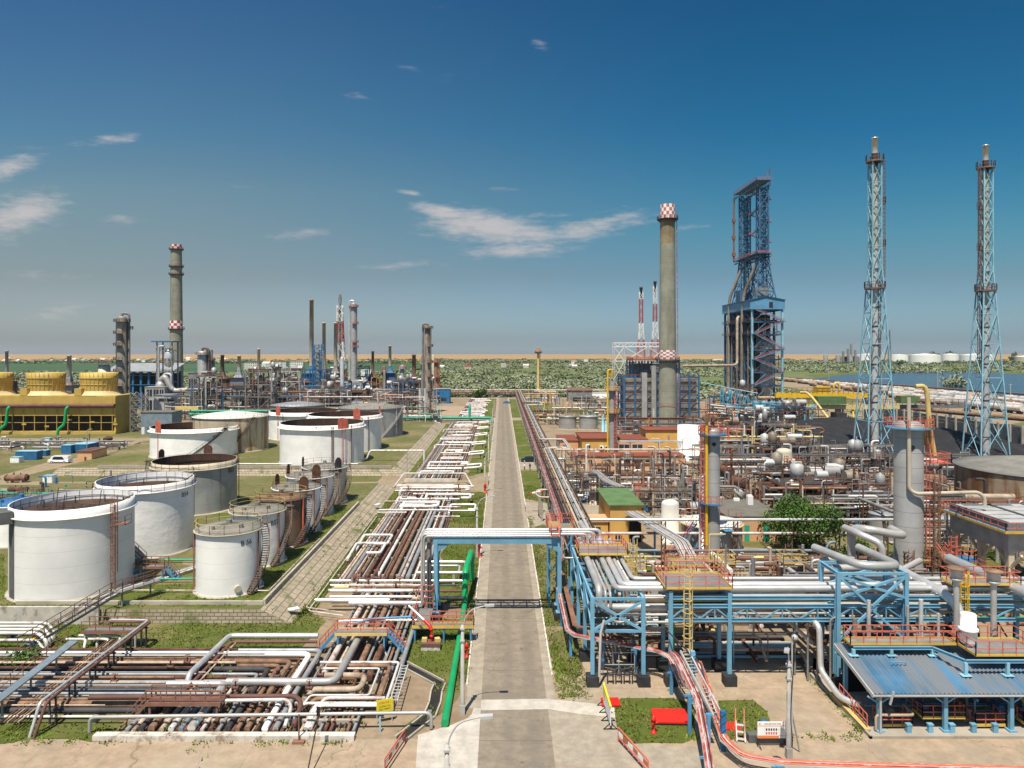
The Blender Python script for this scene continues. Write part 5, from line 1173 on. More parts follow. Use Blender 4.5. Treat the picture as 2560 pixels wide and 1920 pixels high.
for y in(63.75,):mb.bar((30.2,y,10.0),(33.2,y,7.2),.2);mb.bar((36.3,y,10.0),(33.2,y,7.2),.2);mb.bar((30.2,y,4.2),(33.2,y,7.0),.2);mb.bar((36.3,y,4.2),(33.2,y,7.0),.2);mb.box((33.2,y,7.1),(.9,.06,.5))
obj('front_brace',mb,'gantry_blue',T)
pipe('thick silver U-shaped pipe lying on top of the tall blue portal',[(31.0,70.5,10.7),(32.6,64.4,10.7),(36.0,64.4,10.7),(35.4,70.5,10.7)],.38,'silver_dull',None,.9,14)
pipe('grey pipe under the top of the tall blue portal',[(31.5,68,9.4),(37.5,68.3,9.4),(37.6,66,9.0)],.34,'silver_dull',None,.7,12)
for k,(x,y,zt,zb,r,m)in enumerate(((33.7,68.5,10.3,8.2,.33,'silver_dull'),(31.2,69.5,9.8,8.0,.3,'silver_dull'),(32.8,63.5,7.9,3.2,.17,'silver'),(37.4,63.4,8.0,3.4,.19,'steel_pale'),(38.9,63.3,6.8,3.0,.12,'steel_pale'),(31.4,63.2,6.4,2.6,.2,'column_dirty'),(36.0,63.0,7.6,3.5,.12,'silver_dull'))):
 pipe(('short stout silver riser behind the tall blue portal','silver riser with elbow behind the tall blue portal, left one','bright silver standpipe in front of the tall blue portal','pale standpipe right of the tall blue portal','thin pale standpipe above the railed roof platform','dirty brown exhaust stub below the front rack','thin grey standpipe in front of the tall blue portal')[k],[(x,y,zb),(x,y,zt),(x+(1.5 if k==1 else 0),y,zt+.001)],r,m,None,.6,12)
platform('red railed platform with yellow edges on top of the front rack',14.8,20.8,64.0,68.6,8.75,8.0,legs=False,ladder=(16.6,63.6,1.4,(0,-1)))
platform('red railed walkway with yellow edges over the grey pipes beside the road',8.1,13.2,74.6,78.2,8.8,7.9,legs=False,ladder=(13.9,75.2,1.0,(0,-1)))
pipe('huge ribbed silver pipe bending down in front of the rack, left one',[(39.9,74,8.3),(39.9,64.2,8.3),(40.4,62.8,7.6),(40.4,62.8,4.1),(38.6,63.6,3.6),(36.4,64.4,3.6)],.42,'silver',None,1.0,16)
pipe('huge ribbed silver pipe bending down at the right edge of the picture',[(46.6,74,8.6),(46.6,62.6,8.6),(46.6,61.8,8.2),(46.6,61.8,4.0),(44.0,62.6,3.2),(42,63.5,3.0)],.48,'silver',None,1.1,16)
for k,(px,pyt)in enumerate(((2391,1418),(2484,1425))):
 Y=62.4-k*.6;x=XY(px,Y);z=ZY(pyt,Y);T=thing('vent_stack',('vent pipe with round rusty cap, left of the pair beside the roof','vent pipe with round rusty cap, right of the pair beside the roof')[k],'vent pipe',(x,Y,0))
 mb=MB();mb.tube([(x,Y,0),(x,Y,z-1.0)],.24,14);mb.lathe((x,Y,z-1.0),[(.24,-.3),(.5,-.1),(.5,.05),(.3,.1),(.52,.15),(.52,.9)],18);obj('pipe',mb,'silver_dull',T)
 mb=MB();mb.lathe((x,Y,z-.1),[(.001,-.02),(.8,0),(.8,.06),(.3,.16),(.001,.2)],20);obj('cap',mb,'rust_light',T)
def clutter(where,x0,x1,y0,y1,seed,n=20,zs=(.5,1.2,2.2,3.4),pal=('silver_dull','rust','rust_light','tan_pipe','steel_grey','white_pipe'),r=(.07,.1,.14,.2),seg=6,vert=.4,skip=None,short=False):
 rg=random.Random(seed)
 nm={'silver_dull':'dull silver','silver':'shiny silver','rust':'dark rusty','rust_light':'orange-brown','tan_pipe':'tan','steel_grey':'dark grey','white_pipe':'white','pinkish_pipe':'pale pinkish','steel_dark':'black','brown_red':'red-brown','blue_steel':'blue','grey_pipe':'grey','pale_yellow':'yellow','yellow':'yellow','steel_pale':'pale grey','deep_blue':'deep blue','green_pipe':'green','rail_red':'red','teal_pipe':'green','pale_blue':'pale blue','rail_rust':'red-brown'}
 for i in range(n):
  m=rg.choice(pal);rr=rg.choice(r);x,y,z=rg.uniform(x0,x1),rg.uniform(y0,y1),rg.choice(zs)+rg.uniform(-.2,.2)
  if skip and skip(x,y):continue
  L=rg.uniform(.25,.8)if not short else rg.uniform(.08,.3);a=rg.random()
  if a<vert:
   zt=z+rg.uniform(1.5,4.5)if max(zs)>3 else z+rg.uniform(.8,2)
   pts=[(x,y,0),(x,y,zt),(x+rg.uniform(-2,2),y,zt)]if rg.random()<.6 else[(x,y,0),(x,y,zt)]
   w_='upright'
  elif a<vert+(1-vert)*.6:
   xb=min(x1,x+(x1-x0)*L);pts=[(max(x0,x-(x1-x0)*L*.5),y,z),(xb,y,z)];w_='crosswise'
   if rg.random()<.5:pts.append((xb,y,max(.2,z-1.5)))
   if rg.random()<.3:pts.append((xb,y-2,max(.2,z-1.5)))
  else:
   yb=min(y1,y+(y1-y0)*L);pts=[(x,max(y0,y-(y1-y0)*L*.5),z),(x,yb,z)];w_='lengthwise'
   if rg.random()<.5:pts.append((x+rg.uniform(-1.5,1.5),yb,z))
  pp(f'{w_} {nm.get(m, m)} pipe in the {where}',f'{w_} {nm.get(m, m)} pipes in the {where}',pts,rr,m,seg,rr*3)
clutter('shade under the front blue racks',8.6,29,66.5,72.5,31,34,(.5,1.2,2.5,4),('steel_grey','silver_dull','tan_pipe','rust','steel_dark','pale_blue'),(.06,.1,.15,.22))
clutter('tangle behind the front blue racks',13.6,29,73,87,32,60,(.6,1.4,2.6,4.2,5.5),('rust','rust_light','tan_pipe','steel_grey','silver_dull','white_pipe','pale_yellow','steel_dark'),(.07,.1,.16,.25))
clutter('space behind the roofed pumps',30,47,66.5,78,33,46,(.6,1.5,3.0,4.5),('silver_dull','steel_grey','tan_pipe','rust','silver','steel_dark'),(.08,.12,.2,.3))
T=thing('valve_stand','dark valve and pipe stand on the pale concrete under the rack front','valve stand',(10.6,64.6,0))
mb=MB()
for i in range(4):
 x=9.6+i*.75;mb.tube([(x,64.4,0),(x,64.4,1.4),(x+.5,64.4,1.4),(x+.5,64.4,0)],.07,6,.15);mb.tube([(x+.1,64.4,.9),(x+.42,64.4,.9)],.17,8)
obj('pipework',mb,'steel_dark',T)
mb=MB();mb.rail([(9.3,65.2,.3),(12.2,65.2,.3)],2.2,1.4,.06);obj('frame',mb,'steel_pale',T)
pipe('silver downpipe on the front left rack post',[(9.2,63.8,6),(8.9,63.8,4.9),(8.75,63.8,.6)],.12,'silver',None,.3,10);pipe('green standing pipe behind the yellow ladder',[(16.3,67.9,0),(16.3,67.9,5.4)],.24,'green_pipe',None,0,12)
def cables(label,pts,w=.9,mats=('cable_red','cable_red','white_pipe','cable_red','steel_dark'),posts=(),traym='steel_pale',n=5):
 P=[Vector(p)for p in pts];T=thing('cable_tray',label,'cable tray',(P[0].x,P[0].y,0))
 def off(s):
  R_=[]
  for i,p in enumerate(P):
   d=(P[min(i+1,len(P)-1)]-P[max(i-1,0)]);d.z=0;nr=V(-d.y,d.x,0).normalized()if d.length>1e-4 else V(1,0,0);R_.append(p+nr*s)
  return R_
 mb=MB()
 for s in(-w/2,w/2):
  Q=off(s)
  for a,b in zip(Q[:-1],Q[1:]):mb.bar(a,b,.05,.12)
 A,B=off(-w/2),off(w/2)
 for i in range(len(P)-1):
  k=max(2,int((P[i+1]-P[i]).length/.45))
  for j in range(k):mb.bar(A[i].lerp(A[i+1],j/k),B[i].lerp(B[i+1],j/k),.05)
 obj('tray',mb,traym,T)
 for j in range(n):
  mb=MB();mb.tube([q+V(0,0,.1+.04*(j%2))for q in off(-w*.42+w*.84*j/(n-1))],min(.075,w*.09),6,.8);obj('cable',mb,mats[j%len(mats)],T)
 for(x,y,z)in posts:
  mb=MB();mb.bz(x-.13,x+.13,y-.13,y+.13,0,z);mb.box((x,y,z-.1),(w+.3,.14,.14));obj('post',mb,'blue_steel',T)
 return T
cables('red cable tray bending from the gantry along the front rack',[(6.6,86,3.0),(6.55,70.2,2.6),(7.1,69.0,2.55),(14.3,65.0,2.7),(15.2,63.8,2.6),(15.6,61.0,1.2)],.5,posts=((6.8,70,2.5),(6.6,78,2.7),(9.6,67.5,2.5),(12.4,65.9,2.55),(14.9,62.4,2)))
cables('red cable tray on blue posts running from the rack towards the viewer',[(14.9,62.5,3.6),(15.0,60.8,4.0),(15.2,55,3.1),(14.4,50,2.4),(13.6,46,2.1)],.55,posts=((14.8,56,3.1),(15.6,53.6,2.8),(14.1,49,2.2)),n=6)
cables('white ladder tray sloping beside the red cable tray',[(15.9,61.8,4.0),(16.2,56.5,3.0),(16.3,53.5,2.6)],.8,('steel_pale','steel_pale'),(),'steel_pale',2)
cables('orange hoses and cables curving right along the front yard',[(17.0,61.5,3.2),(16.9,57,2.0),(16.6,53,1.1),(17.4,51.2,.9),(20,50.4,.9),(28,49.9,.9),(40,49.4,.9)],.6,('orange_hose','cable_red','white_pipe','orange_hose','cable_red'),tuple((x,50.1-(x-22)*.02,.85)for x in(19.5,22.5,25.5,29,33)))
for k,(x,y,z)in enumerate(((16.4,61,4.4),(16.7,53.6,3.0))):
 mb=MB();mb.bz(x-.18,x+.18,y-.18,y+.18,0,z);
 for i in range(int(z/.6)):mb.bar((x-.2,y-.2,.3+i*.6),(x+.2,y-.2,.6+i*.6),.06)
 obj('post',mb,'deep_blue' if k else 'gantry_blue',label=('blue lattice post at the top of the white ladder tray','dark blue post where the orange hoses bend')[k],cat='post')
T=thing('stair_rail','long rusty red rail beside the red cable tray at the rack','handrail',(8,68,0));mb=MB();mb.bar((7.3,86,3.4),(7.3,70.6,2.9),.5,.1);mb.bar((7.3,70.6,2.9),(14.6,66.2,3.0),.4,.08);obj('cover',mb,'rail_rust',T)
mb=MB();mb.bar((14.9,64.0,5.0),(16.9,60.2,3.6),.1);mb.bar((16.9,60.2,3.6),(16.9,55.6,.9),.1);mb.bar((8.2,66.3,4.5),(14.8,64.6,4.9),.25,.3);obj('beam',mb,'steel_dark',T)
T=thing('banner','white safety banner on black feet standing along the right road edge','banner',(8.68,58.4,0))
mb=MB();mb.bz(8.64,8.71,56.5,60.5,.35,1.85);obj('panel',mb,'sign_white',T)
mb=MB();mb.bz(8.60,8.75,56.45,60.55,1.85,1.93);mb.bz(8.632,8.64,59.1,60.4,.9,1.8);obj('edge',mb,'sign_yellow',T)
for y in(56.6,57.9,59.2,60.4):
 mb=MB();mb.bar((8.1,y,.03),(9.25,y,.03),.08);mb.bar((8.15,y,.05),(8.66,y,.5),.06);mb.bar((9.2,y,.05),(8.69,y,.5),.06);obj('foot',mb,'black',T)
for k,(pts,hh)in enumerate((([a3(1203,935),a3(1505,940),a3(1540,1058),a3(1222,1052)],.35),([a3(765,842),a3(918,840),a3(940,908),a3(775,905)],.25))):
 mb=MB();Q=[G(p,hh)for p in pts];mb.prism([(q.x,q.y)for q in Q],hh-.12,hh);T=thing('red_cover',('large bright red metal cover on the lawn by the hydrant','small bright red metal cover at the lawn corner behind the banner')[k],'cover',(Q[0].x,Q[0].y,0));obj('sheet',mb,'red_sheet',T)
 mb=MB();C=sum(Q,V(0,0,0))/4;R2=[C+(q-C)*.93 for q in Q];mb.prism([(q.x,q.y)for q in R2],0,hh-.122);obj('curb',mb,'concrete_dark',T)
T=thing('safety_board','white safety board with orange band and rows of pictograms in the front right yard','sign',(20.55,54.2,0))
mb=MB();mb.bz(19.48,21.63,54.1,54.16,.66,1.9);obj('panel',mb,'sign_white',T)
def bd(x,y,q=0):return(19.48+x,54.098-q,.66+y)
mb=MB();mb.bz(19.48,21.1,54.085,54.1,.66,.84);mb.add([bd(1.62,.0),bd(1.62,.18),bd(1.42,0)],[(0,1,2)]);mb.bz(19.48,21.63,54.088,54.1,1.60,1.63);mb.bz(19.48,21.63,54.088,54.1,.86,.875);mb.bz(20.04,20.05,54.09,54.1,.88,1.6);mb.tube([(19.65,54.085,1.76),(19.65,54.1,1.76)],.06,12);obj('orange_band',mb,'sign_orange',T)
text('lettering','LOCUL DE MUNCA : DGRS',.105,'letter_black',T,lambda x,y,q:(20.62+x,54.09-q,1.76+y),.002)
for row,(z,m,n0,n1)in enumerate(((1.36,'letter_black',0,5),(1.36,'sign_yellow',5,8),(1.08,'letter_red',0,5))):
 for i in range(n0,n1):
  x=20.17+i*.185;mb=MB()
  if m=='sign_yellow':mb.add([(x-.075,54.092,z-.06),(x+.075,54.092,z-.06),(x,54.092,z+.08)],[(0,1,2)])
  else:mb.tube([(x,54.088,z),(x,54.1,z)],.065,12);mb.bz(x-.06,x+.06,54.092,54.1,z-.125,z-.09)
  obj('pictogram',mb,m,T)
mb=MB();mb.bz(19.5,21.6,54.3,54.55,.05,.66);mb.bz(19.0,22.0,54.6,55.2,0,.62);obj('base',mb,'concrete_dark',T)
for x in(19.5,21.6):mb=MB();mb.bar((x,54.14,0),(x,54.14,.7),.06);mb.bar((x,54.14,.5),(x+.1,53.6,0),.05);obj('leg',mb,'black',T)
mb=MB();mb.lathe((20.75,56.2,0),[(.24,0),(.29,.75),(.31,.78),(.31,.85),(.18,.98),(.001,1.0)],14);obj('waste_bin',mb,'blue_box',label='blue round bin peeking out behind the white safety board',cat='bin')
T=thing('handrail','small orange handrail with steps left of the white safety board','handrail',(18.4,55.2,0))
mb=MB();mb.rail([(18.0,54.8,.2),(18.5,56.2,.9)],1.0,.8,.06);mb.rail([(18.7,54.8,.2),(19.1,56.0,.9)],1.0,.8,.06);obj('rails',mb,'rail_red',T)
mb=MB();mb.stairs((18.4,54.6,.05),(18.8,56.1,.9),.6,0);obj('steps',mb,'steel_pale',T)
for k,p in enumerate((a3(1960,1330),a3(1955,462),a4(80,1370))):
 q=G(p);mb=MB();mb.cyl((q.x,q.y,.005),.34,.02,18);obj('manhole_cover',mb,'steel_dark',label=('dark manhole cover in the front yard left of the orange hoses','dark manhole cover on the pale slab behind the front rack','dark manhole cover by the tall street lamp foot')[k],cat='manhole')
mb=MB();mb.cyl((*G(a3(1850,1103))[:2],.03),.5,.12,20);mb.box((*G(a3(1880,1095))[:2],.03),(1.6,1.3,.05));obj('hatch',mb,'signal_red',label='round red hatch on a dark slab in the small lawn',cat='hatch')
mat('roof_blue',(.08,.20,.32),.45,.2,.25,.25,(.20,.22,.24),.56,.5,(1,.1,.1),0)
T=thing('pump_shelter','open pump shelter with blue corrugated roof at the lower right','shelter',(38,59,0))
mb=MB();n=62;x0,x1=29.0,50.0
for i in range(n):
 xa=x0+(x1-x0)*i/n;xb=x0+(x1-x0)*(i+1)/n;xm=(xa+xb)/2;d=.13
 mb.add([(xa,55.5,3.3),(xm,55.5,3.3+d),(xm,62.0,4.62+d),(xa,62.0,4.62)],[(0,1,2,3)]);mb.add([(xm,55.5,3.3+d),(xb,55.5,3.3),(xb,62.0,4.62),(xm,62.0,4.62+d)],[(0,1,2,3)])
obj('roof',mb,'roof_blue',T)
mb=MB();mb.bar((29,55.5,3.22),(50,55.5,3.22),.1,.12);mb.bar((29.02,55.5,3.2),(29.02,62,4.5),.1,.3);obj('gutter',mb,'steel_pale',T)
mb=MB();mb.ib((29.3,56.1,3.05),(50,56.1,3.05),.2,.34);mb.ib((29.3,61.6,4.2),(50,61.6,4.2),.2,.34)
for x in(29.8,35.0,40.2,45.4):mb.bar((x,56,3.0),(x,61.6,4.1),.16,.26)
obj('roof_beam',mb,'gantry_blue',T)
for x in(29.8,35.0,40.2,45.4):
 for y,zt in((56.1,2.9),(61.6,4.05)):
  mb=MB();mb.bz(x-.15,x+.15,y-.15,y+.15,.2,zt);mb.bz(x-.3,x+.3,y-.3,y+.3,0,.3);mb.bar((x,y,zt-.6),(x+.9,y,zt),.12);mb.bar((x,y,zt-.6),(x-.9,y,zt),.12);obj('column',mb,'gantry_blue',T)
mb=MB();mb.bz(28.8,50,55.4,66,0,.16);mb.bz(28.6,28.8,55.2,66,0,.3);mb.bz(28.6,50,55.2,55.4,0,.22);obj('plinth',mb,'concrete',T)
mb=MB();mb.bz(30,50,62.6,62.7,.16,3.9);obj('dark_back_sheet',mb,'inside_dark',T)  # near-black sheet closing the back of the shelter
for k,x in enumerate((30.3,45.7)):
 mb=MB();mb.bar((x,55.45,2.55),(x+.25,55.4,3.6),.12,.14);obj('tube_light',mb,'steel_pale',T)
mb=MB();mb.tube([(29.7,55.7,.2),(29.7,55.7,3.2)],.09,8);obj('downpipe',mb,'steel_pale',T)
for i in range(6):pump('grey pump set under the blue roofed shelter',31.6+i*3.1,58.6+.5*(i%2),.16,1.57,'blue_box' if i%2 else 'steel_grey','pumps under the blue roof',1.1)
for k,(xa,xb,z,lab)in enumerate(((30.2,32.6,.3,'red railing with yellow kick plate at the left front of the shelter'),(33.4,36.8,.9,'red railed deck at the middle front of the shelter'),(37.6,40.0,.3,'red railing with ramp right of the middle column of the shelter'),(41.4,46,.5,'red railing at the right end of the shelter'))):
 platform(lab,xa,xb,56.4,57.8,z+.1,.16,legs=False,step=.8,w=.06,open_=(2,),h=1.0)
mb=MB();mb.tube([(29.5,56.0,.3),(29.5,56.0,1.45),(32.5,56.0,1.45),(32.5,57.4,1.6)],.11,8,.3);obj('pipe',mb,'tan_pipe',label='tan pipe bending along the shelter front beside the corner column',cat='pipe')
for i in range(5):
 x=32.0+i*1.7;mb=MB();mb.bz(x-.18,x+.18,55.75,56.05,.16,.75);mb.box((x,55.9,.8),(.42,.36,.1));obj('motor_box',mb,'gantry_blue',label='small blue box on the shelter front edge',cat='box',group='blue boxes on the shelter edge')
clutter('dark interior of the blue roofed shelter',30.4,48,57.5,62.2,35,40,(.5,1.1,1.8,2.4),('steel_grey','silver_dull','tan_pipe','pale_yellow','blue_steel','steel_pale'),(.05,.08,.13),6,.3)
T=thing('roof_frame','blue I-beam frame on stub posts above the blue roof','steel frame',(34,59.5,4))
mb=MB();FR=[(29.8,60.2),(36.5,60.2),(37.6,57.6),(44.6,57.6),(44.6,61)]
def rz_(y):return 3.38+(y-55.5)*.203
for a,b in zip(FR[:-1],FR[1:]):mb.ib((*a,5.0),(*b,5.0),.2,.24)
mb.ib((29.8,60.2),(29.8,63),.2,.2)if False else None
obj('beam',mb,'gantry_blue',T)
for(x,y)in FR+[(33,60.2),(41,57.6)]:
 mb=MB();mb.bz(x-.12,x+.12,y-.12,y+.12,rz_(y),4.9);mb.bz(x-.4,x+.4,y-.3,y+.3,rz_(y)+.06,rz_(y)+.1);obj('post',mb,'pale_blue',T)
platform('long red railed walkway with yellow edges above the blue roof',29.6,38.6,60.3,61.6,5.25,4.9,legs=False);platform('red railed square platform around the white vessel above the blue roof',38.7,44.2,58.0,61.4,5.28,4.9,legs=False)
T=thing('vessel','white round filter vessel on the square platform above the blue roof','vessel',(39.4,60.0,5.3))
mb=MB();mb.lathe((39.4,60,5.7),[(.3,-.4),(.62,-.1),(.66,0),(.66,.85),(.76,.9),(.76,1.1),(.6,1.15),(.6,2.2),(.56,2.3),(.001,2.32)],24);obj('body',mb,'white_plain',T)
for a in(.6,2.2,3.9,5.4):mb=MB();mb.bar((39.4+.55*math.cos(a),60+.55*math.sin(a),5.28),(39.4+.55*math.cos(a),60+.55*math.sin(a),6.0),.16);obj('leg',mb,'blue_steel',T)
pipe('large silver downpipe bending round the left side of the pump shelter',[(27.6,67.5,5.6),(28.5,63.8,5.6),(28.55,63.6,1.6),(28.5,59.8,.95),(29.6,58.6,.95)],.26,'silver',None,.7,14)
for k,(x,y,z)in enumerate(((28.0,65,6.2),(28.7,64.6,6.8),(29.6,64,6.0),(27.3,66.2,5.0))):pp('thin grey riser at the left corner of the pump shelter','thin risers at the left corner of the pump shelter',[(x,y,.1),(x,y,z),(x+.5,y,z+.2)],.1,'steel_grey',8,.3)
T=thing('handrail','red railing with yellow kerb down the left side of the pump shelter','handrail',(28.9,58.5,0));mb=MB();mb.rail([(29.0,61,.5),(28.95,58.6,.35)],1.1,.8,.06);mb.rail([(28.95,58.2,.35),(28.9,56.2,.3)],1.1,.8,.06);obj('railing',mb,'rail_red',T);mb=MB();mb.bar((28.85,62,.35),(28.85,56,.3),.5,.15);obj('kerb',mb,'pale_yellow',T)
platform('red railed platform with caged yellow ladder behind the vent pipes',41.0,47.2,64.6,66.4,8.9,8.0,legs=False,ladder=(41.6,64.2,3.6,(0,-1)),lm='bright_yellow')
platform('orange railed stair platform behind the tall blue portal',27.5,33.5,76,79,3.4,0,'rail_red','rail_rust',toem='yellow');platform('orange railed deck among the pipes left of the slim silver column',15.2,21.4,72.4,75.4,5.2,0,'rail_red','rail_rust');platform('orange railed valve deck with yellow ladder in front of the slim silver column',20.0,27.8,86.0,89,4.2,0,'rail_red','rail_rust',ladder=(20.6,85.7,.3,(0,-1)))
for k,(x,y)in enumerate(((14.6,83.5),(19.4,79.5),(24.6,82))):
 platform('yellow railed ladder platform in the tangle behind the front racks, '+('by the walkway','in the middle','by the slim silver column')[k],x,x+2.4,y,y+1.8,4.6+.5*k,0,'pale_yellow','rail_rust',ladder=(x+.5,y-.3,.2,(0,-1)),step=.8)
def column(label,x,y,r,zt,m='silver_column',plats=(),railm='rail_red',lad=200,lm='rail_red',over=None,zb=0,deckm='deep_blue',dome=True,cat='distillation column',group=None,seg=28,lw=.09,name='column',pr=1.1):
 T=thing(name,label,cat,(x,y,zb),group)
 mb=MB();d=r*.5
 prof=[(r*1.12,0),(r*1.02,min(1.5,zt*.1)),(r,min(1.6,zt*.1)),(r,zt-zb-d)]
 if dome:prof+=[(r*.93,zt-zb-d*.55),(r*.72,zt-zb-d*.2),(r*.4,zt-zb-.04*d),(.01,zt-zb)]
 else:prof+=[(.01,zt-zb-d)]
 mb.lathe((x,y,zb),prof,seg);obj('shell',mb,m,T)
 for k,z in enumerate(plats):
  a0,a1=(0,2*math.pi)if k==0 else(math.radians(lad-100),math.radians(lad+100))
  mb=MB();ro=r+pr;n=18
  mb.lathe((x,y,z),[(r+.02,0),(ro,0),(ro,.1),(r+.02,.1)],n,0,False,a0,a1);obj('platform',mb,deckm,T)
  mb=MB();P=[(x+ro*math.cos(a0+(a1-a0)*i/n),y+ro*math.sin(a0+(a1-a0)*i/n),z+.1)for i in range(n+1)]
  for hh in(.55,1.1):
   for a,b in zip(P[:-1],P[1:]):mb.bar(V(*a)+V(0,0,hh),V(*b)+V(0,0,hh),lw)
  for i in range(0,n+1,2):mb.bar(P[i],V(*P[i])+V(0,0,1.1),lw)
  obj('railing',mb,railm,T)
 if lad is not None:
  a=math.radians(lad);mb=MB();mb.ladder((x+(r+.25)*math.cos(a),y+(r+.25)*math.sin(a)),zb+.5,(max(plats)if plats else zt-.5)+1,(math.cos(a),math.sin(a)),.6,zt<40,lw);obj('ladder',mb,lm,T)
 if over:
  a,rr,pm,zl=over;a=math.radians(a);q=(x+(r+rr+.25)*math.cos(a),y+(r+rr+.25)*math.sin(a))
  mb=MB();mb.tube([(x,y,zt-.1),(x,y,zt+1.2*rr+.5),(*q,zt+1.2*rr+.5),(*q,zl)],rr,10,rr*2.5);obj('overhead_pipe',mb,pm,T)
 return T
def hdrum(label,p,q,r,m='silver_dull',endm=None,zb=0,group=None,cat='heat exchanger',name='drum',sadm='concrete'):
 p,q=Vector(p),Vector(q);T=thing(name,label,cat,(p.lerp(q,.5).x,p.lerp(q,.5).y,zb),group);d=(q-p).normalized()
 mb=MB();mb.tube([p,q],r,18);obj('shell',mb,m,T)
 mb=MB()
 for e,s in((p,-1),(q,1)):
  mb.tube([e,e+d*s*r*.25,e+d*s*r*.45],r*.9,18);mb.tube([e-d*s*.12,e+d*s*.02],r*1.12,18)
 obj('end_cap',mb,endm or m,T)
 for t in(.22,.78):
  c=p.lerp(q,t);mb=MB();w_=r*1.5
  mb.box((c.x,c.y,(zb+c.z-r*.6)/2),(.4 if abs(d.x)>.5 else w_,w_ if abs(d.x)>.5 else .4,c.z-r*.6-zb));obj('saddle',mb,sadm,T)
 mb=MB();c=p.lerp(q,.35);mb.tube([c+V(0,0,r*.9),c+V(0,0,r*1.6)],r*.22,8);c=p.lerp(q,.7);mb.tube([c+V(0,0,r*.9),c+V(0,0,r*1.5)],r*.16,8);obj('nozzle',mb,endm or m,T)
 return T
def lattice(label,x,y,wids,m1,m2=None,band=None,cat='lattice tower',group=None,t=.22,horiz=2,name='lattice_tower',leglabel=None,xb=True):
 """four leaning legs with crossed bracing; wids: list of (z, half width); band: heights per colour change"""
 T=thing(name,label,cat,(x,y,wids[0][0]),group);mats=[m1,m2 or m1]
 def mi(z):return 0 if not band else int(z/band)%2
 S=((-1,-1),(1,-1),(1,1),(-1,1))
 def at(k,i):return V(x+S[k%4][0]*wids[i][1],y+S[k%4][1]*wids[i][1],wids[i][0])
 for k in range(4):
  mb=MB()
  for i in range(len(wids)-1):mb.bar(at(k,i),at(k,i+1),t*1.15,t*1.15,mi(wids[i][0]))
  obj('leg',mb,mats,T)
 for k in range(4):
  mb=MB()
  for i in range(len(wids)-1):
   c=mi(wids[i][0]);mb.bar(at(k,i),at(k+1,i+1),t*.62,t*.62,c);mb.bar(at(k+1,i),at(k,i+1),t*.62,t*.62,c)
   if i%horiz==0:mb.bar(at(k,i),at(k+1,i),t*.7,t*.7,c)
  obj('bracing',mb,mats,T)
 return T
def building(label,x0,x1,y0,y1,h,wall='orange_wall',roof='red_roof',par=.0,wins=(),doors=(),zb=0,over=.25,cat='building',name='building',slope=0.0,rt=.18,sidewins=()):
 T=thing(name,label,cat,((x0+x1)/2,(y0+y1)/2,zb));mb=MB()
 mb.prism([(x0,y0),(x1,y0),(x1,y1),(x0,y1)],zb,zb+h);obj('wall',mb,wall,T)
 mb=MB();v=[(x0-over,y0-over,zb+h+.01),(x1+over,y0-over,zb+h+.01),(x1+over,y1+over,zb+h+.01+slope),(x0-over,y1+over,zb+h+.01+slope)]
 mb.add(v+[(a,b,c+rt)for a,b,c in v],[(3,2,1,0),(4,5,6,7),(0,1,5,4),(1,2,6,5),(2,3,7,6),(3,0,4,7)])
 if par:
  for a,b in(((x0-over,y0-over),(x1+over,y0-over)),((x0-over,y1+over),(x1+over,y1+over)),((x0-over,y0-over),(x0-over,y1+over)),((x1+over,y0-over),(x1+over,y1+over))):
   mb.bar((*a,zb+h+rt+par/2),(*b,zb+h+rt+par/2),.25,par)
 obj('roof',mb,roof,T)
 for(a,b,z0,z1)in wins:
  mb=MB();mb.bz(x0+a,x0+b,y0-.06,y0+.02,zb+z0,zb+z1);w_=obj('window',mb,'window_dark',T)
  mb=MB();mb.bz(x0+a-.08,x0+b+.08,y0-.1,y0-.02,zb+z0-.1,zb+z0);mb.bz(x0+(a+b)/2-.04,x0+(a+b)/2+.04,y0-.09,y0-.06,zb+z0,zb+z1);obj('frame',mb,'white_plain',w_)
 for(a,b,z1,dm)in doors:
  mb=MB();mb.bz(x0+a,x0+b,y0-.07,y0+.02,zb,zb+z1);obj('door',mb,dm,T)
 return T
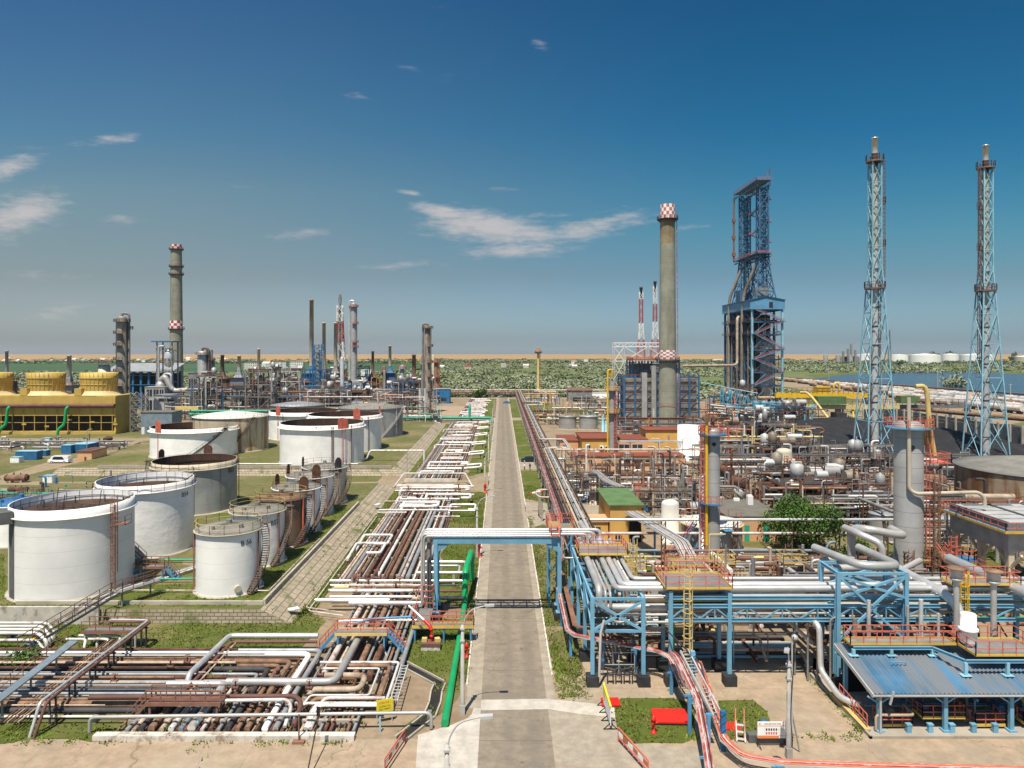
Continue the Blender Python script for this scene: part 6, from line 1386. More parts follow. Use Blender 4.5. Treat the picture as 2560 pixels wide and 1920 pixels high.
def process(where,x0,x1,y0,y1,seed,nr=2,nd=4,npipes=40,npl=2,npump=3,h=6.0,pal=('silver_dull','rust','rust_light','tan_pipe','steel_grey','white_pipe'),steel=('steel_grey','rail_rust','concrete'),rails=('rail_rust','rail_dark','pale_yellow'),nv=2,drumm=('rust','silver_dull','grey_tank','rust_light'),zs=(.6,1.5,2.8,4.2,5.5),far=False):
 rg=random.Random(seed)
 for i in range(nr):
  ya=y0+(y1-y0)*(i+.3)/nr;xa,xb=x0+rg.uniform(0,1.5),x1-rg.uniform(0,1.5);n=max(2,int((xb-xa)/6));zt=h*rg.uniform(.8,1.1)
  rack(f'{("grey", "rusty", "concrete")[i % 3]} steel pipe rack in the {where}',[((xa+(xb-xa)*k/n,ya),(xa+(xb-xa)*k/n,ya+2.4),zt)for k in range(n+1)],(zt*.55,zt),steel[i%len(steel)],.2,(zt-.1,zt*.55-.1),None,.2,(),f'pipe racks in the {where}')
  for k in range(rg.randint(2,4)):
   m=rg.choice(pal);rr=rg.choice((.09,.13,.18,.25));z=rg.choice((zt,zt*.55))+rr
   pp(f'{m.replace("_", " ").replace("pipe", "").strip()} pipe on racks, {where}',f'{m} pipes on racks in the {where}',[(xa-rg.uniform(0,2),ya+.2+2*rg.random(),z),(xb+rg.uniform(0,2),ya+.2+2*rg.random(),z)],rr,m,6)
 for i in range(nd):
  xx,yy_=rg.uniform(x0+2,x1-3),rg.uniform(y0+1,y1-1);L=rg.uniform(3,6);r=rg.uniform(.45,.95);z=rg.choice((1.3,1.6,3.4));m=drumm[i%len(drumm)]
  nmm={'rust':'rust-brown','silver_dull':'silver','grey_tank':'grey','rust_light':'orange rusty','white_plain':'white'}[m]
  e=(xx+L,yy_,z)if rg.random()<.6 else(xx,yy_+L,z)
  hdrum(f'{nmm} horizontal exchanger drum in the {where}',(xx,yy_,z),e,r,m,rg.choice(('rust',m)),0,f'{nmm} exchanger drums in the {where}')
 for i in range(npl):
  xx,yy_=rg.uniform(x0,x1-4),rg.uniform(y0,y1-3);z=rg.uniform(2.4,h)
  k=i%len(rails);platform(f'{("rusty", "dark", "yellow")[k] if rails[0] == "rail_rust" else ("orange", "rusty", "yellow")[k]} railed working platform in the {where}',xx,xx+rg.uniform(2.5,5),yy_,yy_+rg.uniform(1.8,3),z,0,rails[k],'steel_grey',group=f'{("rusty", "dark", "yellow")[k] if rails[0] == "rail_rust" else ("orange", "rusty", "yellow")[k]} railed platforms in the {where}',w=.08 if far else .065,ladder=(xx+.5,yy_-.3,.2,(0,-1))if rg.random()<.6 else None,lm=rails[k])
 for i in range(npump):pump(f'small pump in the {where}',rg.uniform(x0,x1),rg.uniform(y0,y1),0,rg.choice((0,1.57)),rg.choice(('blue_box','steel_grey','deep_blue')),f'pumps in the {where}',1.2)
 for i in range(nv):
  xx,yy_,r,zt=rg.uniform(x0+1,x1-1),rg.uniform(y0+1,y1-1),rg.uniform(.5,1.1),rg.uniform(3.5,h+2);m=('silver_column','beige_tank','grey_tank')[i%3]
  column(f'short upright {("silver", "beige", "grey")[i % 3]} vessel in the {where}',xx,yy_,r,zt,m,(zt*.75,),rails[i%len(rails)],250,'rail_rust',None,0,'steel_grey',True,'vessel',f'upright {("silver", "beige", "grey")[i % 3]} vessels in the {where}',16,.08,'vessel',.8)
 clutter(where,x0,x1,y0,y1,seed+500,int(npipes*1.5),zs,pal+('steel_dark','steel_grey'),(.06,.09,.13,.2,.26),6,.55,short=True)
T=rack('long concrete legged pipe rack following the right side of the road',[((8.9,y),(12.6,y),6.1)for y in range(92,446,11)],(3.9,6.1),'concrete',.34,(6.0,),None,.25,(),None,'pipe_rack','pipe rack','concrete','steel_dark')
LR=[(9.5,.12,'steel_dark',6.25),(9.95,.16,'rust',6.25),(10.5,.19,'tan_pipe',6.35),(11.05,.12,'steel_grey',6.25),(11.65,.22,'steel_pale',6.4),(12.2,.1,'rust_light',6.25),(9.3,.15,'steel_grey',4.1),(10.1,.2,'rust',4.15),(11,.16,'tan_pipe',4.1),(11.9,.18,'steel_dark',4.15),(12.4,.12,'white_pipe',4.1)]
for k,(x,r,m,z)in enumerate(LR):
 lab=('thin black','dark rusty','cream rust-blotched','thin grey','pale blue-white','thin orange-brown','dark grey','thick rusty','tan','black','narrow white')[k]+' pipe on the '+('upper' if z>5 else 'lower')+' tier of the long roadside rack'
 if k in(2,4):
  o_=.5*(k==4)
  P_=[(x,86,z),(x,176+2*o_,z),(17.2-o_,176+2*o_,z),(17.2-o_,195-2*o_,z),(x,195-2*o_,z),(x,322+2*o_,z),(18.8-o_,322+2*o_,z),(18.8-o_,345-2*o_,z),(x,345-2*o_,z),(x,445,z)]
  pipe(lab,P_,r,m,None,.6)
 else:pipe(lab,[(x,84,z),(x,445,z)],r,m,None,0)
for k,(y0_,y1_)in enumerate(((177,194),(323,344))):
 T=rack(('steel legs under the nearer pipe loop beside the roadside rack','steel legs under the farther pipe loop beside the roadside rack')[k],[((15.0,y0_),(15.0,y1_),6.0),((17.5,y0_),(17.5,y1_),6.0)],(6.0,),'steel_grey',.2,(5.9,),None,.2)
cables('pink and red cable ways along the road edge of the long roadside rack',[(8.7,445,6.4),(8.6,178,6.3),(8.6,150,6.0),(8.5,104,6.0),(7.6,90,4.2),(6.7,84,3.2)],.7,('cable_red','steel_pale','cable_red','cable_red'),(),'rail_rust',4)
pipe('pale pipe elbow dropping in front of the roadside rack end',[(10.2,92,8.0),(10.2,86,8.4),(9.4,84,8.1)],.36,'silver_dull',None,.8,12);pipe('second pale pipe elbow at the roadside rack end',[(11.2,91,6.8),(11.2,86.5,7.6),(10.4,84.5,8.2)],.3,'silver_dull',None,.8,12)
pipe('pink pipe loop on legs over the grass beside the roadside rack',[(9,132,4.6),(6.6,132,4.6),(6.2,129,4.4),(6.8,126,4.4),(9,126,4.4)],.13,'pinkish_pipe',None,.8)
mb=MB();mb.bar((7,131,0),(7,131,4.4),.5);mb.bar((7.2,126.5,0),(7.2,126.5,4.2),.3);obj('pipe_support',mb,'concrete',label='grey stub posts under the pink pipe loop beside the road',cat='pipe support')
pipe('white pipe crossing above the peach coloured building',[(13,172,6.6),(22.5,172,6.6),(29,172,6.6),(52,172,6.6)],.22,'pinkish_pipe',None,0)
T=thing('parked_car','dark blue saloon car parked on the roadside slab by the grass','car',(*G(b3(150,118))[:2],0));cx,cy=T.location.x,T.location.y
def car(T,x,y,L,W,body,van=False):
 mb=MB();hb,hr=(.95,1.9)if van else(.85,1.42);w2=W/2
 pr=[(-L/2,.35),(-L/2,hb),(-L*.36 if not van else-L*.42,hb+.08),(-L*.22 if not van else-L*.33,hr),(L*.22 if not van else L*.46,hr),(L*.38 if not van else L*.5,hb+.1),(L/2,hb),(L/2,.35)]
 n=len(pr)
 mb.add([(x+a,y-w2*(1 if z<1 else .86),z)for a,z in pr]+[(x+a,y+w2*(1 if z<1 else .86),z)for a,z in pr],[tuple(range(n)),tuple(range(n,2*n))[::-1]]+[(i,n+i,n+(i+1)%n,(i+1)%n)for i in range(n)]);obj('body',mb,body,T)
 mb=MB()
 for s in(-1,1):mb.add([(x+a,y+s*(w2*.94),z)for a,z in((-L*.30,hb+.1),(-L*.2,hr-.1),(L*.2,hr-.1),(L*.3,hb+.1))],[(0,1,2,3)])
 a,b,c,d=(pr[2],pr[3],.9,.8);mb.add([(x+pr[2][0]-.03,y-w2*.8,pr[2][1]+.05),(x+pr[2][0]-.03,y+w2*.8,pr[2][1]+.05),(x+pr[3][0]-.03,y+w2*.75,pr[3][1]-.06),(x+pr[3][0]-.03,y-w2*.75,pr[3][1]-.06)],[(0,1,2,3)]);obj('window',mb,'car_glass',T)
 for sx in(-L*.3,L*.3):
  for s in(-1,1):
   mb=MB();mb.tube([(x+sx,y+s*(w2-.2),.33),(x+sx,y+s*(w2+.03),.33)],.33,14);wv=obj('wheel',mb,'tyre',T);mb=MB();mb.tube([(x+sx,y+s*(w2+.03),.33),(x+sx,y+s*(w2+.05),.33)],.2,12);obj('rim',mb,'steel_pale',wv)
 for s in(-1,1):mb=MB();mb.box((x-L/2-.01,y+s*w2*.7,.72),(.04,.35,.16));obj('headlight',mb,'sign_white',T)
car(T,cx,cy,4.6,1.8,'car_blue')
q=G(c1(520,1372));T=thing('van','white van parked on the dirt track beside the peach coloured hut','van',(q.x,q.y,0));car(T,q.x,q.y,5.6,2.1,'car_white',True)
building('ochre control building with dark red roof and olive parapet, air conditioners on its wall',23.3,34,206,221,4.8,'ochre_wall','red_roof',.35,((1.2,2.4,2,3.4),(8.2,9.8,2,3.4)),((3.8,4.8,2.2,'white_plain'),))
building('low orange wing with dark red roof left behind the ochre control building',17.5,23,213,227,3.6,'orange_wall','red_roof',0,((1,2,1.2,2.4),));building('orange wing with wide dark red roof right of the ochre control building',34.4,44,214,227,3.8,'orange_wall','red_roof',0,((1,4,1.2,2.4),(5,8,1.2,2.4)))
building('taller ochre building with dark red roof in front of the big chimney',45.0,58.5,222,232,5.6,'ochre_wall','red_roof',.2,((7,7.4,2.6,4.2),))
T=building('long peach coloured building with dark red roof behind the pipe tangle',18.2,47,182,188,3.5,'orange_wall','red_roof',0,((15.5,18.2,1.9,2.8),(18.6,21.5,1.9,2.8),(22.5,25,1.9,2.8),(4,5,1.6,2.6)),((12.6,13.6,2.3,'white_plain'),))
for k in range(2):
 mb=MB();x=28.4+1.5*k;mb.bz(x,x+1.1,205.4,205.9,2.2,3.1);mb.tube([(x+.4,205.35,2.65),(x+.4,205.4,2.65)],.32,12,0,1);obj('air_conditioner',mb,['white_plain','black'],label='white air conditioner box on the ochre control building wall',cat='air conditioner',group='air conditioners on the ochre wall')
T=building('ochre building with moss green roof beside the roadside rack',17.2,22.2,112.6,126,5.8,'ochre_wall','green_roof',0,((.8,1.6,.4,1.6),),((3.0,4.9,3.6,'inside_dark'),),over=.35)
building('low ochre annex with flat top left of the green roofed building',13.2,17.0,113.5,118,3.0,'ochre_wall','orange_wall',0,((1,2.6,.8,2.2),));building('flat grey roofed building with orange walls and green doors beside the big tree',36.0,44.6,113,125.4,3.9,'orange_wall','felt_roof',0,(),((2.6,3.4,2.6,'teal_pipe'),(5.6,6.6,3.0,'teal_pipe')),over=.3)
mb=MB();q=D(e7(1070,470),121);mb.box((q.x,121,4.9),(.9,.9,1.5));mb.box((q.x,121,5.7),(.7,.7,.25));obj('roof_vent',mb,'sign_white',label='white louvred box on the flat grey roof',cat='vent')
mb=MB();q=D(e7(865,450),124);mb.box((q.x,124,4.4),(1.0,.5,.5));obj('roof_unit',mb,'sign_white',label='small white unit on the back edge of the flat grey roof',cat='box')
building('grey brown corrugated shed with sagging rusty roof on the far lawn',40.8,55.6,436,446,6.8,'steel_grey','rust_roof',0,(),((3,13.5,2.6,'inside_dark'),),over=.5,slope=1.2,cat='shed',name='shed')
building('low white shed roof far behind the rusty shed',22,36,470,480,4,'white_plain','white_roof');building('long pale wall-like shed along the far plant boundary',58,110,474,478,3.4,'white_plain','white_roof');building('pale pink low building at the far end right of the road',13,24,462,472,4.2,'white_roof','rust_roof',0,((2,4,1.5,2.8),(6,8,1.5,2.8)))
cables('wide sloping cable bridge dropping from the green roofed building',[(20.4,112.4,4.8),(22.4,104,4.6),(24.5,97,4.2),(25,94,2.5),(25,93,.5)],2.2,('steel_pale','steel_dark','pinkish_pipe','steel_pale','steel_grey'),((22.4,104,4.4),(24.3,97.5,4)),'steel_pale',14)
cables('long purple-grey cable bridge on legs behind the green roofed building',[(19.6,150,5.2),(20.6,138,5.0),(21.6,128,5.8)],1.8,('steel_pale','steel_grey','pinkish_pipe'),((19.9,147,5),(20.6,138,4.8)),'steel_grey',8)
cables('grey cable bridge running in front of the ochre building roofs',[(33,199,5.2),(62,199,5.2)],2.4,('steel_grey','steel_pale','steel_dark'),tuple((x,199,5)for x in(36,44,52,60)),'steel_pale',8)
column('off-white upright drum beside the green roofed building',26.6,112.2,1.36,6.8,'white_roof',(),lad=None,cat='vessel',name='vessel')
T=column('slim silver column with yellow pipe up its left side and rusty valve on top',30.35,102,.95,19.2,'silver_column',(18.2,8.4),'rail_red',190,'rail_red',None,0,'deep_blue',lw=.08)
mb=MB();mb.tube([(29.2,101.2,20.2),(29.2,101.2,2.6)],.2,10);obj('yellow_pipe',mb,'bright_yellow',T)
mb=MB();mb.tube([(29.2,101.2,2.6),(29.1,101.0,1.6),(28.2,100.4,1.0),(28.2,100.4,.2)],.24,10,.5);mb.tube([(30.6,100.4,.2),(30.6,100.4,1.8),(31.2,100.8,1.9)],.26,10,.6);obj('bottom_elbow',mb,'rust_light',T)
mb=MB();mb.tube([(29.2,101.2,20.2),(29.2,101.2,20.6),(30.3,102,20.9),(30.3,102,19.2)],.26,10,.4);mb.tube([(29.2,100.8,20.7),(29.2,101.7,20.7)],.55,14);mb.tube([(30.1,101.6,20.6),(30.7,102.2,20.6)],.48,12);obj('relief_valve',mb,'rust_light',T)
mb=MB();mb.tube([(30.2,100.98,17),(30.2,101.1,17)],.28,14);obj('manhole',mb,'black',T)
column('thin grey column standing close behind the slim silver column',29.2,103.4,.5,12.2,'silver_dull',(),lad=None,cat='column')
T=column('massive silver column at the right with pale pipe running up its face',52.9,92.4,1.74,21.2,'silver_column',(20.2,),'rail_red',330,'rail_red',None,0,'blue_steel',seg=40)
mb=MB();mb.tube([(51.9,90.6,24.3),(51.9,90.5,12.6),(52.6,90.2,12.1),(60.5,90.2,12.3),(61.3,90.2,11.6),(61.3,90.2,10.6)],.24,12,.7);obj('face_pipe',mb,'beige_tank',T)
mb=MB();mb.tube([(54.6,92.4,20.6),(55.6,92.6,17.5)],.3,10);mb.tube([(53.9,92.6,25.6),(55.0,92.6,25.7),(55.4,92.6,25.0),(55.8,92.6,20),(56.4,92.6,16.6)],.3,12,.6);obj('side_pipe',mb,'pale_yellow',T)
mb=MB();mb.tube([(52.4,90.62,17.9),(52.4,90.8,17.9)],.3,14);obj('manhole',mb,'black',T)
mb=MB();mb.bz(54.6,57.2,90.4,93,15.9,16.0);mb.rail([(54.6,90.4,16),(57.2,90.4,16),(57.2,93,16)],1.2,.9,.08);obj('side_platform',mb,'rail_red',T)
pipe('looped silver pipes joining the foot of the massive silver column, upper loop',[(44.8,91,2.0),(44.8,91,7.6),(45.6,88.6,8.0),(50.2,88.4,7.2),(50.4,92,7.2)],.5,'silver_dull',None,1.1,14);pipe('looped silver pipes joining the foot of the massive silver column, lower loop',[(46.6,87,1.0),(46.6,87,6.6),(44.6,88.5,7.4),(44.4,92,7.4)],.42,'silver',None,1.0,14);pipe('short silver stub at the foot of the massive silver column',[(48.6,86.4,3.6),(51.6,87.6,4.4)],.36,'silver',None,0,14)
for k,x in enumerate((55.0,55.6)):
 T=thing('ladder',('caged rusty red ladder right of the massive silver column','caged yellow ladder right of the massive silver column')[k],'ladder',(x,90+k,0));mb=MB();mb.ladder((x,90+k),0,14-2*k,(0,-1),.6,True,.08);obj('rungs',mb,('rail_rust','pale_yellow')[k],T)
T=thing('round_stair','red caged ladder and round railed platform at the massive column foot','ladder',(54.2,86,0));mb=MB();mb.ladder((54.0,85.2),.3,7.5,(0,-1),.8,True,.1);mb.rail([(55.9+1.1*math.cos(a*.628),85.6+1.1*math.sin(a*.628),5.3)for a in range(10)],1.1,1,.08,True);mb.rail([(55.4+1.3*math.cos(a*.628),84.6+1.3*math.sin(a*.628),2.0)for a in range(10)],1.1,1,.08,True);obj('cage',mb,'rail_red',T)
mb=MB();mb.cyl((55.9,85.6,5.15),1.15,.12,16);mb.bar((55.9,85.6,0),(55.9,85.6,5.1),.4);obj('platform',mb,'deep_blue',T)
x,y,r,h=fit(2171,2242,1356,1286,0);tank('plain grey upright tank left of the massive silver column',x,y,0,r,h,'silver_dull','cone','metal_roof',None,railing=False,rim=False)
x,y,r,h=fit(1702,1856,1392,1309,0);tank('dark grey tank with yellow rim behind the slim silver column',x,y,0,r,h,'grey_tank','cone','white_roof','pale_yellow','rail_red',stair=(-150,-80,'blue_steel'))
X0=(2386-VX)/F*141.4;tank('very wide rust-streaked tank with grey ribbed roof at the right edge',X0+12.6,133.4,0,15,8.5,'rust_shell','cone','grey_roof','metal_roof',railing=False)
for k,pts in enumerate((((e4(415,540),e4(790,1080)),6.3,10.2),)):
 column('tall white insulated storage drum with red caged ladders left of the slim silver column',52.6,200,3.05,11.2,'white_paint',(),lad=None,dome=False,cat='storage tank',name='storage_tank')
 for j,(z0_,z1_)in enumerate(((6.0,10.5),(1,6.3))):
  platform(('upper red railed landing on the white storage drum','lower red railed landing on the white storage drum')[j],55.2,57.6,196.0,198,(8.0,4.2)[j],0,'rail_red','rail_rust',ladder=(56.6,195.8,.3,(0,-1)),lm='rail_red',w=.1)
x,y,r,h=fit(1397,1441,1074,1040,0);tank('shiny steel tank with cone roof, left one of the twin pair',x,y,0,r,h,'silver_column','cone','silver_column',None,railing=False);x,y,r,h=fit(1448,1494,1075,1040,0);tank('shiny steel tank with cone roof, right one of the twin pair',x,y,0,r,h,'silver_column','cone','silver_column',None,railing=False)
T=column('slender silver column with yellow pipe hooked over its top, behind the peach building',31.6,203,.95,22.8,'silver_column',(19.2,12.8),'yellow',300,'rail_red',None,0,'rail_rust',lw=.1)
mb=MB();mb.tube([(31.4,202,22.6),(31.3,201.8,25.2),(30.2,201.6,25.2),(30.1,201.6,22.6),(30.1,201.6,1)],.26,10,.6);obj('yellow_pipe',mb,'bright_yellow',T)
mb=MB();mb.tube([(32.7,202,14),(32.7,202,5),(33.2,201.9,4.4),(33.2,201.9,.5)],.2,8,.4);obj('side_pipe',mb,'silver_dull',T)
for k in range(2):column('small light blue upright pipe vessel left of the slender silver column, '+('taller','shorter')[k],34.2+k*1.1,240,.42,(8.6,7.0)[k],'pale_blue',(),lad=None,cat='vessel',name='vessel')
for k,(x,y,z,L,r,m,em)in enumerate(((47.6,148,5.2,3.6,.95,'rust','brown_red'),(48.6,142,3.9,3.2,.95,'rust','brown_red'))):hdrum(('rust-brown drum lying end-on high in the right pipe tangle','rust-brown drum lying end-on below the higher one')[k],(x,y,z),(x-1,y+L,z+.1),r,m,em,0,None,'heat exchanger','drum','steel_grey')
hdrum('large silver horizontal drum with rusty end behind the flat grey roof',(44.6,143,1.9),(49.6,143,1.9),1.2,'silver','rust',0)
for k,(x,y,z)in enumerate(((86.5,141,8.0),(85.5,138,5.2),(85.0,136,2.6))):hdrum(('top','middle','bottom')[k]+' drum of the stacked rusty exchangers right of the massive column',(x,y,z),(x-4.5,y+1,z),1.15,'rust_light' if k else 'silver_dull','brown_red',0,None)
column('stained grey vessel with rusty rings behind the big tree',60.4,152,1.6,9.6,'beige_tank',(6.6,3.6),'rail_red',260,'rail_rust',None,0,'steel_grey',cat='vessel',name='vessel')
T=thing('vessel','silver round drum raised on legs at the edge of the coke yard','vessel',(86.4,200,0));mb=MB();mb.lathe((86.4,200,3.2),[(.01,0),(1.2,.35),(2.1,1.3),(2.25,2.2),(2.0,3.2),(1.1,4.0),(.01,4.2)],20);obj('shell',mb,'silver',T);mb=MB();[mb.bar((86.4+1.7*a,200+1.7*b,0),(86.4+1.7*a,200+1.7*b,4.6),.25)for a in(-1,1)for b in(-1,1)];obj('leg',mb,'rail_rust',T)
mb=MB();mb.rail([(84.4,198,4.0),(88.4,198,4.0)],1.2,.8,.1);mb.tube([(85,199,7.2),(85,199,9),(89.5,199,9),(90.4,199,8),(89,199,7.4)],.3,8,.6);obj('railing',mb,'rail_rust',T)
tree('big dark green bushy tree beside the flat grey roofed building',45.8,108.5,0,5.6,7.4,17000,'leaf_tree',.19,3,lobes=22)
tree('small green tree behind the pipe loops near the massive column',50.5,101,0,2.2,3.6,1200,'leaf_tree',.22,6);tree('round green bush at the far end of the road left side',-14,470,0,5.5,6,500,'leaf_tree',.8,9,'bush','bush')
for k,(z,r,xa,lab)in enumerate(((5.5,.21,12.2,'upper silver pipe crossing high on dark posts in front of the big tree'),(3.5,.2,14.6,'lower silver pipe crossing on dark posts in front of the big tree'))):
 pipe(lab,[(xa,104.4,z-1.8 if k==0 else z),(xa,104.4,z),(76,104.4,z)],r,'silver' if k==0 else 'pinkish_pipe',None,.6,12)
for k,x in enumerate((23.8,34.4,42.4,49.4,56.5,65)):
 T=thing('pipe_support','dark lattice post carrying the two silver pipes crossing before the big tree','pipe support',(x,104.4,0),'dark posts under the crossing silver pipes');mb=MB()
 for s in(-.3,.3):mb.bar((x+s,104.5,0),(x+s,104.5,5.2),.16)
 for i in range(5):mb.bar((x-.3,104.5,.3+i),(x+.3,104.5,1.2+i*.95),.1)
 obj('frame',mb,'rail_dark',T)
for k,(y,z,r,m,xa,xb,lab)in enumerate(((101,1.9,.2,'blue_grey',18,46,'blue grey pipe with a raised hook at its end before the big tree'),(100,1.3,.17,'tan_pipe',17,30,'tan pipe crossing low before the slim silver column'),(97,1.4,.32,'silver',18,28.6,'thick shiny silver pipe crossing before the slim silver column'),(98.5,1.5,.34,'brown_red',31.5,60,'thick brown-red pipe crossing low before the big tree'),(97.4,1.0,.26,'steel_grey',32,60,'dark pipe crossing low beside the thick brown-red pipe'),(96,1.8,.18,'steel_pale',33,50,'pale pipe crossing low in front of the thick brown-red pipe'),(94.5,1.0,.3,'tan_pipe',37,50,'tan pipe with elbow in the tangle left of the massive column'))):pipe(lab,[(xa,y,z),(xb,y,z),(xb+.6,y,z+(1.2 if k==0 else-.6)),(xb+1.4,y,z+(1.2 if k==0 else-.8))],r,m,None,.5,10)
T=thing('stair','blue and red stair leaning against the dark grey yellow rimmed tank','stair',(26.4,106,0));mb=MB();mb.stairs((24.6,103.5,.5),(28.6,105.2,4.8),.9,0,1);obj('flight',mb,['deep_blue','rail_red'],T)
tank('low white cone-roofed tank behind the tall railed unit',81.6,236,0,6.8,5.6,'white_paint','cone','white_roof',None,railing=False)
T=thing('air_cooler','large air cooler bank with white fan panels on tall concrete legs at the right','air cooler',(66,89,0));ax0,ax1,ay0,ay1=59.6,74,83.6,94.5
mb=MB();mb.prism([(ax0,ay0),(ax1,ay0),(ax1,ay1),(ax0,ay1)],6.6,8.9);obj('plenum',mb,'grey_pipe',T)
mb=MB();mb.bz(ax0-1.0,ax1,ay0-1.0,ay1+1,8.9,9.0);obj('deck',mb,'blue_steel',T)
mb=MB();mb.rail([(ax1,ay0-1,9),(ax0-1,ay0-1,9),(ax0-1,ay1+1,9),(ax1,ay1+1,9)],1.2,1.3,.08);obj('railing',mb,'rail_red',T)
mb=MB();mb.bar((ax1,ay0-1.05,9.1),(ax0-1.05,ay0-1.05,9.1),.06,.3);mb.bar((ax0-1.05,ay0-1.05,9.1),(ax0-1.05,ay1+1,9.1),.06,.3);obj('toe_board',mb,'yellow',T)
mb=MB();mb.bz(ax0,ax1,ay0,ay1,9.0,9.9)
for i in range(4):mb.bar((ax0+i*4.7,ay0,10.0),(ax0+i*4.7,ay1,10.0),.2)
obj('bundle',mb,'steel_grey',T)
for i in range(3):
 for j in range(5):mb=MB();mb.bz(ax0+.4+i*4.7,ax0+4.3+i*4.7,ay0+.35+j*2.15,ay0+2.0+j*2.15,9.9,9.98);obj('fan_panel',mb,'steel_pale',T)
for x in(ax0+.5,ax0+7,ax1-.6):
 for y in(ay0+.5,(ay0+ay1)/2,ay1-.5):
  mb=MB();mb.bz(x-.35,x+.35,y-.35,y+.35,0,6.6)
  for s in(-1,1):mb.bar((x,y,4.4),(x,y+s*2,6.5),.3)
  obj('leg',mb,'beige_tank',T)
pipe('tan header pipe lying above the far side of the air cooler',[(60.5,93,11.2),(67,93,11.2)],.36,'tan_pipe',None,0,10);pipe('silver pipe hoop above the air cooler at the right edge',[(68.4,92,10),(68.4,92,12.6),(72.6,92,12.4),(72.9,92,11.4),(68.4,92,11.2),(80,92,11.2)],.26,'silver',None,.6,10)
mb=MB();T=thing('walkway','ochre railed walkway slanting in front of the air cooler legs','walkway',(56.7,86,0));mb.bz(56.1,57.3,78,92,4.0,4.12);mb.bz(56,57.4,78,92,3.7,3.98);obj('deck',mb,'tan_pipe',T)
mb=MB();mb.rail([(57.3,78,4.1),(57.3,92,4.1)],1.15,1.3,.07);mb.rail([(56.1,78,4.1),(56.1,92,4.1)],1.15,1.3,.07);obj('railing',mb,'rail_red',T);mb=MB();[mb.bar((56.7,y,0),(56.7,y,3.8),.3)for y in(79,85,91)];mb.bz(56.6,56.8,79,91,1.2,1.4);obj('leg',mb,'rail_rust',T)
T=thing('stair','rusty stair climbing to the ochre railed walkway','stair',(54.6,84,0));mb=MB();mb.stairs((55.0,80.2,.4),(54.6,88.4,5.4),1.1,0,1);obj('flight',mb,['rail_rust','rail_red'],T)
process('pipe tangle beside the green roofed building',22.5,44,128,142,41,1,4,80,3,3,5.0,rails=('rail_red','rail_rust','pale_yellow'))
process('exchanger block in front of the peach building',20,46,144,172,42,2,5,70,3,4,4.2,('silver_dull','rust','rust_light','steel_grey','white_pipe','steel_dark','tan_pipe'))
process('rusty unit behind the big tree',48,84,120,150,43,3,6,140,5,4,5.5,('rust','rust','rust_light','tan_pipe','steel_grey','white_pipe','brown_red'),nv=3)
process('unit along the coke yard',48,108,158,184,44,3,6,140,4,4,6.5,('rust','silver_dull','rust_light','steel_grey','white_pipe','steel_dark'),nv=3)
process('tall railed unit right of the white drum',57,86,186,214,45,3,6,120,6,3,9.0,('rust','silver_dull','steel_grey','white_pipe','rail_red','steel_dark','pale_yellow'),nv=4,zs=(1,3,5,7,9))
process('pump rows beside the roadside rack',13.6,19.5,139,178,46,1,2,36,2,4,4.5,('silver','white_pipe','rust','tan_pipe','steel_grey'))
process('low pipework around the massive silver column',34,58,78,97,47,1,3,90,3,3,3.6,('rust','rust_light','tan_pipe','steel_grey','silver_dull','steel_dark','brown_red'),zs=(.5,1.1,1.9,3),nv=0)
process('unit beyond the air cooler',60,100,98,124,48,2,5,60,2,3,5,('rust','rust_light','tan_pipe','steel_grey','silver_dull'),nv=1)
process('blue and yellow manifold by the far roadside',14,44,292,322,49,2,4,60,4,4,4.4,('silver','rust','teal_pipe','pale_yellow','steel_grey','white_pipe','rail_red'),rails=('rail_red','yellow','pale_yellow'),nv=1,far=True)
process('far yellow railed unit near the road end',13,34,405,455,50,2,3,40,4,2,6,('white_pipe','rust','deep_blue','yellow','pinkish_pipe'),rails=('yellow','rail_red','pale_yellow'),nv=2,far=True)
process('pipe bank in front of the blue boiler frames',40,92,236,258,51,2,4,60,3,3,7,('rust','silver_dull','steel_grey','white_pipe','rail_red'),far=True,nv=2)
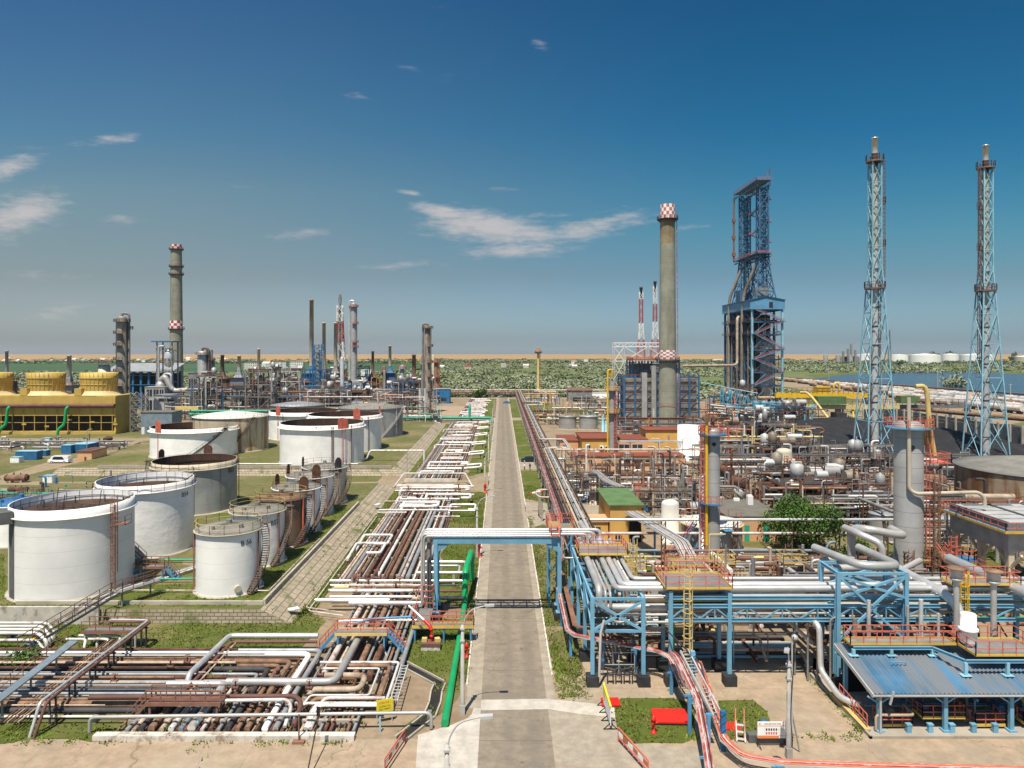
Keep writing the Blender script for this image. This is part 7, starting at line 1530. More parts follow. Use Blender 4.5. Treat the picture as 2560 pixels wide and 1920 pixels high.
def chimney(label,x,y,r0,r1,zt,bands,gals,ck,n=16,brown=None,ladder=0.0,seg=48,zb=0):
 T=thing('chimney',label,'chimney',(x,y,zb));R_=lambda z:r0+(r1-r0)*min(1,(z-zb)/(zt-zb))**.85
 zs=sorted({zb,zt}|{zb+(zt-zb)*i/24 for i in range(25)}|{b[0]for b in bands}|{b[1]for b in bands}|({brown[0],brown[1]}if brown else set()))
 zs=[z for z in zs if not any(b[0]<z<b[1]for b in bands)]
 mb=MB();mb.lathe((x,y,0),[(R_(z),z)for z in zs]+[(R_(zt)-.35,zt),(R_(zt)-.35,zt-3)],seg,mis=lambda i,j:1 if brown and i<len(zs)-1 and brown[0]-.1<=zs[i]<brown[1]-.1 else 0);obj('shaft',mb,['chimney_concrete','chimney_top'],T)
 for(z0,z1,rows,cols)in bands:
  mb=MB();q=64//cols*cols;mb.lathe((x,y,0),[(R_(z)+.05,z)for z in[z0+(z1-z0)*i/rows for i in range(rows+1)]],q,mis=lambda i,j:(i+j*cols//q)%2);obj('painted_band',mb,[ck,'check_white'],T)
 for z in gals:
  rr=R_(z);mb=MB();mb.lathe((x,y,z),[(rr+.02,0),(rr+1.2,.05),(rr+1.2,.22),(rr+.02,.22)],32,0,False)
  for i in range(20):a=i*.3142;mb.bar((x+rr*math.cos(a),y+rr*math.sin(a),z-.9),(x+(rr+1.1)*math.cos(a),y+(rr+1.1)*math.sin(a),z),.12)
  obj('gallery',mb,'steel_dark',T)
  mb=MB();P=[(x+(rr+1.15)*math.cos(i*.2618),y+(rr+1.15)*math.sin(i*.2618),z+.2)for i in range(24)];mb.rail(P,1.2,2,.1,True);obj('railing',mb,'rail_red',T)
 if ladder is not None:
  mb=MB()
  for s in(-.35,.35):mb.bar((x+math.cos(ladder)*(r0+.5)-math.sin(ladder)*s,y+math.sin(ladder)*(r0+.5)+math.cos(ladder)*s,zb+1),(x+math.cos(ladder)*(r1+.6)-math.sin(ladder)*s,y+math.sin(ladder)*(r1+.6)+math.cos(ladder)*s,zt-3),.16)
  for i in range(int(zt/1.1)):
   t=(1+i*1.1)/zt;rr=r0+.5+(r1-r0+.1)*t;mb.bar((x+math.cos(ladder)*rr+math.sin(ladder)*.5,y+math.sin(ladder)*rr-math.cos(ladder)*.5,1+i*1.1),(x+math.cos(ladder)*(rr+.5),y+math.sin(ladder)*(rr+.5)+.5,1+i*1.1),.12)
  obj('ladder',mb,'cable_red',T)
 return T
chimney('tall tapering concrete chimney with checkered top beside the blue boiler frames',62.8,269,3.5,2.68,86,((80.6,86,4,16),(27.6,31.0,5,16)),(80.3,27.0),'check_pink',brown=(71,80.6),ladder=-.2)
mb=MB();mb.lathe((62.8,269,10.2),[(3.62,0),(3.62,.3)],40);obj('hoop',mb,'check_pink',bpy.data.objects['chimney'])
chimney('distant dark concrete chimney with red and white bands left of centre',-228.8,500,4.8,3.6,106,((103,106,2,12),(47,52.5,3,12)),(102.6,90.5,85,46.5),'check_red',ladder=None)
def flare_tower(label,x,y,lad):
 T=lattice(label,x,y,[(0,4.1),(11.5,3.5),(23,2.9),(32.5,2.4),(41,1.95),(47.6,1.6),(53.4,1.27),(59.2,1.24),(65,1.22),(70.8,1.22),(76.6,1.22),(82.4,1.22)],'pale_blue',t=.25,horiz=1,cat='flare tower',name='flare_tower')
 mb=MB();mb.lathe((x,y,0),[(1.05,0),(.88,14),(.86,48),(.84,58)],18);obj('stack',mb,'steel_pale',T)
 mb=MB();mb.lathe((x,y,58),[(.85,0),(.82,23)],18);obj('upper_stack',mb,'stack_rust',T)
 mb=MB();mb.lathe((x,y,81),[(.8,0),(.8,3.6)],16);obj('burner',mb,'roof_deck',T)
 mb=MB();mb.lathe((x,y,84.6),[(.74,0),(.76,4.1),(.86,4.1),(.86,4.4),(.5,4.4)],16);obj('tip',mb,'silver',T)
 mb=MB()
 for k in range(10):mb.lathe((x,y,6+k*5.2),[(.9,0),(1.02,.02),(1.02,.25),(.9,.27)],14)
 obj('stack_ring',mb,'steel_dark',T)
 for z,rr in((47.6,2.7),(82.4,2.3)):
  mb=MB();mb.lathe((x,y,z),[(.95,0),(rr,0),(rr,.25),(.95,.25)],8,0,False);obj('platform',mb,'steel_dark',T)
  mb=MB();P=[(x+rr*math.cos(i*.785),y+rr*math.sin(i*.785),z+.25)for i in range(8)];mb.rail(P,1.6,1.2,.12,True);mb.lathe((x,y,z-.15),[(rr+.02,0),(rr+.02,.4)],8,0,False);obj('railing',mb,'rail_rust',T)
 for z in(59.2,70.8):mb=MB();mb.box((x+lad*1.9,y-.5,z),(1.1,1.1,.15));mb.rail([(x+lad*2.4,y-1.1,z),(x+lad*2.4,y+.1,z)],1.8,.6,.1);mb.rail([(x+lad*1.4,y-1.1,z),(x+lad*2.4,y-1.1,z)],1.8,.6,.1);obj('rest_platform',mb,'rail_rust',T)
 mb=MB();mb.ladder((x+lad*1.8,y-.6),48.5,82,(lad,0),.6,True,.1);mb.ladder((x+lad*1.2,y+.5),24,48,(lad,0),.6,True,.1);obj('ladder',mb,'rail_rust',T)
 mb=MB();mb.tube([(x-1.2,y-.3,0),(x-1.2,y-.3,47)],.12,6);mb.tube([(x-1.3,y-.2,0),(x-1.0,y+.2,82)],.08,5);obj('fuel_line',mb,'brown_red',T)
 return T
flare_tower('tall pale blue lattice flare tower standing left of the massive silver column',(2187-VX)/F*195,195,1)
flare_tower('tall pale blue lattice flare tower nearest the right edge of the picture',(2464-VX)/F*202,202,-1)
lattice('red and white lattice mast behind the big chimney, shorter of the pair',94.2,480,[(0,4.2),(9,3.7),(18,3.2),(26,2.7),(33,2.2),(39,1.7),(44.5,1.3),(50,1.15),(55.5,1.1),(61,1.1),(66.5,1.1),(71,1.1)],'check_red','check_white',12.5,t=.26,cat='mast',name='mast')
T=lattice('red and white lattice mast behind the big chimney, taller of the pair',103.6,480,[(0,4.4),(9,3.9),(18,3.4),(26,2.9),(33,2.4),(39,1.9),(45,1.45),(51,1.2),(57,1.15),(63,1.1),(69,1.1),(75,1.1)],'check_red','check_white',12.5,t=.26,cat='mast',name='mast')
for ob,zt in((bpy.data.objects['mast'],71),(T,75)):mb=MB();mb.lathe((*ob.location[:2],zt-4),[(.7,0),(.7,5.5),(1.1,5.6),(1.1,7.4),(.6,7.5)],10);obj('tip',mb,'black',ob)
T=thing('steel_portal','white lattice portal frame standing left of the big chimney','steel frame',(56,300,0))
mb=MB()
for x in(47.2,51.4,61.4,70):
 for y in(298,302.5):mb.bar((x,y,0),(x,y,34.2),.38)
obj('post',mb,'steel_pale',T);mb=MB()
for z in(34.2,32.6,26.5):
 for y in(298,302.5):mb.bar((47.2,y,z),(70,y,z),.3)
for i in range(16):mb.bar((47.2+i*1.4,298,32.6 if i%2 else 34.2),(48.6+i*1.4,298,34.2 if i%2 else 32.6),.16)
xs=(47.2,51.4,61.4,70)
for a,b in zip(xs[:-1],xs[1:]):
 for z0,z1 in((26.5,32.6),(19,26.5),(11,19),(3,11)):mb.bar((a,298,z0),(b,298,z1),.2);mb.bar((b,298,z0),(a,298,z1),.2)
obj('bracing',mb,'white_plain',T)
T=thing('flare_stack','slim cream flare stack with ringed head far down the right side of the road','flare stack',(26.4,512,0));mb=MB();mb.lathe((26.4,512,0),[(2.2,0),(.9,5),(.85,31)],14);obj('stack',mb,'pale_yellow',T)
mb=MB();mb.lathe((26.4,512,29.5),[(.85,0),(2.6,.3),(2.6,2.0),(1.4,2.2),(1.4,4),(.9,4)],14);obj('head',mb,'rust_light',T);mb=MB();mb.ladder((27.4,511.4),2,31,(0,-1),.8,False,.22);obj('ladder',mb,'rail_rust',T)
def boiler(label,x0,x1,y0,y1,zt,ducts,m='deep_blue'):
 T=thing('boiler',label,'boiler',((x0+x1)/2,(y0+y1)/2,0));n=max(2,round((x1-x0)/4))
 for i in range(n+1):
  for y in(y0,(y0+y1)/2,y1):
   mb=MB();x=x0+(x1-x0)*i/n;mb.bz(x-.3,x+.3,y-.3,y+.3,0,zt);obj('column',mb,m,T)
 mb=MB();k=0;z=3.4
 while z<zt:
  for y in(y0,y1):mb.bar((x0,y,z),(x1,y,z),.26,.36)
  for x in(x0,x1):mb.bar((x,y0,z),(x,y1,z),.26,.36)
  if z+3.4<zt:
   for i in range(n):
    xa,xb=x0+(x1-x0)*i/n,x0+(x1-x0)*(i+1)/n
    if(i+k)%2:mb.bar((xa,y0,z),(xb,y0,z+3.4),.16)
  z+=3.4;k+=1
 obj('beam',mb,m,T)
 mb=MB();mb.bz(x0+.6,x1-.6,y0+1.0,y1-.6,1.5,zt-1.5);obj('casing',mb,'column_dirty',T)
 mb=MB();z=3.5
 while z<zt+.5:
  mb.rail([(x0,y0-.3,z),(x1,y0-.3,z)],1.1,1.6,.11);mb.rail([(x0-.3,y0,z),(x0-.3,y1,z)],1.1,1.6,.11);z+=3.4
 obj('railing',mb,'rail_rust',T)
 for(x,za,zb,w_)in ducts:mb=MB();mb.bz(x-w_/2,x+w_/2,y0-1.6,y0-.6,za,zb);mb.bz(x-w_/2,x+w_/2,y0-.6,y0+1.1,zb-1.6,zb);obj('flue_duct',mb,'silver',T)
 return T
boiler('left boiler block in dark blue frames with silver flue ducts beside the big chimney',47.6,60.2,276,290,21.5,((55.2,1,22.3,2.0),(58.8,1,25,1.7)))
boiler('upper boiler block in dark blue frames around the big chimney foot',52,70.5,282,295,27.2,())
boiler('right boiler block in dark blue frames beside the big chimney',69.2,76.6,276,290,21.5,((67.9,1,22,1.6),))
platform('red railed platform on top of the left boiler frame',51,60,277,288,26.9,20,'rail_red','deep_blue','deep_blue',w=.12,legs=False)
pipe('tan pipe bridging high from the boiler frames to the coke drum structure',[(76,300,24.4),(104,318,24.4),(110,332,25),(110,332,46),(112,336,47)],.6,'tan_pipe',None,2,10)
X0,X1,Y0,Y1=119.8,134.2,340,381
T=thing('coke_drum_structure','huge dark blue coke drum structure with clad house and twin derricks on top','coke drums',(127,360,0))
for x in(X0,X1):
 for y in(340,350.3,360.5,370.8,381):mb=MB();mb.bz(x-.45,x+.45,y-.45,y+.45,0,50.6);obj('column',mb,'pale_blue' if y==340 else 'coker_blue',T)
LV=(6,14,20.6,26.6,31.4,38.7,44.8,50.5)
for i,z in enumerate(LV):
 mb=MB()
 for y in(340,350.3,360.5,370.8,381):mb.bar((X0,y,z),(X1,y,z),.4,.6)
 for x in(X0,X1):mb.bar((x,Y0,z),(x,Y1,z),.4,.6)
 if z>12:mb.bz(X0-(1.6 if z in(38.7,44.8)else .3),X0+3.2,Y0,Y1,z+.3,z+.42);mb.bz(X1-2,X1+.3,Y0,Y1,z+.3,z+.42);mb.bz(X0,X1,Y0-.3,Y0+2.2,z+.3,z+.42)
 obj('floor_beams',mb,'coker_blue',T)
 if z>12:
  mb=MB();mb.rail([(X1,Y0-.3,z+.4),(X0-.3,Y0-.3,z+.4),(X0-(1.6 if z in(38.7,44.8)else .3),Y0,z+.4),(X0-(1.6 if z in(38.7,44.8)else .3),Y1,z+.4)],1.15,2,.13);obj('railing',mb,'rail_rust',T)
mb=MB()
for i in range(len(LV)-1):
 xm=(X0+X1)/2;mb.bar((X0,Y0,LV[i]),(xm,Y0,LV[i+1]),.24);mb.bar((X1,Y0,LV[i]),(xm,Y0,LV[i+1]),.24)
 for j,y in enumerate((340,350.3,360.5,370.8)):mb.bar((X0,y+(10.2 if(i+j)%2 else 0),LV[i]),(X0,y+(0 if(i+j)%2 else 10.2),LV[i+1]),.24)
obj('bracing',mb,'clad_blue',T)
for y in(346.5,356.5,366,375.5):
 mb=MB();mb.lathe((128.2,y,0),[(1.4,4),(1.6,7),(4.4,14),(4.5,33),(4.0,35.4),(2.6,37),(.01,37.6)],26);obj('drum',mb,'steel_grey' if y>350 else 'silver_dull',T)
mb=MB()
for k,(a,b,c,d)in enumerate(((121.6,124.6,343,379),(129,132.6,362,379))):
 for i in range(6):mb.bz(a,b,c+i*6,c+i*6+4.2,LV[i%3]+1,LV[4+i%4]+2)
mb.bz(125,133,352,353,6,49);mb.bz(122,123,344,378,39.2,50);mb.bz(121,133,344,378,44.9,46)
obj('dark_infill',mb,'steel_dark',T)  # dark infill boxes added so the structure's interior reads dark and opaque
mb=MB()
for i in range(34):mb.tube([(120.4+1.2*(i%3),342+i*1.13,8+(i*7)%13),(120.4+1.2*(i%3),342+i*1.13,22+(i*5)%26),(123.5,342+i*1.13,23+(i*5)%26)],.22+.06*(i%3),6,.6)
for i in range(16):mb.tube([(121+i*.8,341.4,15+(i*7)%25),(121+i*.8,341.4,24+(i*7)%25)],.2,6)
obj('pipework',mb,['column_dirty'],T)
mb=MB();yb=Y0-1.4
for k,(z0,z1)in enumerate(((14.4,20.9),(20.9,26.9),(26.9,31.8),(31.8,39),(39,45),(45,50.8))):
 xa,xb=(X0+.6,X1+.4)if k%2==0 else(X1+.4,X0+.6)
 if k in(0,2):xa,xb=X0+.6,X1+.4
 mb.stairs((xa,yb,z0),(xb,yb,z1),1.1,0,1)
 mb.bz(min(xb,xb)-1,xb+1,yb-.7,Y0,z1-.1,z1)
 if k in(0,2):pass
obj('stair',mb,['clad_blue','rail_red'],T)
mb=MB();zr=56.2
mb.prism([(X0-1.2,Y0-1),(X1+.9,Y0-1),(X1+.9,Y1+1),(X0-1.2,Y1+1)],50.8,55.2)
mb.add([(X0-1.2,Y0-1,55.2),(X1+.9,Y0-1,55.2),(126,Y0-1,56.9)],[(0,1,2)]);obj('house',mb,'clad_blue',T)
mb=MB();A=[(X0-1.6,Y0-1.5,55.1),(126,Y0-1.5,56.95),(X1+1.3,Y0-1.5,55.1)];B=[(a,Y1+1.2,c)for a,b,c in A]
mb.add(A+B+[(a,b,c+.25)for a,b,c in A+B],[(0,3,4,1),(1,4,5,2),(6,7,10,9),(7,8,11,10),(0,1,7,6),(1,2,8,7),(0,6,9,3),(2,5,11,8)]);obj('house_roof',mb,'coker_blue',T)
mb=MB();mb.bz(127.6,129.4,Y0-1.08,Y0-.9,51.5,54.2);obj('door',mb,'inside_dark',T)
mb=MB();mb.bz(118,124,352,358,55,61);obj('cabin',mb,'coker_blue',T);mb=MB();mb.bz(122.6,129,343,347,57.6,61.5);obj('winch_house',mb,'steel_grey',T)
for k,(yc,xc)in enumerate(((347.2,127.4),(369.5,126.4))):
 mb=MB();lv=[(54,5.2),(60,4.2),(66,3.3),(72,2.6),(77,2.2),(83,2.2),(89,2.2),(95,2.2),(101,2.2),(107,2.2),(111,2.2)]
 S=((-1,-1),(1,-1),(1,1),(-1,1))
 for(za,wa),(zb,wb)in zip(lv[:-1],lv[1:]):
  for q in range(4):
   a,b=S[q],S[(q+1)%4]
   mb.bar((xc+a[0]*wa,yc+a[1]*wa,za),(xc+a[0]*wb,yc+a[1]*wb,zb),.5)
   mb.bar((xc+a[0]*wa,yc+a[1]*wa,za),(xc+b[0]*wb,yc+b[1]*wb,zb),.28);mb.bar((xc+b[0]*wa,yc+b[1]*wa,za),(xc+a[0]*wb,yc+a[1]*wb,zb),.28)
   mb.bar((xc+a[0]*wb,yc+a[1]*wb,zb),(xc+b[0]*wb,yc+b[1]*wb,zb),.22)
 mb.tube([(xc,yc,56),(xc,yc,110)],.35,8)
 for i in range(9):mb.bar((xc-2.2,yc-2.2,77.5+i*3.8),(xc+2.2,yc+2.2,77.5+i*3.8),.3);mb.bar((xc+2.2,yc-2.2,79+i*3.8),(xc-2.2,yc+2.2,79+i*3.8),.3)
 for a in(-1.2,1.2):mb.bar((xc+a,yc+1.4,56),(xc+a,yc+1.4,111),.4);mb.bar((xc+a,yc-1.4,56),(xc+a,yc-1.4,111),.3)
 obj('derrick',mb,'coker_blue',T)
for(z,hh)in((111,2.4),(76.5,1.6)):
 mb=MB()
 for x in(123.6,129.8):
  mb.bar((x,343.5,z),(x-.6,376,z),.4);mb.bar((x,343.5,z+hh),(x-.6,376,z+hh),.35)
  for i in range(12):mb.bar((x-.05*i,343.5+2.7*i,z if i%2 else z+hh),(x-.05*(i+1),346.2+2.7*i,z+hh if i%2 else z),.2)
 mb.bz(123,130.4,343,376,z+hh,z+hh+.15);obj('bridge',mb,'coker_blue',T)
 mb=MB();mb.rail([(130.4,343,z+hh+.1),(123,343,z+hh+.1),(122.6,376,z+hh+.1)],1.3,2,.14);mb.rail([(130.6,343,z),(130.2,376,z)],1.2,2,.12);obj('bridge_railing',mb,'rail_red',T)
mb=MB();P=[(130.5,347,61),(125,356,67),(130.5,347,73),(125,357,78),(130.8,348,84),(125,357,89),(130.8,348,94),(125,357,99),(130.8,348,105),(125,356,110)]
for a,b in zip(P[:-1],P[1:]):mb.stairs(a,b,1.0,0,1);mb.box((b[0],b[1],b[2]),(2.2,2.2,.15));mb.rail([(b[0]-1,b[1]-1,b[2]),(b[0]+1,b[1]-1,b[2])],1.2,1,.12,False,1)
obj('derrick_stair',mb,['coker_blue','rail_red'],T)
mb=MB();mb.tube([(123.0,376.5,112),(123.0,376.5,78)],.5,8)
for z in(82,91,100):mb.box((123,376.5,z),(1.6,1.6,1.8))
mb.rail([(129.5,342,116.2),(129.5,344,116.2)],2.5,1,.15);mb.tube([(129,345,113.4),(129,345,117.8),(127.4,345.4,117.8)],.16,6);obj('hoist',mb,'rail_rust',T)
for k,(y0_,y1_)in enumerate(((347,350.5),(368,371))):
 mb=MB();mb.tube([(124.4,y0_,74),(119.6-.5*k,y1_,59),(118.6,y1_,50),(118.4,y1_,8)],.75,10,3);obj('drill_pipe',mb,'column_dirty',T)
for k in range(5):mb=MB();yy=343+k*8;mb.tube([(118.9,yy,6),(118.9,yy,42-4*(k%2)),(121,yy,44-4*(k%2))],.3,8,.8);obj('side_pipe',mb,'steel_grey' if k%2 else 'column_dirty',T)
for ob in(T,):
 mb=MB();mb.tube([(120,339,8.6),(130,339,8.6),(131.6,339,7.4),(130.2,339,5.8),(128,339,5.6)],.7,12,1.4);obj('bottom_line',mb,'tan_pipe',T)
for k in range(4):
 x=103.2+k*3.15;tank('turquoise drum in the row below the coke drum structure, '+('leftmost','second from left','third from left','rightmost')[k],x,288,4.0,1.55,6.0,'turquoise','cone','pale_blue',None,railing=False,rim=False,seg=24,cat='drum')
mb=MB();mb.bz(101,115.5,285.8,290.2,3.7,3.95)
for x in(101.6,106,110.5,115):mb.bz(x-.2,x+.2,286,286.4,0,3.7);mb.bz(x-.2,x+.2,289.6,290,0,3.7)
mb.bz(101,115.5,285.9,286.1,4.6,5.6);obj('support_frame',mb,'turquoise',label='turquoise steel table carrying the row of turquoise drums',cat='steel frame')
rack('turquoise steel trestle stepping down left of the turquoise drums',[((91+3.4*i,292),(91+3.4*i,295),15.5-1.1*i)for i in range(5)],(4.5,8,11),'turquoise',.34,(),None,.2,((0,1),(1,2),(2,3),(3,4)))
cables('turquoise pipe bridge sloping down from the coke drum structure',[(84,300,17.5),(96,297,15),(106,294,13.2)],2.4,('turquoise','silver_dull','turquoise','tan_pipe'),(),'turquoise',6)
for k in range(4):pp('pale silver pipe sloping past the turquoise trestle','pale pipes sloping past the turquoise trestle',[(84+k,286-k*1.5,9-k),(95,286-k*1.5,8-k),(104,286-k*1.5,6.5-k)],.4,('silver','tan_pipe','silver_dull','white_pipe')[k],8)
process('congested unit under the coke drum structure',84,118,262,330,61,3,6,80,5,3,8,('silver_dull','rust','turquoise','steel_grey','white_pipe','rust_light'),far=True,nv=3)if False else None
mb=MB();nx,ny=50,40;vs=[]
def pileh(x,y):return max(0.02,4.6*math.exp(-((x-104)/16)**2-((y-246)/30)**2)+5.2*math.exp(-((x-128)/20)**2-((y-262)/26)**2)+3.4*math.exp(-((x-92)/14)**2-((y-214)/18)**2)+4.2*math.exp(-((x-146)/16)**2-((y-228)/30)**2)+1.1*noise.noise(V(x*.12,y*.12,0))+.4*noise.noise(V(x*.4,y*.4,3)))
for j in range(ny+1):
 for i in range(nx+1):x,y=68+94*i/nx,184+118*j/ny;vs.append((x,y,pileh(x,y)if 0<i<nx and 0<j<ny else .0))
mb.add(vs,[(j*(nx+1)+i,j*(nx+1)+i+1,(j+1)*(nx+1)+i+1,(j+1)*(nx+1)+i)for j in range(ny)for i in range(nx)],0,True);obj('coke_pile',mb,'m_coke',label='black heaps of petroleum coke in the yard behind the flare towers',cat='coke',kind='stuff')
T=thing('panel_wall','dark slatted retaining wall with concrete posts behind the coke heaps','wall',(165,265,0));mb=MB()
for i in range(5):mb.bz(164.8,165.2,196,325,.3+i*1.22,1.4+i*1.22)
obj('panel',mb,'concrete_dark',T)
for i in range(24):mb=MB();y=197+i*5.5;mb.bz(164.2,164.75,y-.3,y+.3,0,7.0);obj('post',mb,'concrete',T)
T=thing('gantry_crane','yellow and cream bridge crane spanning the coke yard','crane',(145,318,0))
mb=MB();mb.bz(127,170,329,330.6,9.2,11.4);obj('yellow_girder',mb,'bright_yellow',T)
mb=MB();mb.bz(119,168,300,301.6,6.2,8.0);obj('cream_girder',mb,'pale_yellow',T);mb=MB();mb.bz(168,198,300,301.5,6.6,8.0);obj('end_girder',mb,'steel_grey',T)
mb=MB();mb.rail([(127,328.8,11.4),(170,328.8,11.4)],2.4,2.4,.16);mb.rail([(119,299.8,8),(198,299.8,8)],2.4,2.6,.16);obj('railing',mb,'rail_rust',T)
mb=MB();mb.bz(146,152.4,329,333,11.4,14.4);obj('cabin',mb,'bright_yellow',T);mb=MB();mb.tube([(154.2,330,11.4),(154.2,330,15.2),(155.4,330,16.2),(156.8,330,15.2),(156.8,330,9.5)],.5,10,1);obj('hook_arm',mb,'yellow',T)
for k,(xa,xb)in enumerate(((133,145),(168,175.4))):mb=MB();mb.bz(xa,xb,299,303,8.4+.3*k,11.6+.2*k);obj('trolley',mb,'green_roof',T)
for x,y,z in((129,300.8,6.2),(142.5,300.8,6.2),(168,300.8,6.2),(197,300.8,6.6),(128,329.8,9.2),(169,329.8,9.2)):mb=MB();mb.bz(x-.9,x+.9,y-.7,y+.7,0,z);obj('leg',mb,'steel_dark',T)
mb=MB();mb.bz(140.4,144.8,298,303.5,2.2,4.8);mb.bar((141,300,4.8),(141,300,6.5),.5);mb.bar((144,300,4.8),(144,300,6.5),.5);obj('grab_bucket',mb,'steel_dark',T)
pipe('cream pipe bent over beside the crane at the coke heap',[(122,290,13.8),(123.6,288,14),(124.6,284,11.6),(128,270,0)],.5,'pale_yellow',None,1.2,10);pipe('thin yellow pipe leaning by the coke heap',[(133,268,0),(139,281,6.6)],.35,'bright_yellow',None,0,8)
pipe('thick rusty tan pipe on blue posts beyond the slatted wall',[(176,330,5.4),(186,285,5.6),(200,235,5.6),(212,195,5.6)],.9,'rust_light',None,0,12);pipe('second tan pipe on blue posts beyond the slatted wall',[(179,332,5.2),(189,287,5.3),(203,237,5.4),(215,197,5.4)],.6,'tan_pipe',None,0,10)
for k in range(9):mb=MB();t=k/8;x,y=178+35*t,328-128*t;mb.bz(x-.4,x+.4,y-.4,y+.4,0,5.2);obj('pipe_support',mb,'blue_steel',label='blue post under the thick tan pipes beyond the slatted wall',cat='pipe support',group='blue posts beyond the slatted wall')
mt=('wagon_white','wagon_tan','wagon_white','rust_light','silver_dull');proto={}
def wagon(x,y,m,ang):
 nm={'wagon_white':'dirty white','wagon_tan':'tan','rust_light':'orange rusty','silver_dull':'dull silver'}[m]
 if m in proto:
  r,(x0,y0)=proto[m];c=dup(r,(x-x0,y-y0,0));return c
 T=thing('tank_wagon',f'{nm} railway tank wagon standing in the rail yard by the lake','tank wagon',(x,y,0),f'{nm} tank wagons in the rail yard')
 dx,dy=math.cos(ang),math.sin(ang);mb=MB();mb.tube([(x-5.2*dx,y-5.2*dy,2.7),(x+5.2*dx,y+5.2*dy,2.7)],1.5,14);mb.cyl((x,y,4.0),.5,.6,8);obj('barrel',mb,m,T)
 mb=MB();mb.bar((x-5.8*dx,y-5.8*dy,1.1),(x+5.8*dx,y+5.8*dy,1.1),2.2,.35)
 for s in(-4,-2.4,2.4,4):mb.tube([(x+s*dx+.8*dy,y+s*dy-.8*dx,.5),(x+s*dx-.8*dy,y+s*dy+.8*dx,.5)],.5,10)
 obj('chassis',mb,'steel_dark',T);proto[m]=(T,(x,y));return T
rg=random.Random(5)
for row,(xb,ya,yb,sl)in enumerate(((311,420,800,-.048),(303,440,700,-.048),(292,400,640,-.05),(281,392,560,-.06),(268,372,500,-.07),(254,352,450,-.08))):
 y=ya
 while y<yb:
  if rg.random()<.87:wagon(xb+sl*(y-ya),y,rg.choice(mt[:3]if row<2 else mt),math.pi/2+.05)
  y+=12.6
DEPOT=[fit(l,r,b,t,0)for(l,r,b,t)in((2140,2206,903,887),(2224,2272,905,888),(2271,2354,909,888),(2353,2398,905,886),(2398,2488,906,888),(2534,2600,906,892))]
for k,(x,y,r,h)in enumerate(DEPOT):
 tank('huge white storage tank in the depot beyond the lake, '+('leftmost','second from left','third from left and widest','fourth from left','fifth from left','beige one at the right edge')[k],x,y,0,r,h,'white_plain' if k<5 else 'beige_tank','cone','white_roof',None,railing=False,rim=False,seg=48)
for k in range(8):
 px=2064+k*10.5;Y=2300;x=XY(px,Y);z0=14+8*((k*5)%3)/2;tank('small grey tank in the distant depot cluster at the horizon',x,Y+30*(k%3),0,7,z0,'silver_dull','cone','metal_roof',None,railing=False,rim=False,seg=16,group='grey tanks in the distant depot cluster')
for k,(px,pt)in enumerate(((2128,860),(2120,872),(2138,875),(2108,878))):x=XY(px,2350);mb=MB();mb.bz(x-3,x+3,2348,2352,0,ZY(pt,2350));mb.bz(x-14,x+14,2350,2362,0,18);obj('industrial_tower',mb,'steel_grey',label='distant grey industrial tower on the horizon beyond the lake',cat='tower',group='industrial towers on the horizon')
mb=MB();q=XY(2224,1600);
lattice('thin distant lattice mast behind the left flare tower',q,1600,[(0,3),(30,2.2),(60,1.4),(82,.6)],'steel_grey',t=.5,cat='mast',name='mast')
for k,(px,b,tp)in enumerate(((2072,951,910),(2344,974,918),(2204,975,925),(2526,1002,960))):
 p=G((px,b));h_=ZY(tp,p.y);mb=MB();mb.lathe(p,[(.35,0),(.25,h_)],8);mb.box((p.x,p.y,h_-.3),(2.4,.25,.25));obj('utility_pole',mb,'pole_grey',label=('concrete pole beside the coke drum structure near the lake','concrete pole between the two flare towers by the lake','thin pole inside the left flare tower outline','thin pole at the right edge by the rail yard')[k],cat='pole')
tree('round tree standing alone before the depot tanks',XY(2248,1500),1500,0,9,16,300,'leaf_dark',1.6,4);tree('large tree on the horizon behind the depot, left of two',XY(2334,2600),2600,0,24,30,350,'leaf_dark',3.2,5);tree('large tree on the horizon behind the depot, right of two',XY(2368,2600),2600,0,32,34,420,'leaf_dark',3.2,6);tree('tall tree on the horizon at the right edge',XY(2536,2300),2300,0,16,38,350,'leaf_dark',2.6,7)
tree('grey green bush on the lake shore',*G(c4(1600,855))[:2],0,13,9,380,'leaf_silver',1.3,8,'bush','bush')
pipe('dark pipeline running along the lake shore',[(250,812,2.2),(322,800,2.2),(338,640,2.2),(350,500,2.2),(356,430,2.2)],.7,'rail_dark',None,0,8)
T=thing('cooling_tower','long yellow cooling tower block with fan stacks at the left edge','cooling tower',(-165,270,0));cx0,cx1,cy0,cy1=-205,-142.4,262,277
mb=MB();mb.bz(cx0,cx1,cy0+.7,cy1,11.0,14.2);mb.bz(cx0,cx1,cy0,cy0+.7,11.0,14.0);mb.bz(cx0,cx1,cy0+.2,cy1,6.9,9.9);obj('upper_wall',mb,'tower_yellow',T)
mb=MB();mb.bz(cx1-.6,cx1+.1,cy0+.3,cy1+.1,0,14.1);mb.bz(cx0,cx1+.2,cy0-.2,cy1,0,1.0);obj('end_wall',mb,'tower_yellow',T)
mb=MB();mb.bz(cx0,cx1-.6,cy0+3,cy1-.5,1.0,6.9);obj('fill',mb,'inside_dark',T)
mb=MB();x=cx0
while x<cx1:mb.bz(x-.09,x+.09,cy0-.05,cy0+.3,1.0,14.05);x+=4.1
mb.bz(cx0,cx1,cy0-.06,cy0+.25,6.8,7.05);mb.bz(cx0,cx1,cy0-.06,cy0+.25,4.2,4.35);obj('post',mb,'tower_yellow',T)
mb=MB();mb.tube([(cx0,cy0-.6,10.5),(cx1,cy0-.6,10.5)],.75,12);obj('header_pipe',mb,'brown_red',T)
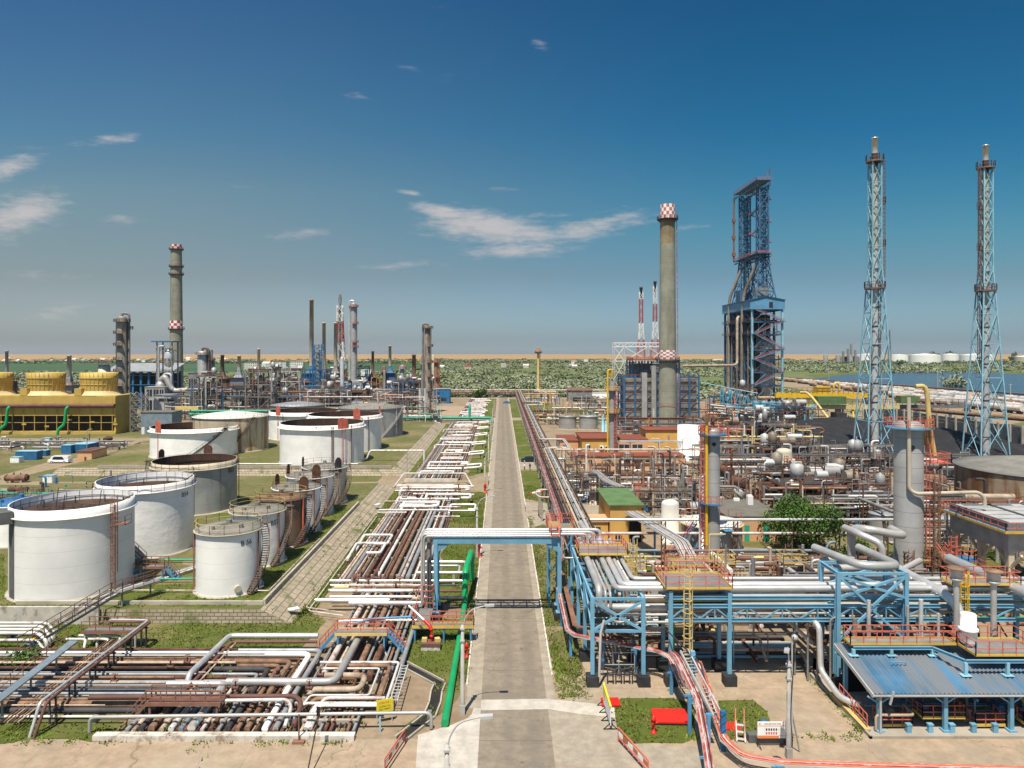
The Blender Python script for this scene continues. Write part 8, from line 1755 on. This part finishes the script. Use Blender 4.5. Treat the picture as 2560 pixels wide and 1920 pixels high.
for k in range(22):
 if k%3==0:mb=MB();x=cx0+3+k*2.8;mb.bz(x,x+1.6,cy0-.1,cy0,2.6+.8*(k%4),3.2+.8*(k%4));obj('louvre',mb,'tower_yellow',T)
for x in(-160.8,-180.9,-201):
 mb=MB();xc=x+8.2;mb.lathe((xc,269.6,14.2),[(7.6,0),(6.0,1.5),(6.0,1.6)],28);obj('stack_skirt',mb,'tower_skirt',T)
 mb=MB();mb.lathe((xc,269.6,15.6),[(5.95,0),(6.0,2.2),(6.25,4.4),(6.5,6.9),(6.3,6.9),(5.7,.5)],28)
 for i in range(28):a=i*.2244;mb.bar((xc+5.97*math.cos(a),269.6+5.97*math.sin(a),15.6),(xc+6.48*math.cos(a),269.6+6.48*math.sin(a),22.4),.13)
 for z,rr in((2.4,6.05),(4.8,6.33)):mb.lathe((xc,269.6,15.6+z),[(rr,0),(rr+.15,.05),(rr+.15,.2),(rr,.25)],28)
 obj('fan_stack',mb,'tower_yellow',T)
 mb=MB();mb.bz(xc-5.2,xc-2.6,262.4,264.2,14.2,16.8);obj('stair_box',mb,'tower_yellow',T)
mb=MB();mb.bz(-148,-136,279,290,13.8,14.4);mb.bz(-142.2,-136,268,279,0,14);
for z in(3,6,9,12):mb.rail([(-142,267.8,z),(-136,267.8,z)],1.2,2,.2)
T2=lattice('grey lattice stair tower at the corner of the yellow cooling tower',-138.2,271,[(0,2.2),(3,2.2),(6,2.2),(9,2.2),(12,2.2),(15,2.2)],'steel_grey',t=.3,cat='stair tower',horiz=1)
for k,x in enumerate((-181,-159.6)):
 pipe(('bright green riser pipe on the front of the yellow cooling tower, left one','bright green riser pipe on the front of the yellow cooling tower, right one')[k],[(x+.8,260.5,10.2),(x+.3,260,9.6),(x-.3,260,3.8),(x-2.2,259.6,2.2),(x-2.6,259.4,.1)],.5,'green_pipe',None,.8,10)
building('dark green grey shed between the cooling tower and tank M15',-133,-121.5,262,270,8.0,'blue_grey','felt_roof',0,(),((.3,1.4,2.6,'sign_white'),),cat='shed',name='shed')
building('peach coloured hut with brown flat roof on the dirt track',-113.4,-109.6,190,197.4,3.6,'orange_wall','brown_red',0,(),((1.9,2.4,2.2,'brown_red'),),cat='hut',name='hut')
def container(label,x,y,L,W,h,m='blue_box',rz=0.0):
 T=thing('container',label,'container',(x,y,0));mb=MB();mb.box((x,y,h/2),(L,W,h-.02),rz)
 n=int(L/.6);ca,sa=math.cos(rz),math.sin(rz)
 for i in range(n):a=-L/2+(i+.5)*L/n;mb.box((x+a*ca+W/2*sa,y+a*sa-W/2*ca,h/2),(.3,.1,h-.3),rz)
 obj('body',mb,m,T);mb=MB();mb.box((x,y,h+.03),(L+.2,W+.2,.1),rz);obj('lid',mb,'pale_blue',T);return T
q=G(c1(570,1295));container('blue container on the grass, left one of the close pair',q.x,q.y+1.5,2.9,3,2.5);q=G(c1(690,1288));container('blue container on the grass, right one of the close pair',q.x,q.y+3,4.6,6,2.6,'deep_blue')
q=G(b1(220,105));container('long blue container in front of the far cooling tower lawn',q.x,q.y+1.5,6,2.6,2.4);q=G(c1(385,1310));container('small dark blue container between the larger blue ones',q.x,q.y,2.2,2,1.6,'deep_blue');q=G(b1(145,125));container('small white cabin beside the long blue container',q.x,q.y,2.4,1.8,1.5,'white_plain');q=G(b1(430,300));container('small white and red kiosk among the pipes at the left',q.x,q.y,2.2,1.8,1.7,'white_paint');q=G(c1(412,1215));container('white electrical kiosk by the lamp pole before the cooling tower',q.x,q.y,2.2,1.8,2.2,'sign_white')
q=G(b1(120,300));hdrum('rusty yellow horizontal tank lying in the grass at the left',(q.x-1.6,q.y,1.1),(q.x+2.6,q.y+.5,1.1),.75,'rust_light','rust',0,None,'tank','drum')
process('low pipe rows in front of the cooling tower',-200,-118,214,236,70,1,2,60,0,4,2.6,('steel_grey','white_pipe','silver_dull','rust','steel_pale'),zs=(.5,1,1.6),nv=0,far=True)
process('pipe cluster left of the grey tank',-105,-78,130,158,71,1,1,30,2,1,3,('rust','teal_pipe','steel_grey','tan_pipe','deep_blue'),zs=(.5,1.2,2.2),nv=0)
def px_column(label,px,hw,top,Y,m,**k):return column(label,XY(px,Y),Y,hw*Y/F,ZY(top,Y),m,**k)
def furnace(label,px,hw,top,neck,Y,m,box,bw=3.4,base=0):
 """a stack standing on a furnace box with a tapered hood"""
 x=XY(px,Y);r=hw*Y/F;zt,zn=ZY(top,Y),ZY(neck,Y);T=thing('furnace_stack',label,'furnace',(x,Y,0))
 mb=MB();mb.lathe((x,Y,0),[(r*1.15,zn),(r,zt),(r*1.12,zt),(r*1.12,zt-.8),(r*.8,zt-.8)],14);obj('stack',mb,m,T)
 mb=MB();mb.lathe((x,Y,0),[(bw*.9,zn-4.2),(bw*.62,zn-3.0),(r*1.7,zn-1.2),(r*1.3,zn)],4,0,False,.785,.785+6.2832);obj('hood',mb,box,T)
 mb=MB();mb.bz(x-bw,x+bw,Y-bw,Y+bw,4.5,zn-4.2);obj('furnace_box',mb,box,T)
 mb=MB();[mb.bz(x+a*bw-.25,x+a*bw+.25,Y+b*bw-.25,Y+b*bw+.25,0,4.5)for a in(-.95,0,.95)for b in(-.95,.95)];obj('leg',mb,'steel_grey',T)
 mb=MB()
 for z in(zn-4.2,max(4.6,zn-9)):mb.rail([(x-bw-1,Y-bw-1,z),(x+bw+1,Y-bw-1,z),(x+bw+1,Y+bw+1,z)],1.3,1.6,.18);mb.bz(x-bw-1,x+bw+1,Y-bw-1.1,Y-bw,z-.15,z)
 obj('railing',mb,'rail_rust',T);return T
px_column('dark distillation column crowded with platforms behind the yellow cooling tower',305,11.5,790,300,'column_dirty',plats=(43,38,33,27,22,16),railm='rail_dark',lad=200,lm='steel_dark',over=(20,.5,'steel_grey',4),deckm='steel_dark',lw=.16,pr=1.3)
px_column('grey column standing beside the dark platformed column',318,7,800,302,'grey_tank',plats=(40,),railm='rail_dark',lad=None,deckm='steel_dark',lw=.16)
px_column('plain grey upright column right of the distant dark chimney, wide',506,11.5,877,360,'silver_dull',plats=(29,),railm='rail_rust',lad=None,over=(0,.6,'rail_dark',4),deckm='steel_grey',lw=.16)
px_column('darker grey upright column beside the plain wide one',524,8,872,362,'grey_tank',plats=(26,20),railm='rail_rust',lad=0,lm='rail_dark',deckm='steel_dark',lw=.16)
T=thing('steel_tower','open steel tower holding a shiny silver vessel under a blue roof','steel tower',(XY(424,340),340,0));x=T.location.x;mb=MB();zt=ZY(850,340)
for a in(-1,1):
 for b in(-1,1):mb.bar((x+a*3.6-1,340+b*3,0),(x+a*3.6-1,340+b*3,zt-1),.5)
for z in range(6,int(zt),5):
 for b in(-1,1):mb.bar((x-4.6,340+3*b,z),(x+2.6,340+3*b,z),.35);mb.rail([(x-4.8,336.8,z),(x+2.8,336.8,z)],1.2,1.6,.15)
obj('frame',mb,'steel_grey',T);mb=MB();mb.bz(x-7,x+3.4,336,344,zt-1,zt-.5);obj('roof',mb,'deep_blue',T)
mb=MB();mb.lathe((x+.2,339,23),[(.3,0),(2,1),(2.3,3),(2.3,7),(1.4,8.6),(.01,9)],18);mb.lathe((x+.2,339,10),[(.3,0),(1.8,1),(1.8,6),(.01,7.4)],18);obj('vessel',mb,'silver',T)
mb=MB();mb.tube([(x-3.6,336.6,4),(x-3.6,336.6,zt-3),(x-1,336.6,zt-3)],.5,8,1.4);mb.tube([(x+2.4,336.4,4),(x+2.4,336.4,20),(x-1.2,336.4,20),(x-1.2,336.4,12)],.6,8,1.4);obj('pipe',mb,'steel_pale',T)
T=thing('reactor','silver cyclone shaped vessels with fat curved pipe below the open steel tower','vessel',(XY(412,334),334,0));x=T.location.x;mb=MB();mb.lathe((x-2,334,8),[(.3,0),(2,2.5),(2.2,7),(1.2,8.6),(.01,9)],16);mb.tube([(x-2,334,17),(x,334,19),(x+3.2,334,13),(x+5,334,12),(x+11,334,12.5)],1.3,12,2);obj('shell',mb,'silver_dull',T);mb=MB();[mb.bar((x+a,333+b,0),(x+a,333+b,11),.5)for a in(-3.5,2,8)for b in(0,3)];obj('leg',mb,'steel_pale',T)
T=thing('boiler_house','dark blue pillared boiler house with pale corrugated roof behind the dark column','boiler house',(XY(362,380),380,0));x=T.location.x;mb=MB()
for i in range(9):
 for b in(0,9):mb.bz(x-18+i*4.2-.5,x-18+i*4.2+.5,378+b,379+b,0,20)
obj('pillar',mb,'deep_blue',T);mb=MB();mb.bz(x-18,x+16,381,386,1,19);obj('inner_wall',mb,'inside_dark',T);mb=MB();mb.add([(x-19,376,20),(x+17,376,20),(x+17,390,24),(x-19,390,24),(x-19,376,20.4),(x+17,376,20.4),(x+17,390,24.4),(x-19,390,24.4)],[(3,2,1,0),(4,5,6,7),(0,1,5,4),(1,2,6,5),(2,3,7,6),(3,0,4,7)]);obj('roof',mb,'metal_roof',T)
mb=MB();[mb.bar((x-18,377.8,z),(x+16,377.8,z),.4)for z in(7,13,18)];obj('beam',mb,'deep_blue',T)
building('big grey box shaped plant building below the open steel tower',XY(385,318),XY(427,318),318,328,11,'steel_pale','steel_grey',0,((2,9,8,9.6),),cat='plant building');building('grey box shaped plant building right of the distant dark chimney',XY(465,330),XY(505,330),330,342,13,'steel_grey','steel_pale',0,(),((2,5,4,'inside_dark'),),cat='plant building')
building('concrete framed block with dark openings in the left units',XY(362,330),XY(411,330),330,336,14,'steel_pale','concrete',0,((.8,3.4,9.6,13),(4,6.4,9.6,13),(6.9,8.7,9.6,13),(.8,3.4,1,8),(4,6.4,1,8)),cat='plant building')
building('low blue roofed steel block left of the plain wide column',XY(470,380),XY(496,380),380,388,19,'steel_grey','deep_blue',0,((.6,2.6,3,8),(3.4,5.2,3,8),(.6,2.6,10,16),(3.4,5.2,10,16)),cat='plant building')
mb=MB();mb.bz(XY(440,300),XY(498,300),299,301,6.0,7.3);mb.bz(XY(441,300),XY(442,300),299.5,300.5,0,6);mb.bz(XY(496,300),XY(497,300),299.5,300.5,0,6);obj('beam_gantry',mb,'pale_yellow',label='yellow crane beam on posts behind tank M15',cat='crane beam')
for k,(dy,z)in enumerate(((0,4.4),(2,5.6))):pipe(('green pipe line behind tank M15, nearer','green pipe line behind tank M15, farther')[k],[(-130,296+dy,z),(-92,296+dy,z)],.5,'teal_pipe',None,0,10)
furnace('thin black furnace stack rising behind the cooling tower fans at far left',17,3.6,876,930,330,'grey_tank','steel_dark',3);furnace('grey stack with side platform behind the middle cooling tower fan',173,5,888,940,340,'grey_tank','steel_grey',3)
column('short rusty topped drum behind the right cooling tower fan',XY(261,330),330,2.6,26,'beige_tank',(25,),'rail_rust',None,lw=.16,dome=False,cat='vessel',name='vessel')
furnace('dark furnace stack left in the row of three small stacks',556,4.2,887,928,420,'rust_tank','rust_tank',4);furnace('cream furnace stack in the middle of the row of three small stacks',598,4.2,888,925,420,'stack_rust','blue_grey',4);furnace('slender cream furnace stack right in the row of three small stacks',647,3.4,871,930,420,'beige_tank','silver_dull',3)
furnace('tallest rusty topped stack at the left of the central unit',779,5,749,915,430,'stack_rust','deep_blue',4.4);furnace('rusty topped stack in the middle of the central unit',810,4.2,806,918,436,'stack_rust','steel_grey',4);furnace('rusty topped stack beside the red and white lattice of the central unit',839,4.2,806,915,436,'stack_rust','steel_grey',4)
T=lattice('red and white lattice flare mast in the central unit',XY(850,450),450,[(0,4.4),(10,3.8),(20,3.2),(29,2.7),(37,2.2),(44,1.9),(50,1.7),(56,1.6),(60,1.6)],'check_red','check_white',15,t=.4,cat='mast',name='mast');mb=MB();mb.lathe((*T.location[:2],10),[(.8,0),(.8,50),(1.1,54),(.7,57)],10);obj('stack',mb,'steel_grey',T)
px_column('tall shiny silver column of the central unit',884,7.2,757,420,'silver_column',plats=(57,47,36,33,12),railm='rail_red',lad=0,lm='rail_rust',over=(180,.55,'silver',4),deckm='steel_dark',lw=.18)
px_column('small silver column with conical foot in front of the central unit',855,4.6,893,372,'silver',plats=(12,),railm='rail_rust',lad=None,lw=.16)
T=lattice('blue lattice tower wrapped round grey columns in the central unit',XY(795,425),425,[(0,2.7),(5,2.7),(10,2.7),(15,2.7),(20,2.7),(25,2.7),(30,2.7),(35,2.7)],'deep_blue',t=.36,horiz=1,cat='steel tower');mb=MB();mb.lathe((T.location.x,425,0),[(1.5,0),(1.5,30),(.9,33),(.9,35)],12);mb.tube([(T.location.x+3.6,423,2),(T.location.x+3.6,423,31),(T.location.x+1,424,32)],.4,8,1);obj('column',mb,'grey_tank',T)
rack('blue steel frame building around the foot of the central unit',[((XY(764,415)+i*6.2,412),(XY(764,415)+i*6.2,424),20)for i in range(3)],(5,10,15,20),'deep_blue',.45,(5,10,15,20),None,.2,((0,1),(1,2)))
building('blue roofed compressor shed beside the central unit',XY(861,400),XY(907,400),400,414,13,'deep_blue','metal_roof',0,((.5,4,1,6),(5,8.5,1,6)),cat='shed',name='shed',slope=1.2);building('open sided shed with pale sagging roof before the central unit',XY(806,330),XY(922,330),330,340,6.0,'inside_dark','metal_roof',0,(),(),cat='shed',name='shed',slope=1.0)
building('orange walled hut with flat pale roof behind the tanks',XY(594,330),XY(642,330),330,338,6,'orange_wall','white_roof',0,((3,8,2,4),),cat='hut',name='hut');building('small orange hut behind the low grey tank',XY(810,322),XY(846,322),322,328,4.6,'ochre_wall','beige_tank',0,((1,2.4,1.5,3),),cat='hut',name='hut')
pipe('yellow hooped pipe behind the big dark grey tank',[(XY(909,318),318,2),(XY(909,318),318,7.4),(XY(936,318),318,7.4),(XY(936,318),318,2)],.5,'bright_yellow',None,1.2,10)
furnace('rusty stack of the small furnace right of the tall silver column',932,3.2,877,926,440,'rust_light','rust_tank',3.4);furnace('cream stack on a blue framed furnace right of the tall silver column',975,3.4,863,915,450,'stack_rust','deep_blue',3.6);furnace('orange rusty stack on a wide dark furnace',1035,4.6,886,932,430,'rust_light','rust_tank',4.4)
px_column('tall brown stained column with railings nearest the road on the left',1069,7.6,815,352,'column_dirty',plats=(42,33,25,18,11),railm='rail_rust',lad=10,lm='rail_dark',over=(180,.55,'steel_grey',4),deckm='steel_dark',lw=.18,pr=1.2)
px_column('brown stained twin column half hidden by the taller one',1058,5.4,890,358,'column_dirty',plats=(24,),railm='yellow',lad=None,deckm='steel_dark',lw=.16);px_column('rust red column right of the tall brown one',1090,5,895,430,'rust_light',plats=(24,15),railm='rail_red',lad=0,deckm='steel_dark',lw=.18);px_column('cream thin column beside the rust red one',1083,3.6,887,440,'beige_tank',lad=None)
px_column('grey vessel with rust top in the small units',1006,5.4,912,440,'silver_dull',plats=(20,),railm='rail_red',lad=None,lw=.18);px_column('grey pillar like vessel in front of the small units',961,3,925,372,'grey_tank',lad=None);px_column('rust topped vessel left in the small units',960,4.6,915,445,'rust_light',plats=(18,),lad=None,lw=.18)
building('blue walled shed with pale roof near the road end',XY(1082,420),XY(1124,420),420,430,8.5,'deep_blue','metal_roof',0,((1,8,1,3.4),),cat='shed',name='shed');building('white walled long building behind the small units',XY(902,700),XY(930,700),700,712,13,'white_plain','white_roof',0,())
rack('white concrete portal frame beside the tall brown stained column',[((XY(1049,338),338),(XY(1049,338),343),13),((XY(1062,338),338),(XY(1062,338),343),13)],(6,13),'steel_pale',.7,(12.8,6),None,.2)
rack('pale concrete trestle among the left units, dark inside',[((XY(712,380),380),(XY(712,380),390),12),((XY(742,380),380),(XY(742,380),390),12)],(12,),'steel_pale',.8,(11.6,),None,.2)
PU=dict(far=True,zs=(1,2.5,4.5,7,9.5))
process('units behind the cooling tower',-150,-88,310,372,81,4,7,110,6,3,11,('rust','steel_grey','silver_dull','steel_dark','white_pipe','rust_light','deep_blue'),nv=5,**PU)
process('units behind tank M15',-112,-60,322,400,82,4,7,110,6,3,10,('rust','white_pipe','rust_light','steel_grey','silver_dull','rail_red'),nv=5,**PU)
process('units around the central stacks',-120,-76,404,446,83,3,5,90,6,2,13,('rust','deep_blue','silver_dull','steel_grey','rail_red','white_pipe','yellow'),rails=('rail_red','yellow','rail_rust'),nv=4,far=True,zs=(2,5,8,12))
process('small units left of the road end',-74,-36,330,450,84,5,8,130,8,4,9,('rust','white_pipe','rail_red','silver_dull','steel_grey','yellow','pinkish_pipe','rust_light'),rails=('rail_red','yellow','rail_rust'),nv=5,**PU)
process('pipe bank beside the green crossing pipe',-62,-26,298,326,85,1,3,50,2,3,4.5,('white_pipe','teal_pipe','pinkish_pipe','steel_grey','rust'),nv=1,far=True)
process('unit under the coke drum structure',84,118,258,330,61,3,6,90,6,3,9,('silver_dull','rust','turquoise','steel_grey','white_pipe','rust_light','rail_red'),nv=4,**PU)
process('unit at the far right of the road',40,90,330,400,87,2,3,60,3,2,6,('white_pipe','rust','silver_dull','steel_grey'),nv=2,far=True)
pipe('long pipe bridge line closing the far end of the road',[(-60,476,3.6),(30,476,3.6)],.5,'rail_rust',None,0,8);pipe('second long line closing the far end of the road',[(-60,477.4,5.0),(90,477.4,5.0)],.4,'pinkish_pipe',None,0,8);pipe('dark line closing the far end of the road, lowest',[(-60,478,1.9),(40,478,1.9)],.5,'steel_dark',None,0,8)
pipe('white long line along the back of the left units',[(-190,452,6),(-60,452,6)],.7,'white_pipe',None,0,8)
T=thing('pickup','small dark vehicle far away at the end of the road','car',(3.0,420,0));car(T,3.0,420,4.4,1.8,'deep_blue')
for k in range(9):q=(-2.9-rnd.random()*.2,330+k*14);mb=MB();mb.bz(q[0]-.15,q[0]+.15,q[1]-.15,q[1]+.15,0,1.0);obj('bollard',mb,'rail_red',label='tiny red post on the far left kerb of the road',cat='bollard',group='red posts on the far left kerb')
def structure(where,x,y,w,d,h,seed,steel='steel_grey',railm='rail_rust'):
 rg=random.Random(seed);n=max(2,int(h/4.5));c={'steel_grey':'grey','deep_blue':'blue','rail_rust':'rusty','concrete':'concrete','steel_dark':'black','steel_pale':'pale'}[steel]
 T=thing('process_structure',f'{c} open steel structure with floors among {where}','steel structure',(x+w/2,y+d/2,0),f'{c} open steel structures among {where}');dz=h/n;k=max(1,int(w/5))
 mb=MB()
 for i in range(k+1):
  for b in(0,d):mb.bar((x+w*i/k,y+b,0),(x+w*i/k,y+b,h),.42)
 for j in range(1,n+1):
  for b in(0,d):mb.bar((x,y+b,j*dz),(x+w,y+b,j*dz),.34,.4)
  for a in(0,w):mb.bar((x+a,y,j*dz),(x+a,y+d,j*dz),.3,.4)
  i=rg.randrange(k);mb.bar((x+w*i/k,y,(j-1)*dz),(x+w*(i+1)/k,y,j*dz),.22)
 obj('frame',mb,steel,T);mb=MB();mr=MB();mv=MB();mp=MB()
 for j in range(1,n+1):
  mb.bz(x,x+w*rg.uniform(.6,1),y+.2,y+d,j*dz+.2,j*dz+.32)
  mr.rail([(x,y,j*dz+.3),(x+w,y,j*dz+.3),(x+w,y+d,j*dz+.3)],1.2,1.8,.14)
 for j in range(n+1):
  for q in range(max(1,int(w/4))):
   r=rg.uniform(.6,1.3);xa=x+rg.uniform(.8,w-.8);ya=y+rg.uniform(1,d-.5)
   if rg.random()<.55:mv.lathe((xa,ya,j*dz+.3),[(.1,.2),(r,.5),(r,min(dz,3.2)),(.1,min(dz,3.2)+.5)],12)
   else:mv.tube([(xa,ya,j*dz+1.6),(min(x+w+1,xa+rg.uniform(2,4)),ya,j*dz+1.6)],r,12)
   obj('vessel',mv,rg.choice(('silver_dull','column_dirty','grey_tank','steel_pale')),T);mv=MB()
 for q in range(int(w*1.6)):
  xa=x+rg.uniform(-.5,w+.5);ya=y+rg.choice((-.4,d*.5,rg.uniform(0,d)));za=rg.uniform(.5,h*.7);zb=min(h+2,za+rg.uniform(2,h*.6));mp.tube([(xa,ya,za),(xa,ya,zb),(xa+rg.uniform(-3,3),ya,zb)],rg.choice((.12,.18,.28)),6,.6,rg.randrange(4))
 obj('floor',mb,'steel_dark',T);obj('railing',mr,railm,T);obj('pipework',mp,['steel_pale','rust_light','silver_dull','steel_dark'],T)
 return T
for k,(wh,x0_,x1_,y0_,y1_,n_,hs_,st)in enumerate((('units behind the cooling tower',-150,-92,308,392,11,(9,22),('steel_grey','steel_dark','deep_blue','steel_pale','steel_dark','concrete')),('units behind tank M15',-110,-64,330,410,9,(7,14),('steel_dark','steel_grey','rail_rust','steel_pale')),('units around the central stacks',-122,-80,406,446,6,(12,22),('deep_blue','steel_dark','steel_grey')),('small units left of the road end',-72,-38,345,450,8,(6,15),('steel_dark','steel_grey','deep_blue','rail_rust')),('unit along the coke yard',50,100,158,182,6,(5,8),('steel_grey','rail_rust','steel_dark')),('tall railed unit right of the white drum',60,84,188,212,4,(8,12),('steel_dark','steel_grey')),('rusty unit behind the big tree',50,82,124,148,5,(4.6,6.5),('steel_grey','rail_rust','concrete')),('unit under the coke drum structure',84,116,262,328,6,(8,15),('deep_blue','steel_grey','rail_rust')))):
 rg=random.Random(300+k)
 for i in range(n_):w_=rg.uniform(6,13);structure(wh,rg.uniform(x0_,x1_-w_),rg.uniform(y0_,y1_-6),w_,rg.uniform(4,8),rg.uniform(*hs_),900+20*k+i,st[i%len(st)],('rail_rust','rail_dark','rail_dark')[i%3])
for k,(px,w_,b,t,rf)in enumerate(((626,33,925,906,'metal_roof'),(677,27,925,909,'white_roof'),(700,30,925,904,'signal_red'),(741,33,923,904,'white_roof'))):
 p=G((px,b));x=p.x;hw=w_*p.y/F/2;h_=ZY(t,p.y);T=building('distant pale apartment block beyond the plant, '+('leftmost','lower one with white roof','with red roof','rightmost')[k],x-hw,x+hw,p.y,p.y+14,h_,'white_roof',rf,0,tuple((2*hw*(i+.25)/6,2*hw*(i+.7)/6,h_*(j+.3)/4,h_*(j+.72)/4)for i in range(6)for j in range(4)),cat='apartment block',over=.4)
rg=random.Random(77)
for k in range(46):
 px=rg.uniform(-20,560)if k<34 else rg.uniform(600,1500);b=rg.uniform(896,908)if k<34 else rg.uniform(902,930);p=G((px,b));s=rg.uniform(8,15)
 building('tiny distant village house with pale walls',p.x-s/2,p.x+s/2,p.y,p.y+s*.8,s*.5,rg.choice(('white_plain','white_roof','beige_tank')),rg.choice(('red_roof','metal_roof','white_roof')),0,cat='house',name='house',slope=s*.25).__setitem__('group','distant village houses')
for k in range(7):px=rg.uniform(1560,2060);p=G((px,rg.uniform(898,912)));s=rg.uniform(10,26);building('distant pale shed beyond the scrub to the right',p.x-s,p.x+s,p.y,p.y+10,6,'white_roof','metal_roof',0,cat='shed',name='shed').__setitem__('group','distant sheds beyond the scrub')
def shows(mb):
 v=np.array(mb.v);lo,hi=v.min(0),v.max(0);d=hi-lo;c=(lo+hi)/2;Y=max(30,c[1])
 return 0 if abs(c[0])>.8*Y else max(d[0],.3*d[1],d[2])*max(.1,min(d))/Y**2
PIPES.sort(key=lambda t:-shows(t[0]));REST=MB();names=[]
for k,(mb,m,label,cat,group)in enumerate(PIPES):
 if k<298:obj('pipe',mb,m,label=label,cat=cat,group=group);continue
 if m not in names:names.append(m)
 n=len(REST.v);REST.v+=mb.v;REST.f+=[tuple(i+n for i in f)for f in mb.f];REST.m+=[names.index(m)]*len(mb.f);REST.s+=mb.s
obj('pipework',REST,names,loc=(0,0,0),label='mass of further pipes threaded through the units of the plant',cat='pipework',kind='stuff')
if HAZE:
 mb=MB();mb.bz(-14500,14500,-800,16500,-1.2,135);hz=obj('haze',mb,[],loc=(0,0,0),kind='stuff')
 m=bpy.data.materials.new('haze');m.use_nodes=True;t=m.node_tree;t.nodes.remove(t.nodes['Principled BSDF'])
 pv=t.nodes.new('ShaderNodeVolumePrincipled');pv.inputs['Color'].default_value=(.80,.88,.95,1);pv.inputs['Density'].default_value=HAZE;pv.inputs['Anisotropy'].default_value=.2
 t.links.new(pv.outputs[0],t.nodes['Material Output'].inputs['Volume']);hz.data.materials.append(m)
